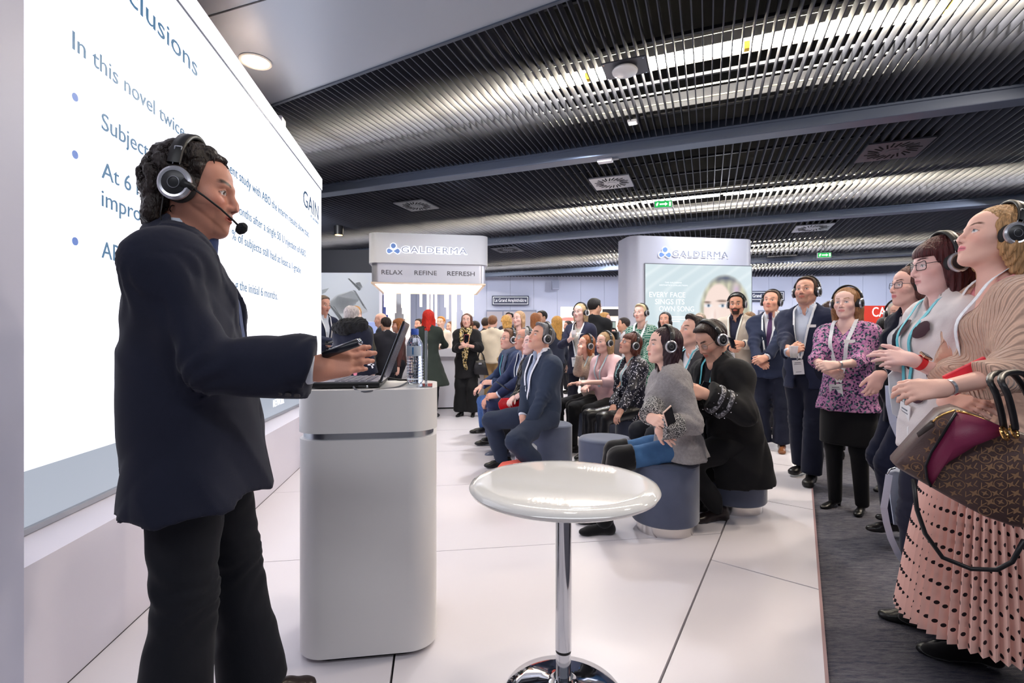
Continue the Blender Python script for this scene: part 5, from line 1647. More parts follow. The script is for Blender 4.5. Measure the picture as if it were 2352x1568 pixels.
    if lanyard:
        lc = lanyard.get('col', (230, 234, 240)); dp = lanyard.get('len', .40) * s; sep = lanyard.get('sep', .078) * s
        le = empty('lanyard', label=lanyard['label'], cat='lanyard', group='event lanyards')
        le.matrix_world = root.matrix_basis.copy()
        lm = M('lanyard_%d_%d_%d' % lc, lc, .6, var=(70, .08))
        end = None
        for k in (1, -1):
            u = np.linspace(0, 1, 26)
            pl = k * (sep * (1 - u) ** .8 + .006) + lanyard.get('off', 0) * u; pu = .035 * s - (dp + .035 * s) * u
            src = torso(.020 + .004) if (top and top[0] in ('jacket', 'coat') ) else surf
            pts = front(pl, pu, lanyard.get('lift', .012), src)
            pts[0] = N + sl_ * k * sep * .8 - sf * .03 * s + tu * .05 * s
            ribbon('strap', pts, lanyard.get('w', .017), lm, le)
            end = pts[-1]
        if lanyard.get('badge', True):
            bw, bh = .088, .125
            bx = obj('badge', box_me('badge', .004, bw, bh, .001), M('badge_white', (236, 236, 240), .4), le)
            a_ = math.radians(lanyard.get('swing', 6))
            mm = Matrix([[sf[i], sl_[i], 0, end[i] + sf[i] * .006] for i in range(2)] + [[0, 0, 1, end[2] - bh - .012]] + [[0, 0, 0, 1]])
            bx.matrix_local = mm @ Matrix.Rotation(a_, 4, 'X')
            for (yy, zz, w_, h2) in ((0, .098, .05, .006), (0, .086, .06, .004), (0, .020, .045, .004)):
                obj('print', box_me('print', .001, w_, h2), M('badge_ink', (120, 124, 134), .6), bx, loc=(.0026, yy, zz))
            obj('clip', box_me('clip', .006, .012, .03, .001), m_alu, bx, loc=(0, 0, bh - .006))
    if top and top[2:] and top[2].get('nametag'):
        pts = front([.075 * s], [-.16 * s], .004)
        tg = obj('name_tag', box_me('name_tag', .004, .068, .024, .001), M('tag_white', (240, 240, 242), .4), root)
        tg.matrix_local = Matrix([[sf[i], sl_[i], tu[i], pts[0][i]] for i in range(3)] + [[0, 0, 0, 1]]) @ Matrix.Rotation(math.radians(20), 4, 'Z')
    if shoes:
        me = shoe_mesh(shoes[0])
        for k, nm in ((1, 'L'), (-1, 'R')):
            ft = feet.get(nm, {})
            key_ = ('mat',) + tuple(shoes)
            if key_ not in _shoe:
                _shoe[key_] = me.copy(); _shoe[key_].materials.append(cloth(shoes[1], kind=shoes[2] if len(shoes) > 2 else 'leather'))
            o = bpy.data.objects.new('shoe', _shoe[key_])
            d2 = An[k] - Kn[k]
            yw = ft.get('yaw', k * 10)
            o.location = (An[k][0], An[k][1], An[k][2] - .085)
            o.rotation_euler = (0, math.radians(-ft.get('pitch', 0)), math.radians(yw)); o.scale = (s * .96,) * 3 if male else (s * .92,) * 3
            put(o, root)
    if glasses:
        fm, lm_ = glasses_meshes(glasses[0])
        g = obj('glasses', fm.copy(), None, root); g.data.materials.clear(); g.data.materials.append(M('glass_frame_%d_%d_%d' % glasses[1], glasses[1], .35)); g.matrix_local = Hm
        for lm1 in lm_: obj('lens', lm1, m_lens, g)
    if phones:
        bpy.context.view_layer.update()
        headphones(root.matrix_basis @ Hm @ (Matrix.Diagonal((1, 1.07 if st == 'longback' else 1.15, 1.05, 1)) if st in ('long', 'wavy', 'bob', 'longback', 'mid') else Matrix.Diagonal((1, 1.02, 1.02, 1))), phones if isinstance(phones, str) else phones[0], None if isinstance(phones, str) else phones[1], q == 2)
    def wp(p): return root.matrix_basis @ Vector(p)
    return dict(root=root, C=C, HR=HR, Hm=Hm, N=N, Wr=Wr, El=El, Sh=Sh, Kn=Kn, An=An, pel=pel, sf=sf, sl=sl_, tu=tu, tf=tf, front=front, ribbon=ribbon, s=s, wp=wp, hs=hs, torso=torso, surf=surf)
# ================================================================== FABRICS
def ramp_mat(name, tex, scale, stops, rough=.8, mapping=None, bump=0.0, metal_hi=False, detail=2, interp='CONSTANT', feature='Color'):
    if name in _mats: return _mats[name]
    m = M(name, (128, 128, 128), rough, spec=.3); nt = m.node_tree; N_, L_ = nt.nodes, nt.links; b = N_['Principled BSDF']
    tc = N_.new('ShaderNodeTexCoord'); mp = N_.new('ShaderNodeMapping')
    if mapping: mp.inputs['Scale'].default_value = mapping
    if tex == 'brick': mp.inputs['Rotation'].default_value = (math.pi / 2, .4, .5)
    L_.new(tc.outputs['Object'], mp.inputs[0])
    if tex == 'voronoi':
        t = N_.new('ShaderNodeTexVoronoi'); t.inputs['Scale'].default_value = scale; L_.new(mp.outputs[0], t.inputs['Vector'])
        if feature == 'Color':
            sx = N_.new('ShaderNodeSeparateColor'); L_.new(t.outputs['Color'], sx.inputs[0]); fac = sx.outputs[0]
        else: fac = t.outputs['Distance']
    elif tex == 'brick':
        t = N_.new('ShaderNodeTexBrick'); t.inputs['Scale'].default_value = scale; t.inputs['Mortar Size'].default_value = .085
        t.inputs['Color1'].default_value = (1, 1, 1, 1); t.inputs['Color2'].default_value = (1, 1, 1, 1); t.inputs['Mortar'].default_value = (0, 0, 0, 1)
        L_.new(mp.outputs[0], t.inputs['Vector']); fac = t.outputs['Color']
    else:
        t = N_.new('ShaderNodeTexNoise'); t.inputs['Scale'].default_value = scale; t.inputs['Detail'].default_value = detail; L_.new(mp.outputs[0], t.inputs['Vector']); fac = t.outputs['Fac']
    cr = N_.new('ShaderNodeValToRGB'); cr.color_ramp.interpolation = interp
    el = cr.color_ramp.elements
    el[0].position, el[0].color = stops[0][0], (*lin(stops[0][1]), 1); el[1].position, el[1].color = stops[1][0], (*lin(stops[1][1]), 1)
    for p, c in stops[2:]:
        e = el.new(p); e.color = (*lin(c), 1)
    L_.new(fac, cr.inputs[0]); L_.new(cr.outputs[0], b.inputs['Base Color'])
    return m
fab_floral = ramp_mat('floral_print', 'voronoi', 92, [(0, (190, 132, 178)), (.30, (44, 46, 74)), (.46, (170, 110, 160)), (.62, (84, 120, 120)), (.74, (206, 150, 186)), (.9, (60, 52, 82))])
fab_green = ramp_mat('green_dash', 'brick', 18, [(0, (20, 84, 70)), (.5, (206, 222, 210))], mapping=(1, 1, 1))
fab_sequin = ramp_mat('sequin', 'voronoi', 120, [(0, (28, 28, 40)), (.62, (44, 44, 60)), (.80, (20, 20, 28)), (.90, (214, 214, 226))], rough=.4)  # palest cells paint the sparkle into the colour
fab_scarf = ramp_mat('gold_scarf', 'noise', 42, [(0, (22, 20, 18)), (.47, (206, 172, 96)), (.56, (240, 226, 190)), (.63, (24, 22, 20))])
fab_tweed = ramp_mat('boucle', 'noise', 190, [(0, (30, 30, 34)), (.46, (96, 96, 100)), (.54, (196, 194, 192))])
fab_leop = ramp_mat('stripe_knit', 'noise', 34, [(0, (70, 50, 46)), (.46, (160, 136, 124)), (.55, (60, 42, 40))], mapping=(.4, .4, 2.2))
def knit_mat(rgb, name):
    """rib knit: raised vertical ribs in the colour-neutral relief only"""
    if name in _mats: return _mats[name]
    m = M(name, rgb, .92, var=(40, .08), sheen=.3, spec=.2); nt = m.node_tree
    tc = nt.nodes.new('ShaderNodeTexCoord'); w = nt.nodes.new('ShaderNodeTexWave'); w.inputs['Scale'].default_value = 26; w.inputs['Distortion'].default_value = 1.2
    w.bands_direction = 'Y'
    bp = nt.nodes.new('ShaderNodeBump'); bp.inputs['Strength'].default_value = .9; bp.inputs['Distance'].default_value = .008
    nt.links.new(tc.outputs['Object'], w.inputs['Vector']); nt.links.new(w.outputs['Fac'], bp.inputs['Height']); nt.links.new(bp.outputs['Normal'], nt.nodes['Principled BSDF'].inputs['Normal'])
    return m
PALE, TAN, ROSY, OLIVE = (232, 196, 180), (206, 158, 134), (226, 176, 160), (196, 150, 124)
def aim(px, Y, tx=-2.3, ty=3.8): return math.degrees(math.atan2(ty - Y, tx - GX(px, Y)))
WHITE_LY = (230, 236, 242); TEAL_LY = (96, 190, 206)

# ================================================================== THE SPEAKER
spk = person('speaker in dark navy suit with curly hair and headset, arm out over the lectern', yaw=20, H=1.80, sex='m', head_at=(450, 1.50), lean=-4, shoulder=.95, head=(-10, -4, 0), q=0, seed=4, bulk=1.10, belly=.02,
    skin=(196, 138, 118), hair=('curly', (34, 25, 23), {'hairline': -.004}), face=dict(beard=.22, beard_col=(70, 50, 46), mouth=True, gaze=(0, -.3), browt=.006),
    top=('jacket', (28, 31, 48), {'v': (.085, .40, 0), 'hem': -.205, 'hemw': .045, 'wr': .013, 'vent': -.03, 'sleeve': .95, 'cuff': .034, 'ai': .018, 'i': .026}), inner=('shirt', (206, 212, 226)), tie=(70, 82, 120),
    bottom=('trousers', (20, 22, 30), {'i': .016, 'flare': .045, 'fab': 'wool'}), shoes=('dress', (40, 26, 22)),
    hands={'R': {'w': (724, 850, 1.36), 'dirw': (.82, .46, .24), 'nrmw': (.35, -.85, .35), 'curl': .22, 'spread': .0, 'curls': (.12, .14, .17, .21), 'thumb': (.25, .10), 'polew': (-.6, -.35, -1), 'bare': .2}, 'L': {'t': (-.02, .19, .86)}},
    feet={'L': {'t': (.14, .12)}, 'R': {'t': (-.04, -.10)}}, hand_res=.0033, neck_fwd=.045, fine=.76)
HRm = spk['root'].matrix_basis @ spk['Hm']
bpy.context.view_layer.update()
hs_ = headphones(HRm @ Matrix.Diagonal((1.05, 1.12, 1.13, 1)), 'black and silver headset with boom microphone on the speaker')
hs_.name = 'headset'
boom = [(.030, -.100, -.012), (.062, -.092, -.030), (.095, -.070, -.052), (.118, -.045, -.072), (.128, -.034, -.082)]
obj('boom_mount', tube_me('boom_mount', [(.014, -.100, -.006), (.04, -.098, -.016)], [.013, .008], 10), m_hp_blk, hs_)
obj('boom', tube_me('boom', boom, .0028, 8), m_hp_blk, hs_)
mi = obj('microphone', lathe_me('microphone', [(.0005, -.016), (.009, -.014), (.0135, -.004), (.0135, .006), (.008, .015), (.0005, .017)], 18), M('foam', (30, 30, 36), .95, bump=(300, .6)), hs_); mi.location = (.135, -.030, -.088); mi.rotation_euler = (.4, .9, 0)
obj('wire', tube_me('wire', [(-.03, -.098, -.04), (-.036, -.094, -.085), (-.030, -.085, -.13), (-.01, -.08, -.165)], .0016, 6), m_hp_blk, hs_)
# loose curls of the speaker
def curls(info, n, seed, mat):
    rs = np.random.RandomState(seed); parts_v = []; parts_f = []; o = 0
    for i in range(n):
        d = unit(rs.randn(3) * (1, .9, .8) + (-.6, 0, .15)); c = V(-.020, 0, .018) + d * V(.118, .100, .116)
        if c[0] > .03 and c[2] < .075: continue
        if c[2] < -.10 or (c[0] > -.02 and c[2] < .02): continue
        ax = unit(rs.randn(3)); u = unit(np.cross(ax, d)); w = np.cross(d, u)
        r0 = rs.uniform(.007, .013); turns = rs.uniform(.9, 2.0); m = 14; pts = []
        dn_ = V(-.2, 0, -1)
        for k in range(m):
            a = turns * 2 * math.pi * k / m
            pts.append(c + u * r0 * math.cos(a) + (d * .55 + w * .45) * r0 * math.sin(a) + (dn_ * .5 + u * .5) * .018 * k / m)
        me = tube_me('c', pts, [.0018 * (1 - .6 * k / m) for k in range(m)], 4)
        parts_v += [tuple(v.co) for v in me.vertices]; parts_f += [[o + x for x in p.vertices] for p in me.polygons]; o = len(parts_v)
        bpy.data.meshes.remove(me)
    c_ = obj('curls', mesh_from('curls', parts_v, parts_f, True), mat, info['root'], kind='stuff'); c_.matrix_local = info['Hm']
curls(spk, 520, 3, hair_mat((34, 25, 23), True))
# pointer in the speaker's hand
a_, b_ = Vector((GX(744, 1.37), 1.37, GZ(816, 1.37))), Vector((GX(830, 1.36), 1.36, GZ(784, 1.36)))
pt = empty('presentation_remote', a_, label='slim black and silver presentation remote in the speaker\'s hand', cat='remote')
obj('barrel', tube_me('barrel', [(0, 0, 0), tuple((b_ - a_) * .94)], .0105, 16), M('remote_blk', (28, 30, 40), .3), pt); obj('end_cap', tube_me('end_cap', [tuple((b_ - a_) * .94), tuple(b_ - a_)], [.0105, .0085], 16), m_chrome, pt)
obj('top_strip', tube_me('top_strip', [(0, 0, .008), tuple((b_ - a_) * .9 + Vector((0, 0, .008)))], .0045, 8), m_alu, pt)
btn = lathe_me('button', [(.0075, 0), (.0085, .002), (.007, .0035), (.0005, .003)], 16)
ax_ = unit(spk['Wr'][-1] - spk['El'][-1]); dn_ = wl_ = V(*(spk['root'].matrix_basis.to_3x3().inverted() @ Vector((0, -.62, -.78)))); dn_ = unit(dn_ - ax_ * float(dn_ @ ax_))
for i in range(4):
    t_ = .62 + .085 * i
    c_ = spk['El'][-1] + (spk['Wr'][-1] - spk['El'][-1]) * t_ + dn_ * (.0625 + .021 * t_)
    o = obj('button', btn, M('button_dark', (52, 50, 54), .3), spk['root']); o.matrix_local = Matrix.Translation(Vector(c_)) @ Vector(dn_).to_track_quat('Z', 'Y').to_matrix().to_4x4()

# ================================================================== SEATED AUDIENCE
suit_man = person('seated grey-haired man in slate suit looking up, white tote between his knees', yaw=207, H=1.80, head_at=(1243, 4.52), sit=.455, lean=-2, head=(4, 20, 4), q=0, seed=2, skin=(222, 170, 150), bulk=1.08,
    hair=('short', (112, 112, 118), {'quiff': 1.0}), face=dict(brow=(60, 52, 50), browt=.0062, beard=.12, beard_col=(120, 110, 110), gaze=(.3, .6)),
    top=('jacket', (48, 58, 78), {'v': (.075, .36, 0), 'wr': .010}), inner=('shirt', (226, 228, 240)), tie=(152, 164, 190), bottom=('trousers', (44, 53, 73), {'i': .018, 'flare': .03}), shoes=('dress', (16, 15, 17)),
    hands={'R': {'w': (1195, 985, 4.33), 'dirw': (.1, -.05, -1), 'nrmw': (-.8, -.6, .1), 'curl': .35}, 'L': {'w': (1210, 985, 4.27), 'dirw': (-.25, -.05, -1), 'nrmw': (.2, -1, .1), 'curl': .35}},
    feet={'R': {'w': (1158, 1050, 4.86), 'yaw': -14}, 'L': {'w': (1250, 1088, 4.30), 'yaw': 4}}, phones='headphones on the grey-haired man in the slate suit',
    lanyard=dict(label='white lanyard with tag on the slate suit man', col=(232, 234, 244), len=.40, w=.024, badge=False))
stool(GX(1262, 4.72), 4.72, 'velvet stool under the grey-haired man in the slate suit')
dark_girl = person('seated young woman with long dark brown hair and black glossy puffer jacket', yaw=205, H=1.66, sex='f', head_at=(1222, 5.02), sit=.455, lean=2, head=(-2, 10, -6), q=1, seed=5, skin=(236, 196, 190),
    hair=('long', (58, 40, 42), {'len': .85, 'hairline': .006}), face=dict(gaze=(.2, .5), brow=(56, 38, 36)), top=('jacket', (24, 25, 32), {'fab': 'gloss', 'wr': .014, 'i': .03, 'ai': .022, 'v': (.04, .40, .03), 'lapel': 0, 'shirt_cuff': False}), inner=('top', (226, 232, 242)),
    bottom=('trousers', (24, 25, 32)), shoes=('sneaker', (92, 98, 120)), hands={'R': {'w': (1178, 915, 4.85), 'nrmw': (-.3, -.2, 1)}, 'L': {'w': (1210, 903, 4.72), 'nrmw': (-.4, -.5, .8), 'dirw': (-.9, -.2, -.2)}},
    feet={'R': {'w': (1146, 1030, 5.42)}, 'L': {'w': (1160, 1040, 5.30)}})
stool(GX(1240, 5.28), 5.28, 'velvet stool under the woman in the puffer jacket')
bald = person('seated balding man in blue suit with pale-rimmed glasses, hands clasped', yaw=204, H=1.78, head_at=(1206, 5.50), sit=.455, lean=2, head=(-2, 12, 0), q=1, seed=6, skin=(212, 156, 138),
    hair=('short', (170, 168, 168), {'hairline': -.045, 'low': -.04, 'strand': .001}), face=dict(brow=(120, 112, 110), beard=.15, beard_col=(170, 160, 160), gaze=(.2, .6)), top=('jacket', (42, 52, 86), {'v': (.07, .36, 0)}), inner=('shirt', (220, 224, 240)), tie=(130, 142, 170),
    bottom=('trousers', (46, 54, 88)), shoes=('dress', (18, 17, 19)), glasses=('cat', (120, 170, 170)), phones='headphones on the balding man with pale-rimmed glasses',
    hands={'R': {'w': (1118, 918, 5.55), 'curl': .6, 'nrmw': (-.3, -.6, .7)}, 'L': {'w': (1142, 908, 5.35), 'curl': .7, 'nrmw': (-.2, -.7, .7), 'dirw': (-1, .1, -.1)}}, feet={'R': {'w': (1128, 1003, 5.9), 'pitch': 0}, 'L': {'w': (1140, 996, 5.65), 'pitch': 6}},
    lanyard=dict(label='pale lanyard on the balding man in blue', len=.3, badge=False))
stool(GX(1226, 5.85), 5.85, 'velvet stool under the balding man in blue')
scarfman = person('seated man with brown hair, dark-rimmed glasses and grey-blue scarf, in jeans', yaw=203, H=1.78, head_at=(1170, 6.15), sit=.455, lean=3, head=(4, 10, 0), q=1, seed=7, skin=(226, 176, 160),
    hair=('short', (110, 80, 62), {'quiff': .7}), face=dict(gaze=(.2, .6)), top=('jacket', (40, 54, 86), {'v': (.06, .34, .03), 'collar': None}), inner=('shirt', (120, 150, 200)), bottom=('trousers', (70, 100, 156), {'fab': 'denim'}), shoes=('dress', (22, 20, 20)), glasses=('rect', (30, 30, 34)),
    phones='headphones on the man in the grey-blue scarf', hands={'R': {'w': (1106, 886, 6.35), 'nrmw': (-.5, -.3, .8)}, 'L': {'w': (1130, 878, 6.05), 'nrmw': (-.3, -.6, .7)}}, feet={'R': {'w': (1112, 978, 6.7)}, 'L': {'w': (1124, 975, 6.55)}},
    lanyard=dict(label='teal lanyard with tilted badge on the man in the scarf', col=TEAL_LY, len=.36, swing=25))
stool(GX(1196, 6.45), 6.45, 'velvet stool under the man in the grey-blue scarf')
def cowl(info, mat, r=.075, th=.026, drop=.35, nm='scarf', tails=()):
    pts = []; n = 22; N_, s_ = info['N'], info['s']
    P = []
    for j in range(2):
        ring = []
        for i in range(n):
            a = 2 * math.pi * i / n
            ring.append(N_ + info['tu'] * (.012 + .026 * j) * s_ + info['sf'] * ((r + .012 * math.sin(3 * a + j)) * math.cos(a) + .012) * s_ + info['sl'] * (r + .006) * math.sin(a) * s_ - info['tu'] * (.035 * max(0, math.cos(a)) * s_))
        for i in range(n): P.append(Cone(ring[i], ring[(i + 1) % n], th * s_, th * s_, k=.008))
    for t in tails:
        for a, b in zip(t[:-1], t[1:]): P.append(Cone(a, b, .030 * s_, .034 * s_, sq=(info['sf'], 1.8), k=.015))
    F = Field(P, .010); F.wrinkle(.006, 5, 40); p, q_ = F.mesh(); return mesh_obj(nm, p, q_, mat, info['root'])
f_ = scarfman['front']
cowl(scarfman, cloth((88, 98, 124), kind='knit'), tails=[list(f_(np.full(6, .05), np.linspace(-.02, -.34, 6), .02))])
beige = person('seated woman in beige turtleneck, chin on her hand, auburn hair', yaw=207, H=1.66, sex='f', head_at=(1345, 5.95), sit=.455, lean=9, head=(0, 8, 8), q=1, seed=8, skin=(226, 176, 160), hair=('long', (150, 92, 58), {'len': .9, 'hairline': .004}), face=dict(gaze=(.3, .2)),
    top=('sweater', (196, 176, 160), {'fab': 'knit', 'collar': (.062, .075), 'wr': .007}), bottom=('trousers', (26, 25, 30)), shoes=('dress', (20, 18, 20)), phones='headphones on the woman in the beige turtleneck',
    hands={'R': {'w': (1331, 812, 5.78), 'dirw': (.1, .1, 1), 'nrmw': (-.8, -.6, 0), 'curl': .9, 'polew': (-.3, -.5, -1)}, 'L': {'w': (1328, 880, 5.72)}}, lanyard=dict(label='pale lanyard on the woman in the beige turtleneck', col=(200, 220, 228), len=.34, badge=False))
stool(GX(1362, 6.15), 6.15, 'velvet stool under the woman in beige')
pink = person('seated woman in pale pink sweater with long blonde hair', yaw=209, H=1.70, sex='f', head_at=(1388, 5.55), sit=.455, lean=6, head=(2, 6, 0), q=1, seed=9, skin=(234, 188, 176), bulk=1.12, decolte=True, hair=('longback', (166, 134, 98), {'len': 1.0, 'hairline': .0}), face=dict(gaze=(.3, .5)),
    top=('sweater', (226, 188, 192), {'v': (.07, .16, 0), 'sleeve': .45, 'i': .018, 'ai': .022, 'wr': .009}), bottom=('trousers', (22, 22, 26)), shoes=('dress', (20, 18, 20)), phones='headphones on the woman in pale pink', hands={'R': {'w': (1345, 890, 5.42), 'bare': .6}, 'L': {'w': (1352, 878, 5.25), 'bare': .6, 'nrmw': (0, -.4, 1)}},
    lanyard=dict(label='pale blue lanyard on the woman in pale pink', col=(190, 216, 226), len=.34, badge=False))
stool(GX(1412, 5.75), 5.75, 'velvet stool under the woman in pale pink')
sequin = person('seated woman in black sequinned jacket with short auburn hair and glasses', yaw=199, H=1.66, sex='f', head_at=(1447, 4.92), sit=.455, lean=0, head=(2, 20, 6), q=1, seed=10, skin=(224, 170, 150), hair=('bob', (88, 46, 36), {'fringe': True, 'len': .8, 'strand': .004}), face=dict(gaze=(.2, .5)),
    top=('jacket', (30, 30, 42), {'mat': fab_sequin, 'v': (.05, .55, .04), 'lapel': 0, 'shirt_cuff': False, 'wr': .008, 'drape': True, 'hem': -.06}), inner=('top', (226, 222, 226)), bottom=('trousers', (24, 24, 28), {'fab': 'leather'}), shoes=('boot', (18, 17, 19)), glasses=('round', (90, 60, 60)),
    phones='headphones on the woman in the sequinned jacket', hands={'R': {'w': (1408, 935, 4.75)}, 'L': {'w': (1425, 945, 4.55)}}, feet={'R': {'w': (1352, 1046, 4.95)}, 'L': {'w': (1380, 1060, 4.65)}}, lanyard=dict(label='pale teal cord on the woman in the sequinned jacket', col=(150, 210, 214), len=.40, w=.010, badge=False))
stool(GX(1462, 5.08), 5.08, 'velvet stool under the woman in the sequinned jacket')
stool(GX(1390, 4.02), 4.02, 'empty grey velvet stool in the middle of the audience')
knit_girl = person('seated young woman in chunky grey sweater with crossed arms, dark plum hair and jeans', yaw=176, H=1.68, sex='f', head_at=(1524, 3.26), sit=.455, lean=8, head=(10, 6, 0), q=0, seed=11, skin=(236, 192, 176), hair=('wavy', (52, 34, 42), {'len': .95, 'hairline': .012, 'strand': .0016, 'part': .01}), face=dict(gaze=(.2, .3), brow=(70, 52, 50), iris=(40, 28, 24), size=1.02),
    top=('sweater', (146, 142, 144), {'fab': 'knit', 'i': .030, 'ai': .030, 'collar': (.075, .06), 'drape': True, 'hem': -.10, 'hemw': .045, 'wr': .012, 'sleeve': .88}), bottom=('trousers', (66, 104, 148), {'fab': 'denim', 'i': .006}), shoes=('boot', (20, 19, 22), 'velvet'),
    hands={'R': {'w': (1492, 960, 2.98), 'dirw': (.3, -.8, -.1), 'nrmw': (-.7, -.3, .5), 'polew': (.2, -.2, -1)}, 'L': {'w': (1512, 985, 2.92), 'dirw': (.75, .10, -.55), 'nrmw': (-.2, -.95, .3), 'curl': .12, 'spread': .12, 'polew': (.2, -.5, -1), 'bare': .15}}, feet={'R': {'w': (1378, 1176, 3.33)}, 'L': {'w': (1388, 1196, 3.17)}},
    phones='headphones on the young woman in the grey sweater')
stool(GX(1527, 3.27), 3.27, 'velvet stool with steel foot under the young woman in the grey sweater')
for k in (1, -1):                              # black over-the-knee boot shafts
    g = knit_girl; a_ = g['Kn'][k]
    hip_ = g['pel'] + V(0, k * .085, -.02)
    F = Field([Cone(a_ + (hip_ - a_) * .22, a_, .082, .076, k=.03, cut_a=True), Cone(a_, g['An'][k], .074, .052, k=.03)], .009); F.wrinkle(.006, 4); p_, q_ = F.mesh(); mesh_obj('boot_shaft', p_, q_, cloth((20, 19, 22), kind='velvet'), g['root'])
# boucle cuffs of the grey sweater
for k in (1, -1):
    g = knit_girl; a_, b_ = g['El'][k] + (g['Wr'][k] - g['El'][k]) * .42, g['El'][k] + (g['Wr'][k] - g['El'][k]) * .94
    F = Field([Cone(a_, b_, .074, .068, k=.01, cut_a=True, cut_b=True)], .007); F.wrinkle(.008, 3, 60); p_, q_ = F.mesh(); mesh_obj('boucle_cuff', p_, q_, fab_tweed, g['root'])
coat_man = person('seated man in long black coat looking down through round glasses, teal lanyard', yaw=190, H=1.80, head_at=(1634, 3.45), sit=.455, lean=14, head=(6, -30, 0), q=0, seed=12, skin=(222, 172, 152), bulk=1.10, hair=('short', (48, 34, 32), {'quiff': 1.6}), face=dict(beard=.30, beard_col=(70, 54, 52), gaze=(0, -1), eye=.5, browt=.006),
    top=('coat', (20, 20, 24), {'v': (.085, .60, .05), 'hem': -.30, 'hemw': .015, 'sq': 1.0, 'i': .030, 'ai': .028, 'wr': .010, 'cuff': .02, 'lapel': .01}), inner=('top', (26, 28, 38), {'neck': .062}), bottom=('trousers', (20, 20, 24), {'i': .014}), shoes=('dress', (30, 20, 20)), glasses=('round', (150, 130, 110)), phones='headphones on the man in the long black coat',
    hands={'R': {'w': (1604, 908, 3.30), 'nrmw': (-.5, -.2, .8), 'curl': .5}, 'L': {'w': (1622, 905, 3.10), 'nrmw': (-.2, -.9, .4), 'dirw': (-.9, .1, .2), 'curl': .7, 'polew': (.5, -.5, -1)}}, feet={'R': {'w': (1600, 1150, 3.62)}, 'L': {'w': (1650, 1165, 3.42), 'yaw': 6}},
    lanyard=dict(label='wide teal lanyard on the man in the black coat', col=TEAL_LY, len=.42, w=.026, badge=False, lift=.004))
stool(GX(1688, 3.67), 3.67, 'velvet stool under the man in the long black coat')
# studded cuff bands on the coat sleeve
g = coat_man; a_, b_ = g['El'][1] + (g['Wr'][1] - g['El'][1]) * .42, g['El'][1] + (g['Wr'][1] - g['El'][1]) * .92
ax_ = unit(b_ - a_); u_ = unit(np.cross(ax_, V(0, 0, 1))); w_ = np.cross(ax_, u_)
for t0, t1 in ((.12, .34), (.58, .80)):
    P = []
    F = Field([Cone(a_ + (b_ - a_) * t0, a_ + (b_ - a_) * t1, .097, .095, k=.01, cut_a=True, cut_b=True)], .006); p_, q_ = F.mesh(); mesh_obj('silver_band', p_, q_, ramp_mat('band_silver', 'voronoi', 160, [(0, (60, 60, 66)), (.4, (160, 160, 168)), (.7, (90, 90, 96))], rough=.35), g['root'])
stud = lathe_me('stud', [(.005, 0), (.004, .003), (.0005, .004)], 10)
for t in (.02, .45, .92):
    for i in range(9):
        an = 2 * math.pi * i / 9
        dr = u_ * math.cos(an) + w_ * math.sin(an)
        o = obj('stud', stud, m_chrome, g['root']); z_ = Vector(dr); o.matrix_local = Matrix.Translation(Vector(a_ + (b_ - a_) * t + dr * .092)) @ z_.to_track_quat('Z', 'Y').to_matrix().to_4x4()
behind_man = person('man with tousled dark hair and white collar seated behind the black coat', yaw=193, H=1.78, head_at=(1592, 3.95), sit=.50, lean=0, head=(0, 16, 0), q=1, seed=13, skin=(226, 178, 162), hair=('short', (44, 34, 34), {'quiff': 1.8, 'strand': .006}), face=dict(gaze=(.2, .6)),
    top=('jacket', (60, 58, 62), {'v': (.08, .36, 0)}), inner=('shirt', (228, 226, 230)), shoes=('dress', (20, 18, 18)), lanyard=dict(label='teal strap on the man with the white collar', col=TEAL_LY, len=.32, badge=False))
stool(GX(1612, 4.15), 4.15, 'velvet stool hidden behind the man in the black coat')

# ================================================================== STANDING, RIGHT SIDE
cupw = person('standing blonde woman in navy blazer holding a clear cup', yaw=236, H=1.74, sex='f', head_at=(1332, 6.75), head=(-6, 4, 0), q=1, seed=14, skin=(238, 198, 188), hair=('mid', (196, 168, 128), {'len': .9, 'strand': .004}), face=dict(gaze=(.3, .3)), top=('jacket', (36, 38, 60), {'v': (.07, .62, .07), 'lapel': .006, 'nametag': True, 'shirt_cuff': False}), inner=('top', (226, 220, 212), {'turtle': True}),
    bottom=('trousers', (30, 30, 44)), hands={'R': {'w': (1312, 778, 6.50), 'curl': .8, 'nrmw': (-.4, -.9, .2), 'dirw': (.4, -.1, .9), 'polew': (-.8, .2, -1)}}, phones='headphones on the blonde woman holding a clear cup', lanyard=dict(label='white lanyard on the blonde woman with the cup', len=.44, badge=True))
person('tall man in black sweater with dark hair seen from behind', yaw=62, H=1.88, head_at=(1366, 7.6), head=(-25, -4, 0), q=2, seed=15, skin=TAN, hair=('short', (24, 20, 20), {}), top=('sweater', (20, 20, 24), {'i': .014, 'collar': (.066, .03)}), bottom=('trousers', (26, 26, 34)), glasses=('rect', (20, 20, 20)))
greenw = person('standing woman with short platinum hair in green and white patterned dress', yaw=232, H=1.71, sex='f', head_at=(1472, 6.45), head=(-8, 6, -4), q=1, seed=16, skin=(236, 192, 180), hair=('short', (226, 206, 166), {'quiff': 1.4, 'low': -.05}), face=dict(gaze=(.2, .3), brow=(150, 120, 96)), top=('dress', (20, 90, 76), {'mat': fab_green, 'name': 'dress', 'hem': -.10, 'sleeve': .92}), bottom=('skirt', (20, 90, 76), {'mat': fab_green, 'hem': .55}),
    shoes=('pump', (20, 20, 20)), phones='headphones on the platinum-haired woman in green', lanyard=dict(label='wide white lanyard on the woman in green', len=.44, w=.024), hands={'L': {'w': (1475, 850, 6.2)}, 'R': {'w': (1452, 850, 6.25)}})
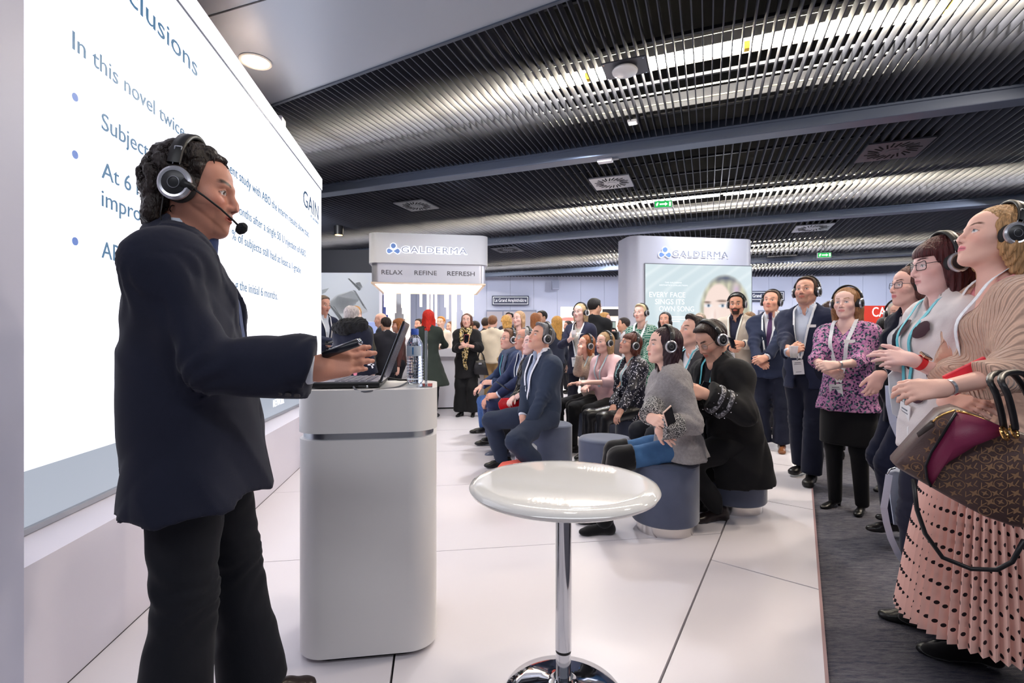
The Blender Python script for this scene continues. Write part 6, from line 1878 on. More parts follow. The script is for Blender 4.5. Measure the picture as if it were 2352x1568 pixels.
person('standing woman with straight black hair and brown patterned top', yaw=250, H=1.67, sex='f', head_at=(1527, 7.5), head=(-10, 2, 0), q=2, seed=17, skin=(222, 168, 146), hair=('long', (32, 24, 28), {'len': .85}), top=('sweater', (90, 66, 60), {'mat': fab_leop, 'i': .016}), bottom=('trousers', (26, 26, 30)))
person('grey-blonde woman half hidden behind the tousled man', yaw=240, H=1.68, sex='f', head_at=(1607, 7.9), q=2, seed=18, skin=PALE, hair=('mid', (176, 160, 140), {}), top=('sweater', (110, 92, 82), {}))
beardman = person('bearded man in beige blazer and dark shirt standing by the poster', yaw=226, H=1.80, head_at=(1692, 6.0), head=(10, -2, 0), q=1, seed=19, skin=(206, 152, 128), hair=('short', (20, 16, 18), {}), face=dict(beard=.96, beard_col=(24, 18, 18), browt=.007, gaze=(.4, 0)), top=('jacket', (208, 196, 182), {'v': (.075, .45, .05)}), inner=('shirt', (30, 32, 52)), bottom=('trousers', (40, 40, 50)),
    phones='headphones on the bearded man in the beige blazer', lanyard=dict(label='pale lanyard with badge on the bearded man', col=(222, 222, 214), len=.40), hands={'L': {'w': (1706, 790, 5.7), 'curl': .6, 'nrmw': (-.2, -.9, .4), 'dirw': (-.9, 0, 0)}, 'R': {'w': (1680, 800, 5.75), 'curl': .6}})
navyman = person('standing man in navy suit and purple tie, hands folded, badge on lanyard', yaw=232, H=1.80, head_at=(1772, 5.62), head=(-4, 10, 4), q=1, seed=20, skin=(226, 170, 150), bulk=1.08, hair=('short', (88, 74, 66), {'hairline': -.01}), face=dict(gaze=(.4, .4)), top=('jacket', (37, 45, 70), {'v': (.075, .42, 0), 'nametag': True}), inner=('shirt', (230, 232, 240)), tie=(74, 50, 88),
    bottom=('trousers', (28, 32, 50), {'i': .018, 'flare': .03}), shoes=('dress', (120, 74, 44)), phones='headphones on the man in the navy suit and purple tie', lanyard=dict(label='white lanyard with tilted badge on the navy suit man', len=.42, swing=22, off=-.03), hands={'L': {'w': (1748, 838, 5.30), 'dirw': (-.8, -.1, -.3), 'nrmw': (.1, -.9, .4), 'curl': .5}, 'R': {'w': (1738, 828, 5.40), 'dirw': (.6, -.3, -.5), 'nrmw': (-.4, -.8, .3), 'curl': .5}})
plasticman = person('standing man with cropped hair in open navy blazer, holding a plastic cup', yaw=219, H=1.79, head_at=(1852, 4.38), head=(2, 12, 0), q=0, seed=21, skin=(220, 168, 148), hair=('short', (70, 52, 44), {'strand': .0008, 'hairline': -.008}), face=dict(beard=.42, beard_col=(90, 66, 58), gaze=(.3, .4)), top=('jacket', (36, 42, 66), {'v': (.085, .50, .06), 'nametag': True}), inner=('shirt', (206, 216, 236)),
    bottom=('trousers', (26, 30, 48), {'i': .016, 'flare': .025}), shoes=('sneaker', (24, 22, 24)), phones='headphones on the cropped-hair man holding a plastic cup', lanyard=dict(label='white lanyard with badge on the man in the open blazer', len=.42), hands={'R': {'w': (1812, 812, 4.12), 'curl': .75, 'dirw': (.35, -.2, .3), 'nrmw': (-.8, -.5, .1), 'polew': (-.5, .5, -1)}, 'L': {'t': (.06, .24, .84)}}, feet={'R': {'w': (1842, 1072, 4.60)}, 'L': {'w': (1862, 1092, 4.30)}})
floral = person('standing woman in purple floral blouse and black skirt, reddish-blonde hair', yaw=213, H=1.655, sex='f', head_at=(1944, 3.68), head=(4, 4, 0), q=0, seed=22, skin=(240, 200, 190), bulk=1.08, decolte=True, hair=('longback', (150, 108, 74), {'len': .95, 'hairline': .0, 'strand': .003}), face=dict(gaze=(.2, .1), iris=(110, 130, 150), brow=(150, 110, 84), lips=(214, 130, 132)), top=('blouse', (160, 120, 160), {'mat': fab_floral, 'hem': -.16, 'hemw': .035, 'sleeve': .30, 'v': (.075, .10, 0), 'i': .016, 'ai': .015, 'cuff': .02, 'nametag': True}),
    bottom=('skirt', (20, 20, 24), {'hem': .50, 'hw': .185, 'tights': (20, 20, 24)}), shoes=('pump', (16, 16, 18)), phones='headphones on the woman in the floral blouse', lanyard=dict(label='white printed lanyard with badge on the floral blouse', len=.46, w=.026), base_z=-.03,
    hands={'L': {'w': (1920, 838, 3.38), 'bare': .75, 'dirw': (-.9, 0, -.1), 'nrmw': (.1, -.9, .5), 'curl': .55, 'polew': (.8, .1, -1)}, 'R': {'w': (1896, 848, 3.48), 'bare': .75, 'dirw': (.5, -.4, -.3), 'nrmw': (-.5, -.7, .4), 'curl': .5, 'polew': (-.6, .6, -1)}}, feet={'R': {'w': (1918, 1140, 3.80)}, 'L': {'w': (1980, 1150, 3.66)}})
hijab_m = cloth((186, 176, 164))
hij = person('standing woman in pale beige headscarf and rimless glasses', yaw=220, H=1.60, sex='f', head_at=(2066, 4.15), head=(4, 0, 0), q=1, seed=23, skin=(222, 172, 154), hair=('long', (186, 176, 164), {'mat': hijab_m, 'name': 'headscarf', 'len': .8, 'strand': .0015, 'facew': .056, 'front': .02, 'hairline': .012}), face=dict(brow=(90, 66, 56), gaze=(.2, 0)), top=('coat', (120, 112, 104), {'hem': -.5}), glasses=('rect', (120, 90, 80)), base_z=-.03, phones='headphones on the woman in the pale headscarf')
navyw = person('woman with dark glasses in navy blazer behind the spotted top, holding a black purse', yaw=168, H=1.70, sex='f', head_at=(2092, 2.92), head=(6, 4, 0), q=0, seed=24, skin=(232, 184, 172), hair=('mid', (86, 50, 44), {'len': .8, 'hairline': .0}), face=dict(gaze=(.2, .1), lips=(206, 110, 120)), top=('jacket', (28, 30, 46), {'v': (.06, .45, .03), 'shirt_cuff': False}), inner=('top', (226, 226, 232)), bottom=('trousers', (28, 32, 54), {'i': .012, 'flare': .02}), shoes=('dress', (20, 18, 20)), glasses=('cat', (30, 40, 60)), base_z=-.03,
    hands={'L': {'w': (2022, 858, 2.62), 'dirw': (-.35, .1, -.95), 'nrmw': (-.2, -.95, 0), 'curl': .35, 'bare': .5, 'polew': (.8, 0, -1)}, 'R': {'w': (2030, 868, 2.85), 'curl': .5, 'bare': .4}}, feet={'L': {'w': (2058, 1188, 3.10)}, 'R': {'w': (2088, 1170, 3.2)}}, phones='headphones on the woman in the navy blazer with glasses')
fab_spot = M('spot_top', (218, 212, 214), .85, bump=(200, .15), var=(8, .04), spec=.2)
spotw = person('woman with dark red bob and black glasses in white top with big dark spots', yaw=164, H=1.70, sex='f', head_at=(2160, 2.10), head=(4, -4, 0), q=0, seed=25, skin=(240, 198, 192), bulk=1.12, hair=('bob', (72, 28, 32), {'len': 1.15, 'fringe': True, 'strand': .004, 'front': .012}), face=dict(gaze=(.2, .1), lips=(220, 150, 150)), top=('top', (218, 212, 214), {'mat': fab_spot, 'sleeve': .40, 'i': .022, 'ai': .022, 'hem': -.12, 'hemw': .01, 'wr': .009}), bottom=('trousers', (34, 36, 54), {'i': .012, 'flare': .02}), shoes=('dress', (20, 20, 22)), glasses=('cat', (22, 24, 32)), base_z=-.03,
    phones=('headphones with grey caps on the woman with the dark red bob', M('hp_cap_grey', (168, 170, 180), .35)), lanyard=dict(label='teal lanyard on the white spotted top', col=TEAL_LY, len=.44, w=.020, badge=True, swing=-10), hands={'L': {'w': (2098, 826, 1.92), 'bare': .8, 'dirw': (-.98, .2, .12), 'nrmw': (-.15, -.75, .65), 'curls': (.30, .16, .20, .30), 'spread': .10, 'thumb': (.9, .1), 'polew': (.8, -.1, -1)}, 'R': {'w': (2060, 838, 2.2), 'bare': .7, 'curl': .4}}, feet={'L': {'t': (-.02, .1)}, 'R': {'t': (.02, -.1)}}, hand_res=.0036, fine=.84)
fr_ = spotw['front']
for k, (pl, pu, r) in enumerate(((.10, -.13, .036), (-.05, -.12, .038), (.02, -.26, .036), (-.12, -.24, .034), (.14, -.30, .036), (.07, -.40, .034), (-.06, -.42, .03))):
    n = 18; ring = [(pl + r * math.cos(2*math.pi*i/n), pu + r * math.sin(2*math.pi*i/n)) for i in range(n)]
    c0 = fr_(np.array([pl] + [x for x, _ in ring]), np.array([pu] + [y for _, y in ring]), .012)
    obj('spot', mesh_from('spot', c0, [(0, i + 1, (i + 1) % n + 1) for i in range(n)], True), M('spot_plum', (58, 28, 42), .8), spotw['root'])
m_card = knit_mat((226, 188, 168), 'rib_cardigan')
blond = person('blonde woman in beige rib cardigan and pink spotted pleated skirt, looking up', yaw=158, lean=-3, bust=.85, H=1.765, sex='f', head_at=(2284, 1.86), head=(9, 17, -3), q=0, seed=26, skin=(238, 190, 174), decolte=True, hair=('longback', (178, 138, 96), {'len': .62, 'hairline': -.004, 'strand': .003}), face=dict(gaze=(.1, .5), iris=(120, 140, 160), brow=(96, 64, 54), lips=(226, 120, 140), lash=.9, size=.99),
    top=('cardigan', (226, 188, 168), {'mat': m_card, 'v': (.085, .45, .05), 'nocollar': True, 'i': .014, 'ai': .022, 'sleeve': .50, 'cuff': .02, 'hem': -.08, 'hemw': .0, 'wr': .006}), inner=('top', (226, 150, 160), {'v': (.085, .16, 0)}), bottom=None, shoes=('dress', (18, 17, 20), 'velvet'), base_z=-.03, extra={'legs': 1},
    phones='headphones on the blonde woman in the beige cardigan', lanyard=dict(label='long white lanyard over the beige cardigan', col=(232, 236, 244), len=.50, w=.024, badge=True), hands={'L': {'w': (2168, 892, 1.60), 'bare': .95, 'dirw': (-.95, .30, -.12), 'nrmw': (-.2, -.75, .6), 'curl': .45, 'polew': (.9, -.2, -.8)}, 'R': {'w': (2168, 918, 1.78), 'bare': .8, 'dirw': (.25, -.95, -.1), 'nrmw': (-.6, -.3, .7), 'curl': .3, 'polew': (-.1, .2, -1)}}, feet={'L': {'w': (2250, 1470, 1.93), 'yaw': 4}, 'R': {'w': (2185, 1404, 2.14), 'yaw': 0}}, hand_res=.0036, fine=.76)
# ================================================================== PLEATED SKIRT, BAGS, SMALL THINGS
def pleated(info, z0, z1, r0, r1, n=58):
    rows = 26; cols = n * 4
    v = []; uv = []; f = []
    for j in range(rows + 1):
        t = j / rows; z = z0 + (z1 - z0) * t; r = r0 + (r1 - r0) * t ** .8
        for i in range(cols + 1):
            a = 2 * math.pi * i / cols; ph = (i % 4) / 4
            tri = abs(ph * 2 - 1)
            rr = r + (.012 + .022 * t) * (tri - .5) + .012 * t * math.sin(3 * a + 1)
            v.append((info['pel'][0] + rr * math.cos(a) * .88, info['pel'][1] + rr * math.sin(a), z)); uv.append((i / cols, t))
    for j in range(rows):
        for i in range(cols):
            f.append((j*(cols+1)+i, (j+1)*(cols+1)+i, (j+1)*(cols+1)+i+1, j*(cols+1)+i+1))
    me = mesh_from('pleated_skirt', v, f)
    l = me.uv_layers.new(name='UVMap')
    l.data.foreach_set('uv', np.array([uv[lp_.vertex_index] for lp_ in me.loops], np.float32).ravel())
    m = M('spotted_pleats', (232, 168, 164), .6, spec=.3); nt = m.node_tree; N_, L_ = nt.nodes, nt.links
    uvn = N_.new('ShaderNodeUVMap'); sp = N_.new('ShaderNodeSeparateXYZ'); L_.new(uvn.outputs[0], sp.inputs[0])
    def math_(op, a, b=None, c=None):
        n_ = N_.new('ShaderNodeMath'); n_.operation = op
        for i_, x in enumerate((a, b, c)):
            if x is None: continue
            if hasattr(x, 'is_linked') or hasattr(x, 'links'): L_.new(x, n_.inputs[i_])
            else: n_.inputs[i_].default_value = x
        return n_.outputs[0]
    u = math_('MULTIPLY', sp.outputs[0], 60.0); vv = math_('MULTIPLY', sp.outputs[1], 26.0)
    row = math_('FLOOR', vv); odd = math_('MODULO', row, 2.0); u2 = math_('ADD', u, math_('MULTIPLY', odd, .5))
    fu = math_('SUBTRACT', math_('FRACT', u2), .5); fv = math_('SUBTRACT', math_('FRACT', vv), .5)
    d2 = math_('ADD', math_('MULTIPLY', math_('MULTIPLY', fu, fu), 1.9), math_('MULTIPLY', fv, fv))
    dot = math_('LESS_THAN', d2, .046)
    mx = N_.new('ShaderNodeMix'); mx.data_type = 'RGBA'
    mx.inputs[6].default_value = (*lin((240, 200, 190)), 1); mx.inputs[7].default_value = (*lin((26, 22, 30)), 1)
    L_.new(dot, mx.inputs[0]); L_.new(mx.outputs[2], N_['Principled BSDF'].inputs['Base Color'])
    return obj('pleated_skirt', me, m, info['root'])
pleated(blond, blond['pel'][2] + .09, .20, .142, .305)

def world_poly_bag(name, front_px, Yf, thick_dir, th, mat, label, cat='bag', bulge=.02):
    """bag body: outline of its front face at its own distance, given real depth and a bulge"""
    pts = [Vector((GX(x, Y), Y, GZ(y, Y))) for x, y, Y in front_px]
    c = sum(pts, Vector()) / len(pts)
    d = Vector(thick_dir).normalized()
    n = len(pts); bm = bmesh.new()
    rings = []
    for k, (o_, sc) in enumerate(((0.0, .93), (.10, 1.0), (.5, 1.02), (.90, 1.0), (1.0, .93))):
        rings.append([bm.verts.new((c + (p - c) * sc + d * (th * o_)) - c) for p in pts])
    for a, b in zip(rings[:-1], rings[1:]):
        for i in range(n): bm.faces.new((a[i], a[(i+1) % n], b[(i+1) % n], b[i]))
    cf = bm.verts.new(-d * bulge); cb = bm.verts.new(d * (th + bulge))
    for i in range(n): bm.faces.new((rings[0][(i+1) % n], rings[0][i], cf)); bm.faces.new((rings[-1][i], rings[-1][(i+1) % n], cb))
    bmesh.ops.recalc_face_normals(bm, faces=bm.faces[:])
    me = bpy.data.meshes.new(name); bm.to_mesh(me); bm.free()
    me.polygons.foreach_set('use_smooth', [True] * len(me.polygons)); me.set_sharp_from_angle(angle=math.radians(50))
    e = empty(name, c, label=label, cat=cat)
    b_ = obj('body', me, mat, e)
    return e, b_, c
def hand_pt(x, y): return (2000 + x / 3.92, 840 + y / 3.92)
m_mono = M('monogram_brown', (86, 66, 64), .38, spec=.45, bump=(260, .08), var=(14, .10))
m_burg = M('burgundy_leather', (128, 40, 76), .42, bump=(300, .08)); m_gold = M('gold', (226, 178, 110), .2, metal=1.0); m_blkl = M('black_leather', (26, 24, 28), .4)
YB = 1.36
def YBag(x): return 1.50 - (x - 2052) / 300 * .16
out = [(2052, 1066), (2068, 1048), (2125, 985), (2160, 948), (2200, 938), (2262, 962), (2300, 982), (2352, 1000), (2440, 1030), (2500, 1090), (2470, 1200), (2400, 1222), (2330, 1212), (2262, 1188), (2190, 1150), (2120, 1110), (2064, 1078)]
bag, bagb, bc_ = world_poly_bag('handbag', [(x, y, YBag(x)) for x, y in out], 0, (.55, .83, 0), .15, m_mono, 'large brown monogram handbag with burgundy panel on the cardigan woman\'s arm', 'handbag', .015)
def bagp(x, y, lift=.022): 
    Y = YBag(x) - lift
    return Vector((GX(x, Y), Y, GZ(y, Y))) - bc_
bp_ = [hand_pt(*p) for p in ((765, 415), (1000, 470), (1180, 545), (1165, 630), (940, 720), (700, 868), (640, 930), (545, 1090), (510, 1010), (498, 900), (545, 780), (640, 640), (700, 540))]
def patch(name, pts, mat, par, th=.006, lift=.022):
    f_ = [bagp(x, y, lift + th) for x, y in pts]; b_ = [bagp(x, y, lift - .02) for x, y in pts]; n = len(pts)
    fc = sum(f_, Vector()) / n - Vector((.55, .83, 0)).normalized() * .006
    return obj(name, mesh_from(name, f_ + b_ + [fc], [(i, (i+1) % n, 2*n) for i in range(n)] + [(i, n+i, n+(i+1) % n, (i+1) % n) for i in range(n)], True), mat, par)
patch('burgundy_panel', bp_, m_burg, bag)
top_edge = [hand_pt(*p) for p in ((770, 405), (860, 425), (1000, 475), (1160, 555), (1320, 590))]
obj('gold_zip', tube_me('gold_zip', [bagp(x, y, .012) for x, y in top_edge], .004, 6), m_gold, bag)
obj('seam_rope', tube_me('seam_rope', [bagp(*hand_pt(*p), .030) for p in ((770, 420), (700, 530), (640, 630), (545, 775), (492, 900), (505, 1010), (545, 1090))], .0035, 6), m_blkl, bag)
# monogram motifs: crossed letters, four-petal flowers, ringed diamonds
m_motif = M('motif_tan', (146, 112, 84), .45)
def motif_star(r, petals=4):
    pts = []
    for i in range(petals * 4):
        a = 2 * math.pi * i / (petals * 4); k = (1.0, .52, .34, .52)[i % 4]
        pts.append((r * k * math.cos(a), r * k * math.sin(a), 0))
    return mesh_from('motif', [(0, 0, 0)] + pts, [(0, i + 1, (i + 1) % len(pts) + 1) for i in range(len(pts))])
star, star8 = motif_star(.0125), motif_star(.010, 4)
ringm = lathe_me('motif_ring', [(.0125, 0), (.0145, 0)], 16, cap=False)
v_ax = Vector((.86, -.50, 0))
nrm_bag = Vector((-.55, -.83, 0)).normalized(); x_bag = Vector((.83, -.55, 0)).normalized()
rows_ = [(x, y) for y in range(960, 1215, 24) for x in range(2060, 2352, 26)]
def inpoly(p, poly):
    r = False; n = len(poly)
    for i in range(n):
        (x0, y0), (x1, y1) = poly[i], poly[(i + 1) % n]
        if (y0 > p[1]) != (y1 > p[1]) and p[0] < (x1 - x0) * (p[1] - y0) / (y1 - y0) + x0: r = not r
    return r
cxo = sum(p[0] for p in out) / len(out); cyo = sum(p[1] for p in out) / len(out)
inner_out = [(cxo + (x - cxo) * .88, cyo + (y - cyo) * .86) for x, y in out]
bpoly_big = [(x + (x - 2185) * .08, y + (y - 1010) * .08) for x, y in bp_]
depsg = None
bpy.context.view_layer.update()
def on_bag(x, y):
    """first hit of the bag body from the front"""
    p = bagp(x, y, .25); d = (bagp(x, y, 0) - p).normalized()
    ok, loc, nn, _ = bagb.ray_cast(p, d)
    return (loc + nn * .0012, nn) if ok else (None, None)
kk = 0
for j, y in enumerate(range(952, 1215, 20)):
    for i, x in enumerate(range(2058 + (j % 2) * 12, 2352, 24)):
        if not inpoly((x, y), inner_out) or inpoly((x, y), bpoly_big): continue
        loc, nn = on_bag(x, y)
        if loc is None: continue
        kk += 1; t_k = (i + 2 * j) % 4
        xd = x_bag - nn * x_bag.dot(nn); xd.normalize(); yd = nn.cross(xd)
        rot = Matrix([[xd[r], yd[r], nn[r], loc[r]] for r in range(3)] + [[0, 0, 0, 1]]) @ Matrix.Rotation(-.42, 4, 'Z')
        if t_k == 0:
            o = text('monogram', 'LV', m_motif, .024, bag, rot @ Matrix.Translation((-.012, -.009, 0)), extrude=.0)
        else:
            o = obj('motif', (star, ringm, star8)[t_k - 1], m_motif, bag); o.matrix_local = rot
            if t_k == 2: o2 = obj('motif', star8, m_motif, bag); o2.matrix_local = rot @ Matrix.Scale(.9, 4)
# handles and hardware
def bw(x, y, Y): return Vector((GX(x, Y), Y, GZ(y, Y))) - bc_
for dx, Yh in ((0, 1.34), (26, 1.31)):
    pts = [bw(2306 + dx, 985, Yh), bw(2300 + dx, 950, Yh - .01), bw(2288 + dx, 905, Yh - .02), bw(2273 + dx, 872, Yh), bw(2290 + dx, 856, Yh + .07), bw(2330 + dx, 862, Yh + .12), bw(2365 + dx, 920, Yh + .13), bw(2385 + dx, 1000, Yh + .10)]
    sm_ = []
    for i in range(len(pts) - 1):
        a, b, c, d = pts[max(i-1, 0)], pts[i], pts[i+1], pts[min(i+2, len(pts)-1)]
        for k in range(5):
            t = k / 5; sm_.append(0.5 * ((2*b) + (c - a)*t + (2*a - 5*b + 4*c - d)*t*t + (3*b - a - 3*c + d)*t**3))
    obj('handle', tube_me('handle', sm_, .0078, 10), m_blkl, bag)
rg_ = lathe_me('ring', [(.016 + .004*math.cos(a), .004*math.sin(a)) for a in [2*math.pi*i/8 for i in range(9)]], 20, cap=False)
for x, y in ((2307, 995), (2330, 990)):
    o = obj('gold_ring', rg_, m_gold, bag); o.matrix_local = Matrix.Translation(bw(x, y, 1.325)) @ Matrix.Rotation(1.2, 4, 'X') @ Matrix.Rotation(.5, 4, 'Y')
tg = [hand_pt(*p) for p in ((410, 605), (545, 485), (580, 510), (575, 545), (430, 645))]
patch('luggage_tag', tg, M('tag_brown', (70, 60, 58), .4), bag, .004, .040)
obj('tag_chain', tube_me('tag_chain', [bagp(*hand_pt(*p), .045) for p in ((560, 500), (600, 470), (650, 440), (700, 420), (760, 400))], .003, 6), m_gold, bag)
obj('shoulder_strap', tube_me('shoulder_strap', [bw(x, y, Y) for x, y, Y in ((2098, 1100, 1.46), (2106, 1170, 1.45), (2125, 1225, 1.44), (2165, 1280, 1.43), (2230, 1306, 1.40), (2290, 1308, 1.37), (2325, 1290, 1.35), (2352, 1240, 1.33))], .006, 8), m_blkl, bag)
# red phone in the hands
ph = empty('red_phone', Vector((GX(2178, 1.64), 1.64, GZ(886, 1.64))), label='phone in bright red case held over the monogram handbag', cat='phone')
o = obj('case', box_me('case', .072, .010, .145, .004), M('phone_red', (226, 48, 66), .4), ph); o.rotation_euler = (-.25, math.radians(62), -.35)
cm = obj('camera_bump', box_me('camera_bump', .010, .003, .024, .001), m_blk, o, loc=(.022, -.006, .112))
# bracelets and smart watch
def band(info, k, t, r, w, mat, nm, par=None):
    a_ = info['El'][k] + (info['Wr'][k] - info['El'][k]) * t; ax_ = Vector(unit(info['Wr'][k] - info['El'][k]))
    m = lathe_me(nm, [(r, -w/2), (r + .002, -w/2), (r + .002, w/2), (r, w/2), (r, -w/2)], 24, cap=False)
    o = obj(nm, m, mat, info['root']); o.matrix_local = Matrix.Translation(Vector(a_)) @ ax_.to_track_quat('Z', 'Y').to_matrix().to_4x4(); return o
band(spotw, 1, .90, .0265, .022, M('watch_red', (226, 44, 52), .45), 'watch_strap')
g = spotw; wc = g['El'][1] + (g['Wr'][1] - g['El'][1]) * .90
wn = g['root'].matrix_basis.to_3x3().inverted() @ Vector((.05, -.45, .89)); wx = Vector(unit(g['Wr'][1] - g['El'][1]))
wz = (wn - wx * wn.dot(wx)).normalized(); wy = wz.cross(wx)
wm = Matrix([[wx[r], wy[r], wz[r], wc[r] + wz[r] * .0275] for r in range(3)] + [[0, 0, 0, 1]])
o = obj('watch_case', box_me('watch_case', .034, .040, .009, .003), M('rose_gold', (222, 184, 160), .25, metal=.9), g['root']); o.matrix_local = wm
o2 = obj('watch_glass', box_me('watch_glass', .029, .035, .002, .0005), M('watch_black', (14, 14, 18), .08), o, loc=(0, 0, .0085))
band(blond, 1, .93, .0245, .010, m_hp_sil, 'bracelet'); band(floral, 1, .90, .0255, .012, m_hp_sil, 'watch_band'); band(navyw, 1, .92, .025, .010, m_hp_sil, 'bracelet'); band(bald, 1, .93, .032, .016, m_hp_sil, 'watch_band')
# earring
o = obj('earring', box_me('earring', .010, .010, .018, .002), M('crystal', (236, 232, 222), .1, metal=.6), blond['root']); o.matrix_local = blond['Hm'] @ Matrix.Translation((-.004, .083, -.064))
# grey crossbody bag and strap of the spotted-top woman
cb, cbb, cc = world_poly_bag('crossbody_bag', [(x, y, 2.30) for x, y in ((2040, 1086), (2055, 1080), (2100, 1092), (2104, 1130), (2102, 1190), (2085, 1210), (2052, 1206), (2044, 1150))], 0, (.6, .8, 0), .09, M('bag_grey', (176, 184, 204), .5, bump=(200, .1)), 'small pale grey crossbody bag with long strap hanging by navy trousers', 'bag', .012)
def cbp(x, y, Y=2.27): return Vector((GX(x, Y), Y, GZ(y, Y))) - cc
def flat_strap(name, pts, w, mat, par, th=.003):
    v = []; f = []; n = len(pts)
    for i, p in enumerate(pts):
        t = (pts[min(i+1, n-1)] - pts[max(i-1, 0)]).normalized(); nn = Vector((-.5, -.86, 0)); sd = t.cross(nn).normalized()
        for a, b in ((-1, 0), (1, 0), (1, 1), (-1, 1)): v.append(p + sd * a * w / 2 + nn * b * th)
    for i in range(n - 1):
        for k in range(4): f.append((i*4+k, i*4+(k+1) % 4, (i+1)*4+(k+1) % 4, (i+1)*4+k))
    f += [(3, 2, 1, 0), tuple((n-1)*4 + k for k in range(4))]
    return obj(name, mesh_from(name, v, f), mat, par)
m_strap = M('strap_grey', (196, 202, 222), .6)
flat_strap('strap', [cbp(*p) for p in ((2042, 885), (2044, 930), (2052, 970), (2068, 1005), (2084, 1032), (2098, 1055))], .030, m_strap, cb)
flat_strap('strap', [cbp(*p) for p in ((2042, 1090), (2036, 1130), (2030, 1165), (2036, 1200), (2046, 1235), (2062, 1270), (2082, 1300), (2100, 1318))], .026, m_strap, cb)
obj('zip_pull', tube_me('zip_pull', [cbp(2038, 1088), cbp(2044, 1078), cbp(2056, 1074)], .004, 6), m_alu, cb)
fl = world_poly_bag('belt_bag', [(x, y, 2.22) for x, y in ((2040, 862), (2052, 850), (2110, 862), (2130, 885), (2120, 905), (2085, 975), (2050, 950), (2042, 900))], 0, (.6, .8, 0), .05, M('bag_pale', (214, 218, 226), .5), 'pale grey flap bag at the waist of the spotted-top woman', 'bag', .01)
# black purse held by the navy blazer woman
pu_ = world_poly_bag('black_purse', [(x, y, 2.62) for x, y in ((2012, 838), (2052, 836), (2070, 860), (2058, 905), (2030, 925), (2016, 890))], 0, (.5, .86, 0), .05, M('purse_black', (24, 24, 30), .25), 'shiny black purse held by the navy blazer woman', 'purse', .012)
# white tote between the knees, red bag on the lap, coral bag on the floor
tt, ttb, tc0 = world_poly_bag('white_tote', [(x, y, 4.25) for x, y in ((1182, 1040), (1186, 1026), (1218, 1022), (1226, 1030), (1230, 1100), (1226, 1112), (1182, 1112))], 0, (.35, .93, 0), .10, M('tote_white', (206, 212, 226), .5), 'white tote bag with grey handles between the suit man\'s knees', 'bag', .012)
def ttp(x, y, Y=4.24): return Vector((GX(x, Y), Y, GZ(y, Y))) - tc0
for dx in (0, 10): flat_strap('handle', [ttp(1190 + dx, 1032), ttp(1193 + dx, 1012), ttp(1199 + dx*.5, 996), ttp(1206 + dx*.5, 1012), ttp(1209 + dx, 1032)], .016, M('handle_grey', (150, 156, 172), .5), tt)
obj('red_strap', tube_me('red_strap', [ttp(1190, 1068, 4.2), ttp(1198, 1052, 4.18), ttp(1212, 1050, 4.18), ttp(1226, 1062, 4.2)], .010, 8), M('strap_coral', (240, 110, 96), .5), tt)
rb = world_poly_bag('red_bag', [(x, y, 4.90) for x, y in ((1142, 925), (1150, 914), (1205, 912), (1214, 925), (1206, 935), (1195, 942), (1150, 945), (1144, 936))], 0, (.3, .95, -.1), .20, M('shiny_red', (214, 26, 36), .15, coat=.5, bump=(14, .9)), 'shiny red plastic bag on the lap beside the suit man', 'bag', .03)
co = world_poly_bag('coral_bag', [(x, y, 4.10) for x, y in ((1128, 1090), (1145, 1070), (1180, 1064), (1215, 1070), (1230, 1100), (1200, 1115), (1140, 1112))], 0, (.2, .95, 0), .16, M('coral_fabric', (242, 108, 92), .5), 'coral red bag lying on the floor by the white tote', 'bag', .02)
# plastic cups, phones, tablet
def cup(px, py, Y, label, h_=.095, r=.034):
    e = empty('plastic_cup', (GX(px, Y), Y, GZ(py, Y)), label=label, cat='cup')
    obj('shell', lathe_me('shell', [(r*.72, 0), (r*.74, .003), (r*.98, h_), (r, h_ + .002), (r*.95, h_), (r*.70, .006)], 28, cap=False), M('cup_clear', (226, 230, 238), .12, spec=.6, alpha=.35), e)
    obj('rim', lathe_me('rim', [(r, h_ - .002), (r + .002, h_), (r, h_ + .002)], 28, cap=False), M('cup_rim', (232, 234, 240), .3), e)
    obj('drink', lathe_me('drink', [(r*.70, .004), (r*.82, h_*.4), (.0005, h_*.4)], 24), M('drink_pale', (206, 196, 180), .1, alpha=.5), e)
cup(1318, 775, 6.42, 'clear plastic cup held by the blonde woman in the navy blazer'); cup(1823, 822, 4.04, 'clear plastic cup held by the cropped-hair man')
def phone(px, py, Y, rot, label, sz=(.074, .15), mat=None):
    e = empty('phone', (GX(px, Y), Y, GZ(py, Y)), label=label, cat='phone'); e.rotation_euler = rot
    obj('case', box_me('case', sz[0], .009, sz[1], .003), mat or M('phone_black', (24, 24, 28), .3), e); obj('glass', box_me('glass', sz[0]*.92, .002, sz[1]*.93), M('phone_glass', (14, 16, 22), .06), e, loc=(0, -.005, sz[1]*.03)); return e
phone(1612, 915, 3.10, (-.9, .2, -.6), 'dark phone held low by the man in the black coat')
phone(1545, 985, 2.90, (.2, -.55, .5), 'phone under the crossed arms of the grey sweater woman', mat=M('phone_rose', (226, 196, 184), .35))
phone(1165, 893, 4.72, (-1.2, .4, .8), 'dark phone held by the woman in the puffer jacket'); phone(1686, 800, 5.62, (-.6, .2, .3), 'dark phone held by the bearded man')
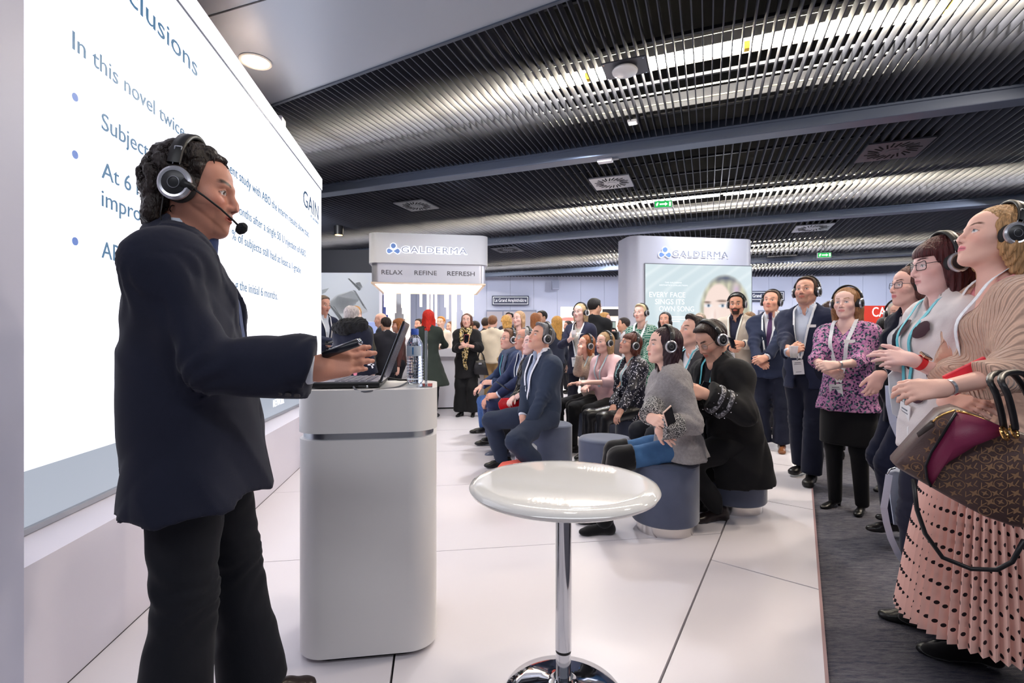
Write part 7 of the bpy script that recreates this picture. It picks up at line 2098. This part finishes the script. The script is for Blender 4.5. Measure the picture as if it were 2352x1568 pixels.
# ================================================================== BACKGROUND VISITORS
tabm = person('man in navy jacket with tablet and lanyard, cut by the screen edge', yaw=330, H=1.90, head_at=(742, 7.35), head=(0, -8, 0), q=2, seed=40, skin=(214, 160, 142), hair=('short', (120, 104, 92), {}), top=('jacket', (40, 46, 70), {'v': (.07, .4, 0)}), inner=('shirt', (214, 220, 232)), hands={'R': {'w': (770, 786, 7.05)}, 'L': {'w': (758, 790, 7.2)}}, lanyard=dict(label='white lanyard with badge on the man with the tablet', len=.44))
tb_ = empty('tablet', (GX(768, 7.0), 7.0, GZ(782, 7.0)), label='black tablet held by the man at the screen edge', cat='tablet'); tb_.rotation_euler = (-1.25, -.2, .25)
obj('case', box_me('case', .25, .01, .18, .004), m_blk, tb_, loc=(0, 0, -.09)); obj('glass', box_me('glass', .23, .002, .16), M('phone_glass'), tb_, loc=(0, -.006, -.08))
parka = person('woman in navy parka with black fur hood, ash-blonde hair, seen from behind', yaw=70, H=1.66, sex='f', head_at=(812, 6.1), head=(-20, 0, 0), q=2, seed=41, skin=PALE, bulk=1.2, hair=('long', (176, 166, 164), {'len': .95, 'strand': .004}), top=('coat', (24, 27, 44), {'hem': -.30, 'i': .05, 'ai': .035, 'wr': .010, 'hemw': .03, 'name': 'parka'}))
P = [Cone(parka['Sh'][1] + parka['tu'] * .06 - parka['sf'] * .07, parka['N'] - parka['sf'] * .13 + parka['tu'] * .0, .075, .095, k=.04), Cone(parka['N'] - parka['sf'] * .13, parka['Sh'][-1] + parka['tu'] * .10 - parka['sf'] * .06, .095, .090, k=.04), Cone(parka['Sh'][-1] + parka['tu'] * .10 - parka['sf'] * .06, parka['Sh'][-1] + parka['tu'] * .02 + parka['sf'] * .03, .085, .06, k=.04)]
F = Field(P, .008); F.wrinkle(.018, 7, 160, 8); p_, q_ = F.mesh(); mesh_obj('fur_hood', p_, q_, M('fur_black', (20, 20, 24), .9, bump=(160, 1.0)), parka['root'])
for k, (px, py) in enumerate(((797, 852), (799, 856), (801, 860))):
    o = obj('patch_bar', box_me('patch_bar', .055, .004, .008), M('patch_gold', (226, 206, 150), .6), parka['root']); o.matrix_local = parka['root'].matrix_basis.inverted() @ Matrix.Translation((GX(px, 5.78), 5.78, GZ(py, 5.78))) @ Matrix.Rotation(-.5, 4, 'Y')
o = obj('patch_round', lathe_me('patch_round', [(.022, 0), (.022, .004)], 20), M('patch_pink', (226, 130, 150), .6), parka['root']); o.matrix_local = parka['root'].matrix_basis.inverted() @ frame((GX(816, 5.78), 5.78, GZ(858, 5.78)), (1, 0, 0))
for r_ in (.6, -.6):
    o = obj('patch_cross', box_me('patch_cross', .075, .004, .018), M('patch_white', (230, 230, 236), .6), parka['root']); o.matrix_local = parka['root'].matrix_basis.inverted() @ Matrix.Translation((GX(852, 5.80), 5.80, GZ(839, 5.80))) @ Matrix.Rotation(r_ + .6, 4, 'Y')
def bg(label, px, py_top, Y, sex, yaw, skin, hair, top, bottom=('trousers', (30, 30, 38)), **kw):
    """a visitor whose crown is seen in pixel row py_top"""
    H = GZ(py_top, Y) - kw.get('base_z', 0) - .012
    kw.setdefault('q', 2)
    return person(label, yaw=yaw, H=H, sex=sex, head_at=(px, Y), skin=skin, hair=hair, top=top, bottom=bottom, seed=int(px) % 97, **kw)
bg('fair-haired man behind the parka woman', 817, 700, 7.4, 'm', 100, ROSY, ('short', (190, 140, 84), {'quiff': 1.2}), ('sweater', (60, 58, 50), {}))
bg('bald man with short beard by the blue panel', 874, 716, 9.3, 'm', 190, ROSY, ('none', (120, 100, 90), {}), ('jacket', (34, 36, 46), {'v': (.06, .3, 0)}), inner=('shirt', (150, 154, 170)), face=dict(beard=.4))
bg('dark-haired man in black suit facing the kiosk', 886, 726, 7.9, 'm', 130, TAN, ('short', (38, 26, 24), {}), ('jacket', (32, 32, 40), {}), inner=('shirt', (226, 226, 230)))
bg('brown-haired woman with fringe and striped lanyard at the kiosk', 914, 728, 8.2, 'f', 200, ROSY, ('long', (150, 92, 52), {'fringe': True}), ('sweater', (84, 52, 50), {}), lanyard=dict(label='white lanyard on the woman with the fringe', len=.35, badge=False))
redh = person('woman with bright red bob in long dark green coat leaning on the kiosk', yaw=88, H=1.74, sex='f', head_at=(985, 8.05), head=(0, 4, 0), q=2, seed=50, skin=PALE, hair=('bob', (196, 42, 30), {'len': 1.35, 'strand': .004}), top=('coat', (42, 50, 46), {'hem': -.42, 'hemw': .16, 'i': .022, 'wr': .008, 'sq': 1.05}), shoes=('boot', (20, 20, 22)), hands={'L': {'t': (.38, .12, 1.12)}, 'R': {'t': (.38, -.14, 1.12)}})
scarfw = person('woman in black with gold patterned scarf holding a pink phone, handbag on her arm', yaw=262, H=1.69, sex='f', head_at=(1072, 8.2), head=(4, 4, 0), q=1, seed=51, skin=(226, 178, 162), bulk=1.1, hair=('mid', (92, 56, 44), {'len': .8}), top=('cardigan', (24, 23, 26), {'hem': -.30, 'hemw': .02, 'i': .02, 'ai': .03, 'sleeve': .55, 'cuff': .02}), bottom=('trousers', (22, 22, 25), {'i': .03, 'flare': .06}), hands={'L': {'w': (1074, 793, 7.9), 'bare': .6, 'curl': .6}, 'R': {'w': (1064, 795, 7.9), 'bare': .6, 'curl': .6}})
f_ = scarfw['front']
cowl(scarfw, fab_scarf, r=.07, th=.022, tails=[list(f_(np.linspace(.07, .0, 12), np.linspace(-.02, -.55, 12), .03)), list(f_(np.linspace(-.07, .02, 12), np.linspace(-.02, -.66, 12), .03))])
phone(1070, 789, 7.86, (-.3, .1, 0), 'pink phone held by the woman in the gold scarf', mat=M('phone_pink', (216, 90, 100), .4))
hb, hbb, hc0 = world_poly_bag('black_handbag', [(x, y, 8.02) for x, y in ((1092, 828), (1112, 826), (1118, 846), (1122, 862), (1090, 860), (1086, 850))], 0, (0, 1, 0), .14, m_blkl, 'black leather handbag hanging from the scarf woman\'s arm', 'handbag', .02)
obj('handle', tube_me('handle', [Vector((GX(x, 8.04), 8.04, GZ(y, 8.04))) - hc0 for x, y in ((1096, 828), (1100, 812), (1104, 806), (1110, 816), (1113, 828))], .012, 8), m_blkl, hb)
obj('clasp', box_me('clasp', .05, .01, .03), m_alu, hb, loc=(0, -.03, .06))
bg('dark man in conversation seen past the scarf woman', 1090, 735, 10.6, 'm', 190, TAN, ('short', (30, 24, 24), {}), ('jacket', (34, 36, 46), {}))
bg('red-haired woman seated across the kiosk counter', 1013, 724, 10.3, 'f', 250, PALE, ('short', (206, 140, 70), {'quiff': 1}), ('sweater', (236, 226, 216), {}))
bg('dark-suited man across the counter behind the red bob', 962, 730, 10.6, 'm', 240, ROSY, ('short', (40, 32, 30), {}), ('jacket', (30, 32, 40), {}))
bg('person in pale pink across the counter', 1034, 736, 10.9, 'f', 230, PALE, ('mid', (120, 84, 60), {}), ('sweater', (226, 196, 186), {}))
creamm = bg('man in cream sweater and patterned neck scarf seen from behind', 1132, 722, 8.9, 'm', 75, ROSY, ('short', (128, 84, 58), {'strand': .0006}), ('sweater', (232, 216, 192), {'hem': -.08, 'i': .016}), ('trousers', (178, 146, 102)))
cowl(creamm, fab_tweed, r=.06, th=.022)
bg('man in dark jacket next to the cream sweater', 1117, 727, 9.7, 'm', 60, TAN, ('short', (50, 36, 30), {}), ('jacket', (60, 52, 52), {}))
bg('curly blonde woman in white blouse with dark skirt', 1162, 722, 9.3, 'f', 110, PALE, ('curly', (206, 160, 92), {}), ('sweater', (236, 228, 220), {'hem': -.02}), ('trousers', (52, 40, 38)))
bg('dark-haired man behind the curly blonde woman', 1170, 715, 11.2, 'm', 250, ROSY, ('short', (34, 24, 22), {}), ('sweater', (56, 60, 80), {}))
bg('long-haired blonde woman facing the screen between visitors', 1191, 711, 7.9, 'f', 232, (236, 190, 178), ('long', (190, 152, 116), {'len': 1.0}), ('sweater', (70, 64, 66), {}))
bg('woman with long chestnut hair in teal top seen from behind', 1232, 716, 8.9, 'f', 55, PALE, ('long', (146, 92, 58), {'len': 1.05}), ('sweater', (36, 98, 108), {}))
bg('dark-haired man facing the woman in teal', 1244, 711, 9.7, 'm', 215, TAN, ('short', (22, 18, 18), {}), ('jacket', (28, 30, 38), {}))
bg('woman with wavy golden hair turned away', 1277, 723, 8.3, 'f', 120, PALE, ('wavy', (190, 140, 72), {'len': 1.0}), ('sweater', (40, 44, 60), {}))
bg('small dark-haired head far behind the golden-haired woman', 1256, 736, 12.0, 'm', 100, TAN, ('short', (50, 34, 26), {}), ('jacket', (50, 50, 58), {}))
bg('bearded visitor in front of the lit booth', 1304, 735, 11.8, 'm', 200, ROSY, ('short', (40, 30, 28), {}), ('sweater', (200, 190, 186), {}), face=dict(beard=.7))
bg('blond man beside the video camera', 1389, 715, 8.7, 'm', 340, ROSY, ('short', (196, 148, 90), {}), ('sweater', (214, 208, 206), {}))
bg('shaven-headed cameraman bent behind the video camera', 1402, 740, 8.45, 'm', 250, ROSY, ('none', (80, 60, 50), {}), ('sweater', (110, 100, 100), {}))
bg('man with cropped dark hair in pale shirt near the tower', 1432, 727, 8.5, 'm', 170, TAN, ('short', (46, 36, 34), {'strand': .0006}), ('sweater', (206, 202, 206), {}), lanyard=dict(label='teal lanyard on the man in the pale shirt', col=TEAL_LY, len=.3, badge=False))
bg('brown-haired person hidden behind the beige blazer', 1722, 713, 7.6, 'f', 60, PALE, ('mid', (150, 116, 84), {}), ('sweater', (90, 80, 76), {}))
bg('auburn-haired person behind the navy suit shoulder', 1790, 722, 6.6, 'f', 80, PALE, ('mid', (140, 100, 72), {}), ('sweater', (70, 66, 70), {}))
bg('dark brown hair showing behind the open blazer', 1905, 688, 5.4, 'f', 70, PALE, ('mid', (56, 36, 32), {}), ('coat', (30, 30, 38), {'hem': -.4}), base_z=-.03)
bg('dark head in front of the red panel', 2031, 725, 5.6, 'm', 60, TAN, ('short', (26, 22, 24), {}), ('sweater', (40, 40, 48), {}), base_z=-.03)
# patterned bag glimpsed behind the standing men
pb = world_poly_bag('patterned_bag', [(x, y, 5.55) for x, y in ((1802, 850), (1812, 838), (1824, 842), (1828, 900), (1822, 925), (1806, 922))], 0, (.2, .97, 0), .1, ramp_mat('tapestry', 'voronoi', 40, [(0, (40, 34, 36)), (.5, (150, 120, 100)), (.7, (90, 50, 50))]), 'dark flowered bag glimpsed between the two standing men', 'bag', .015)
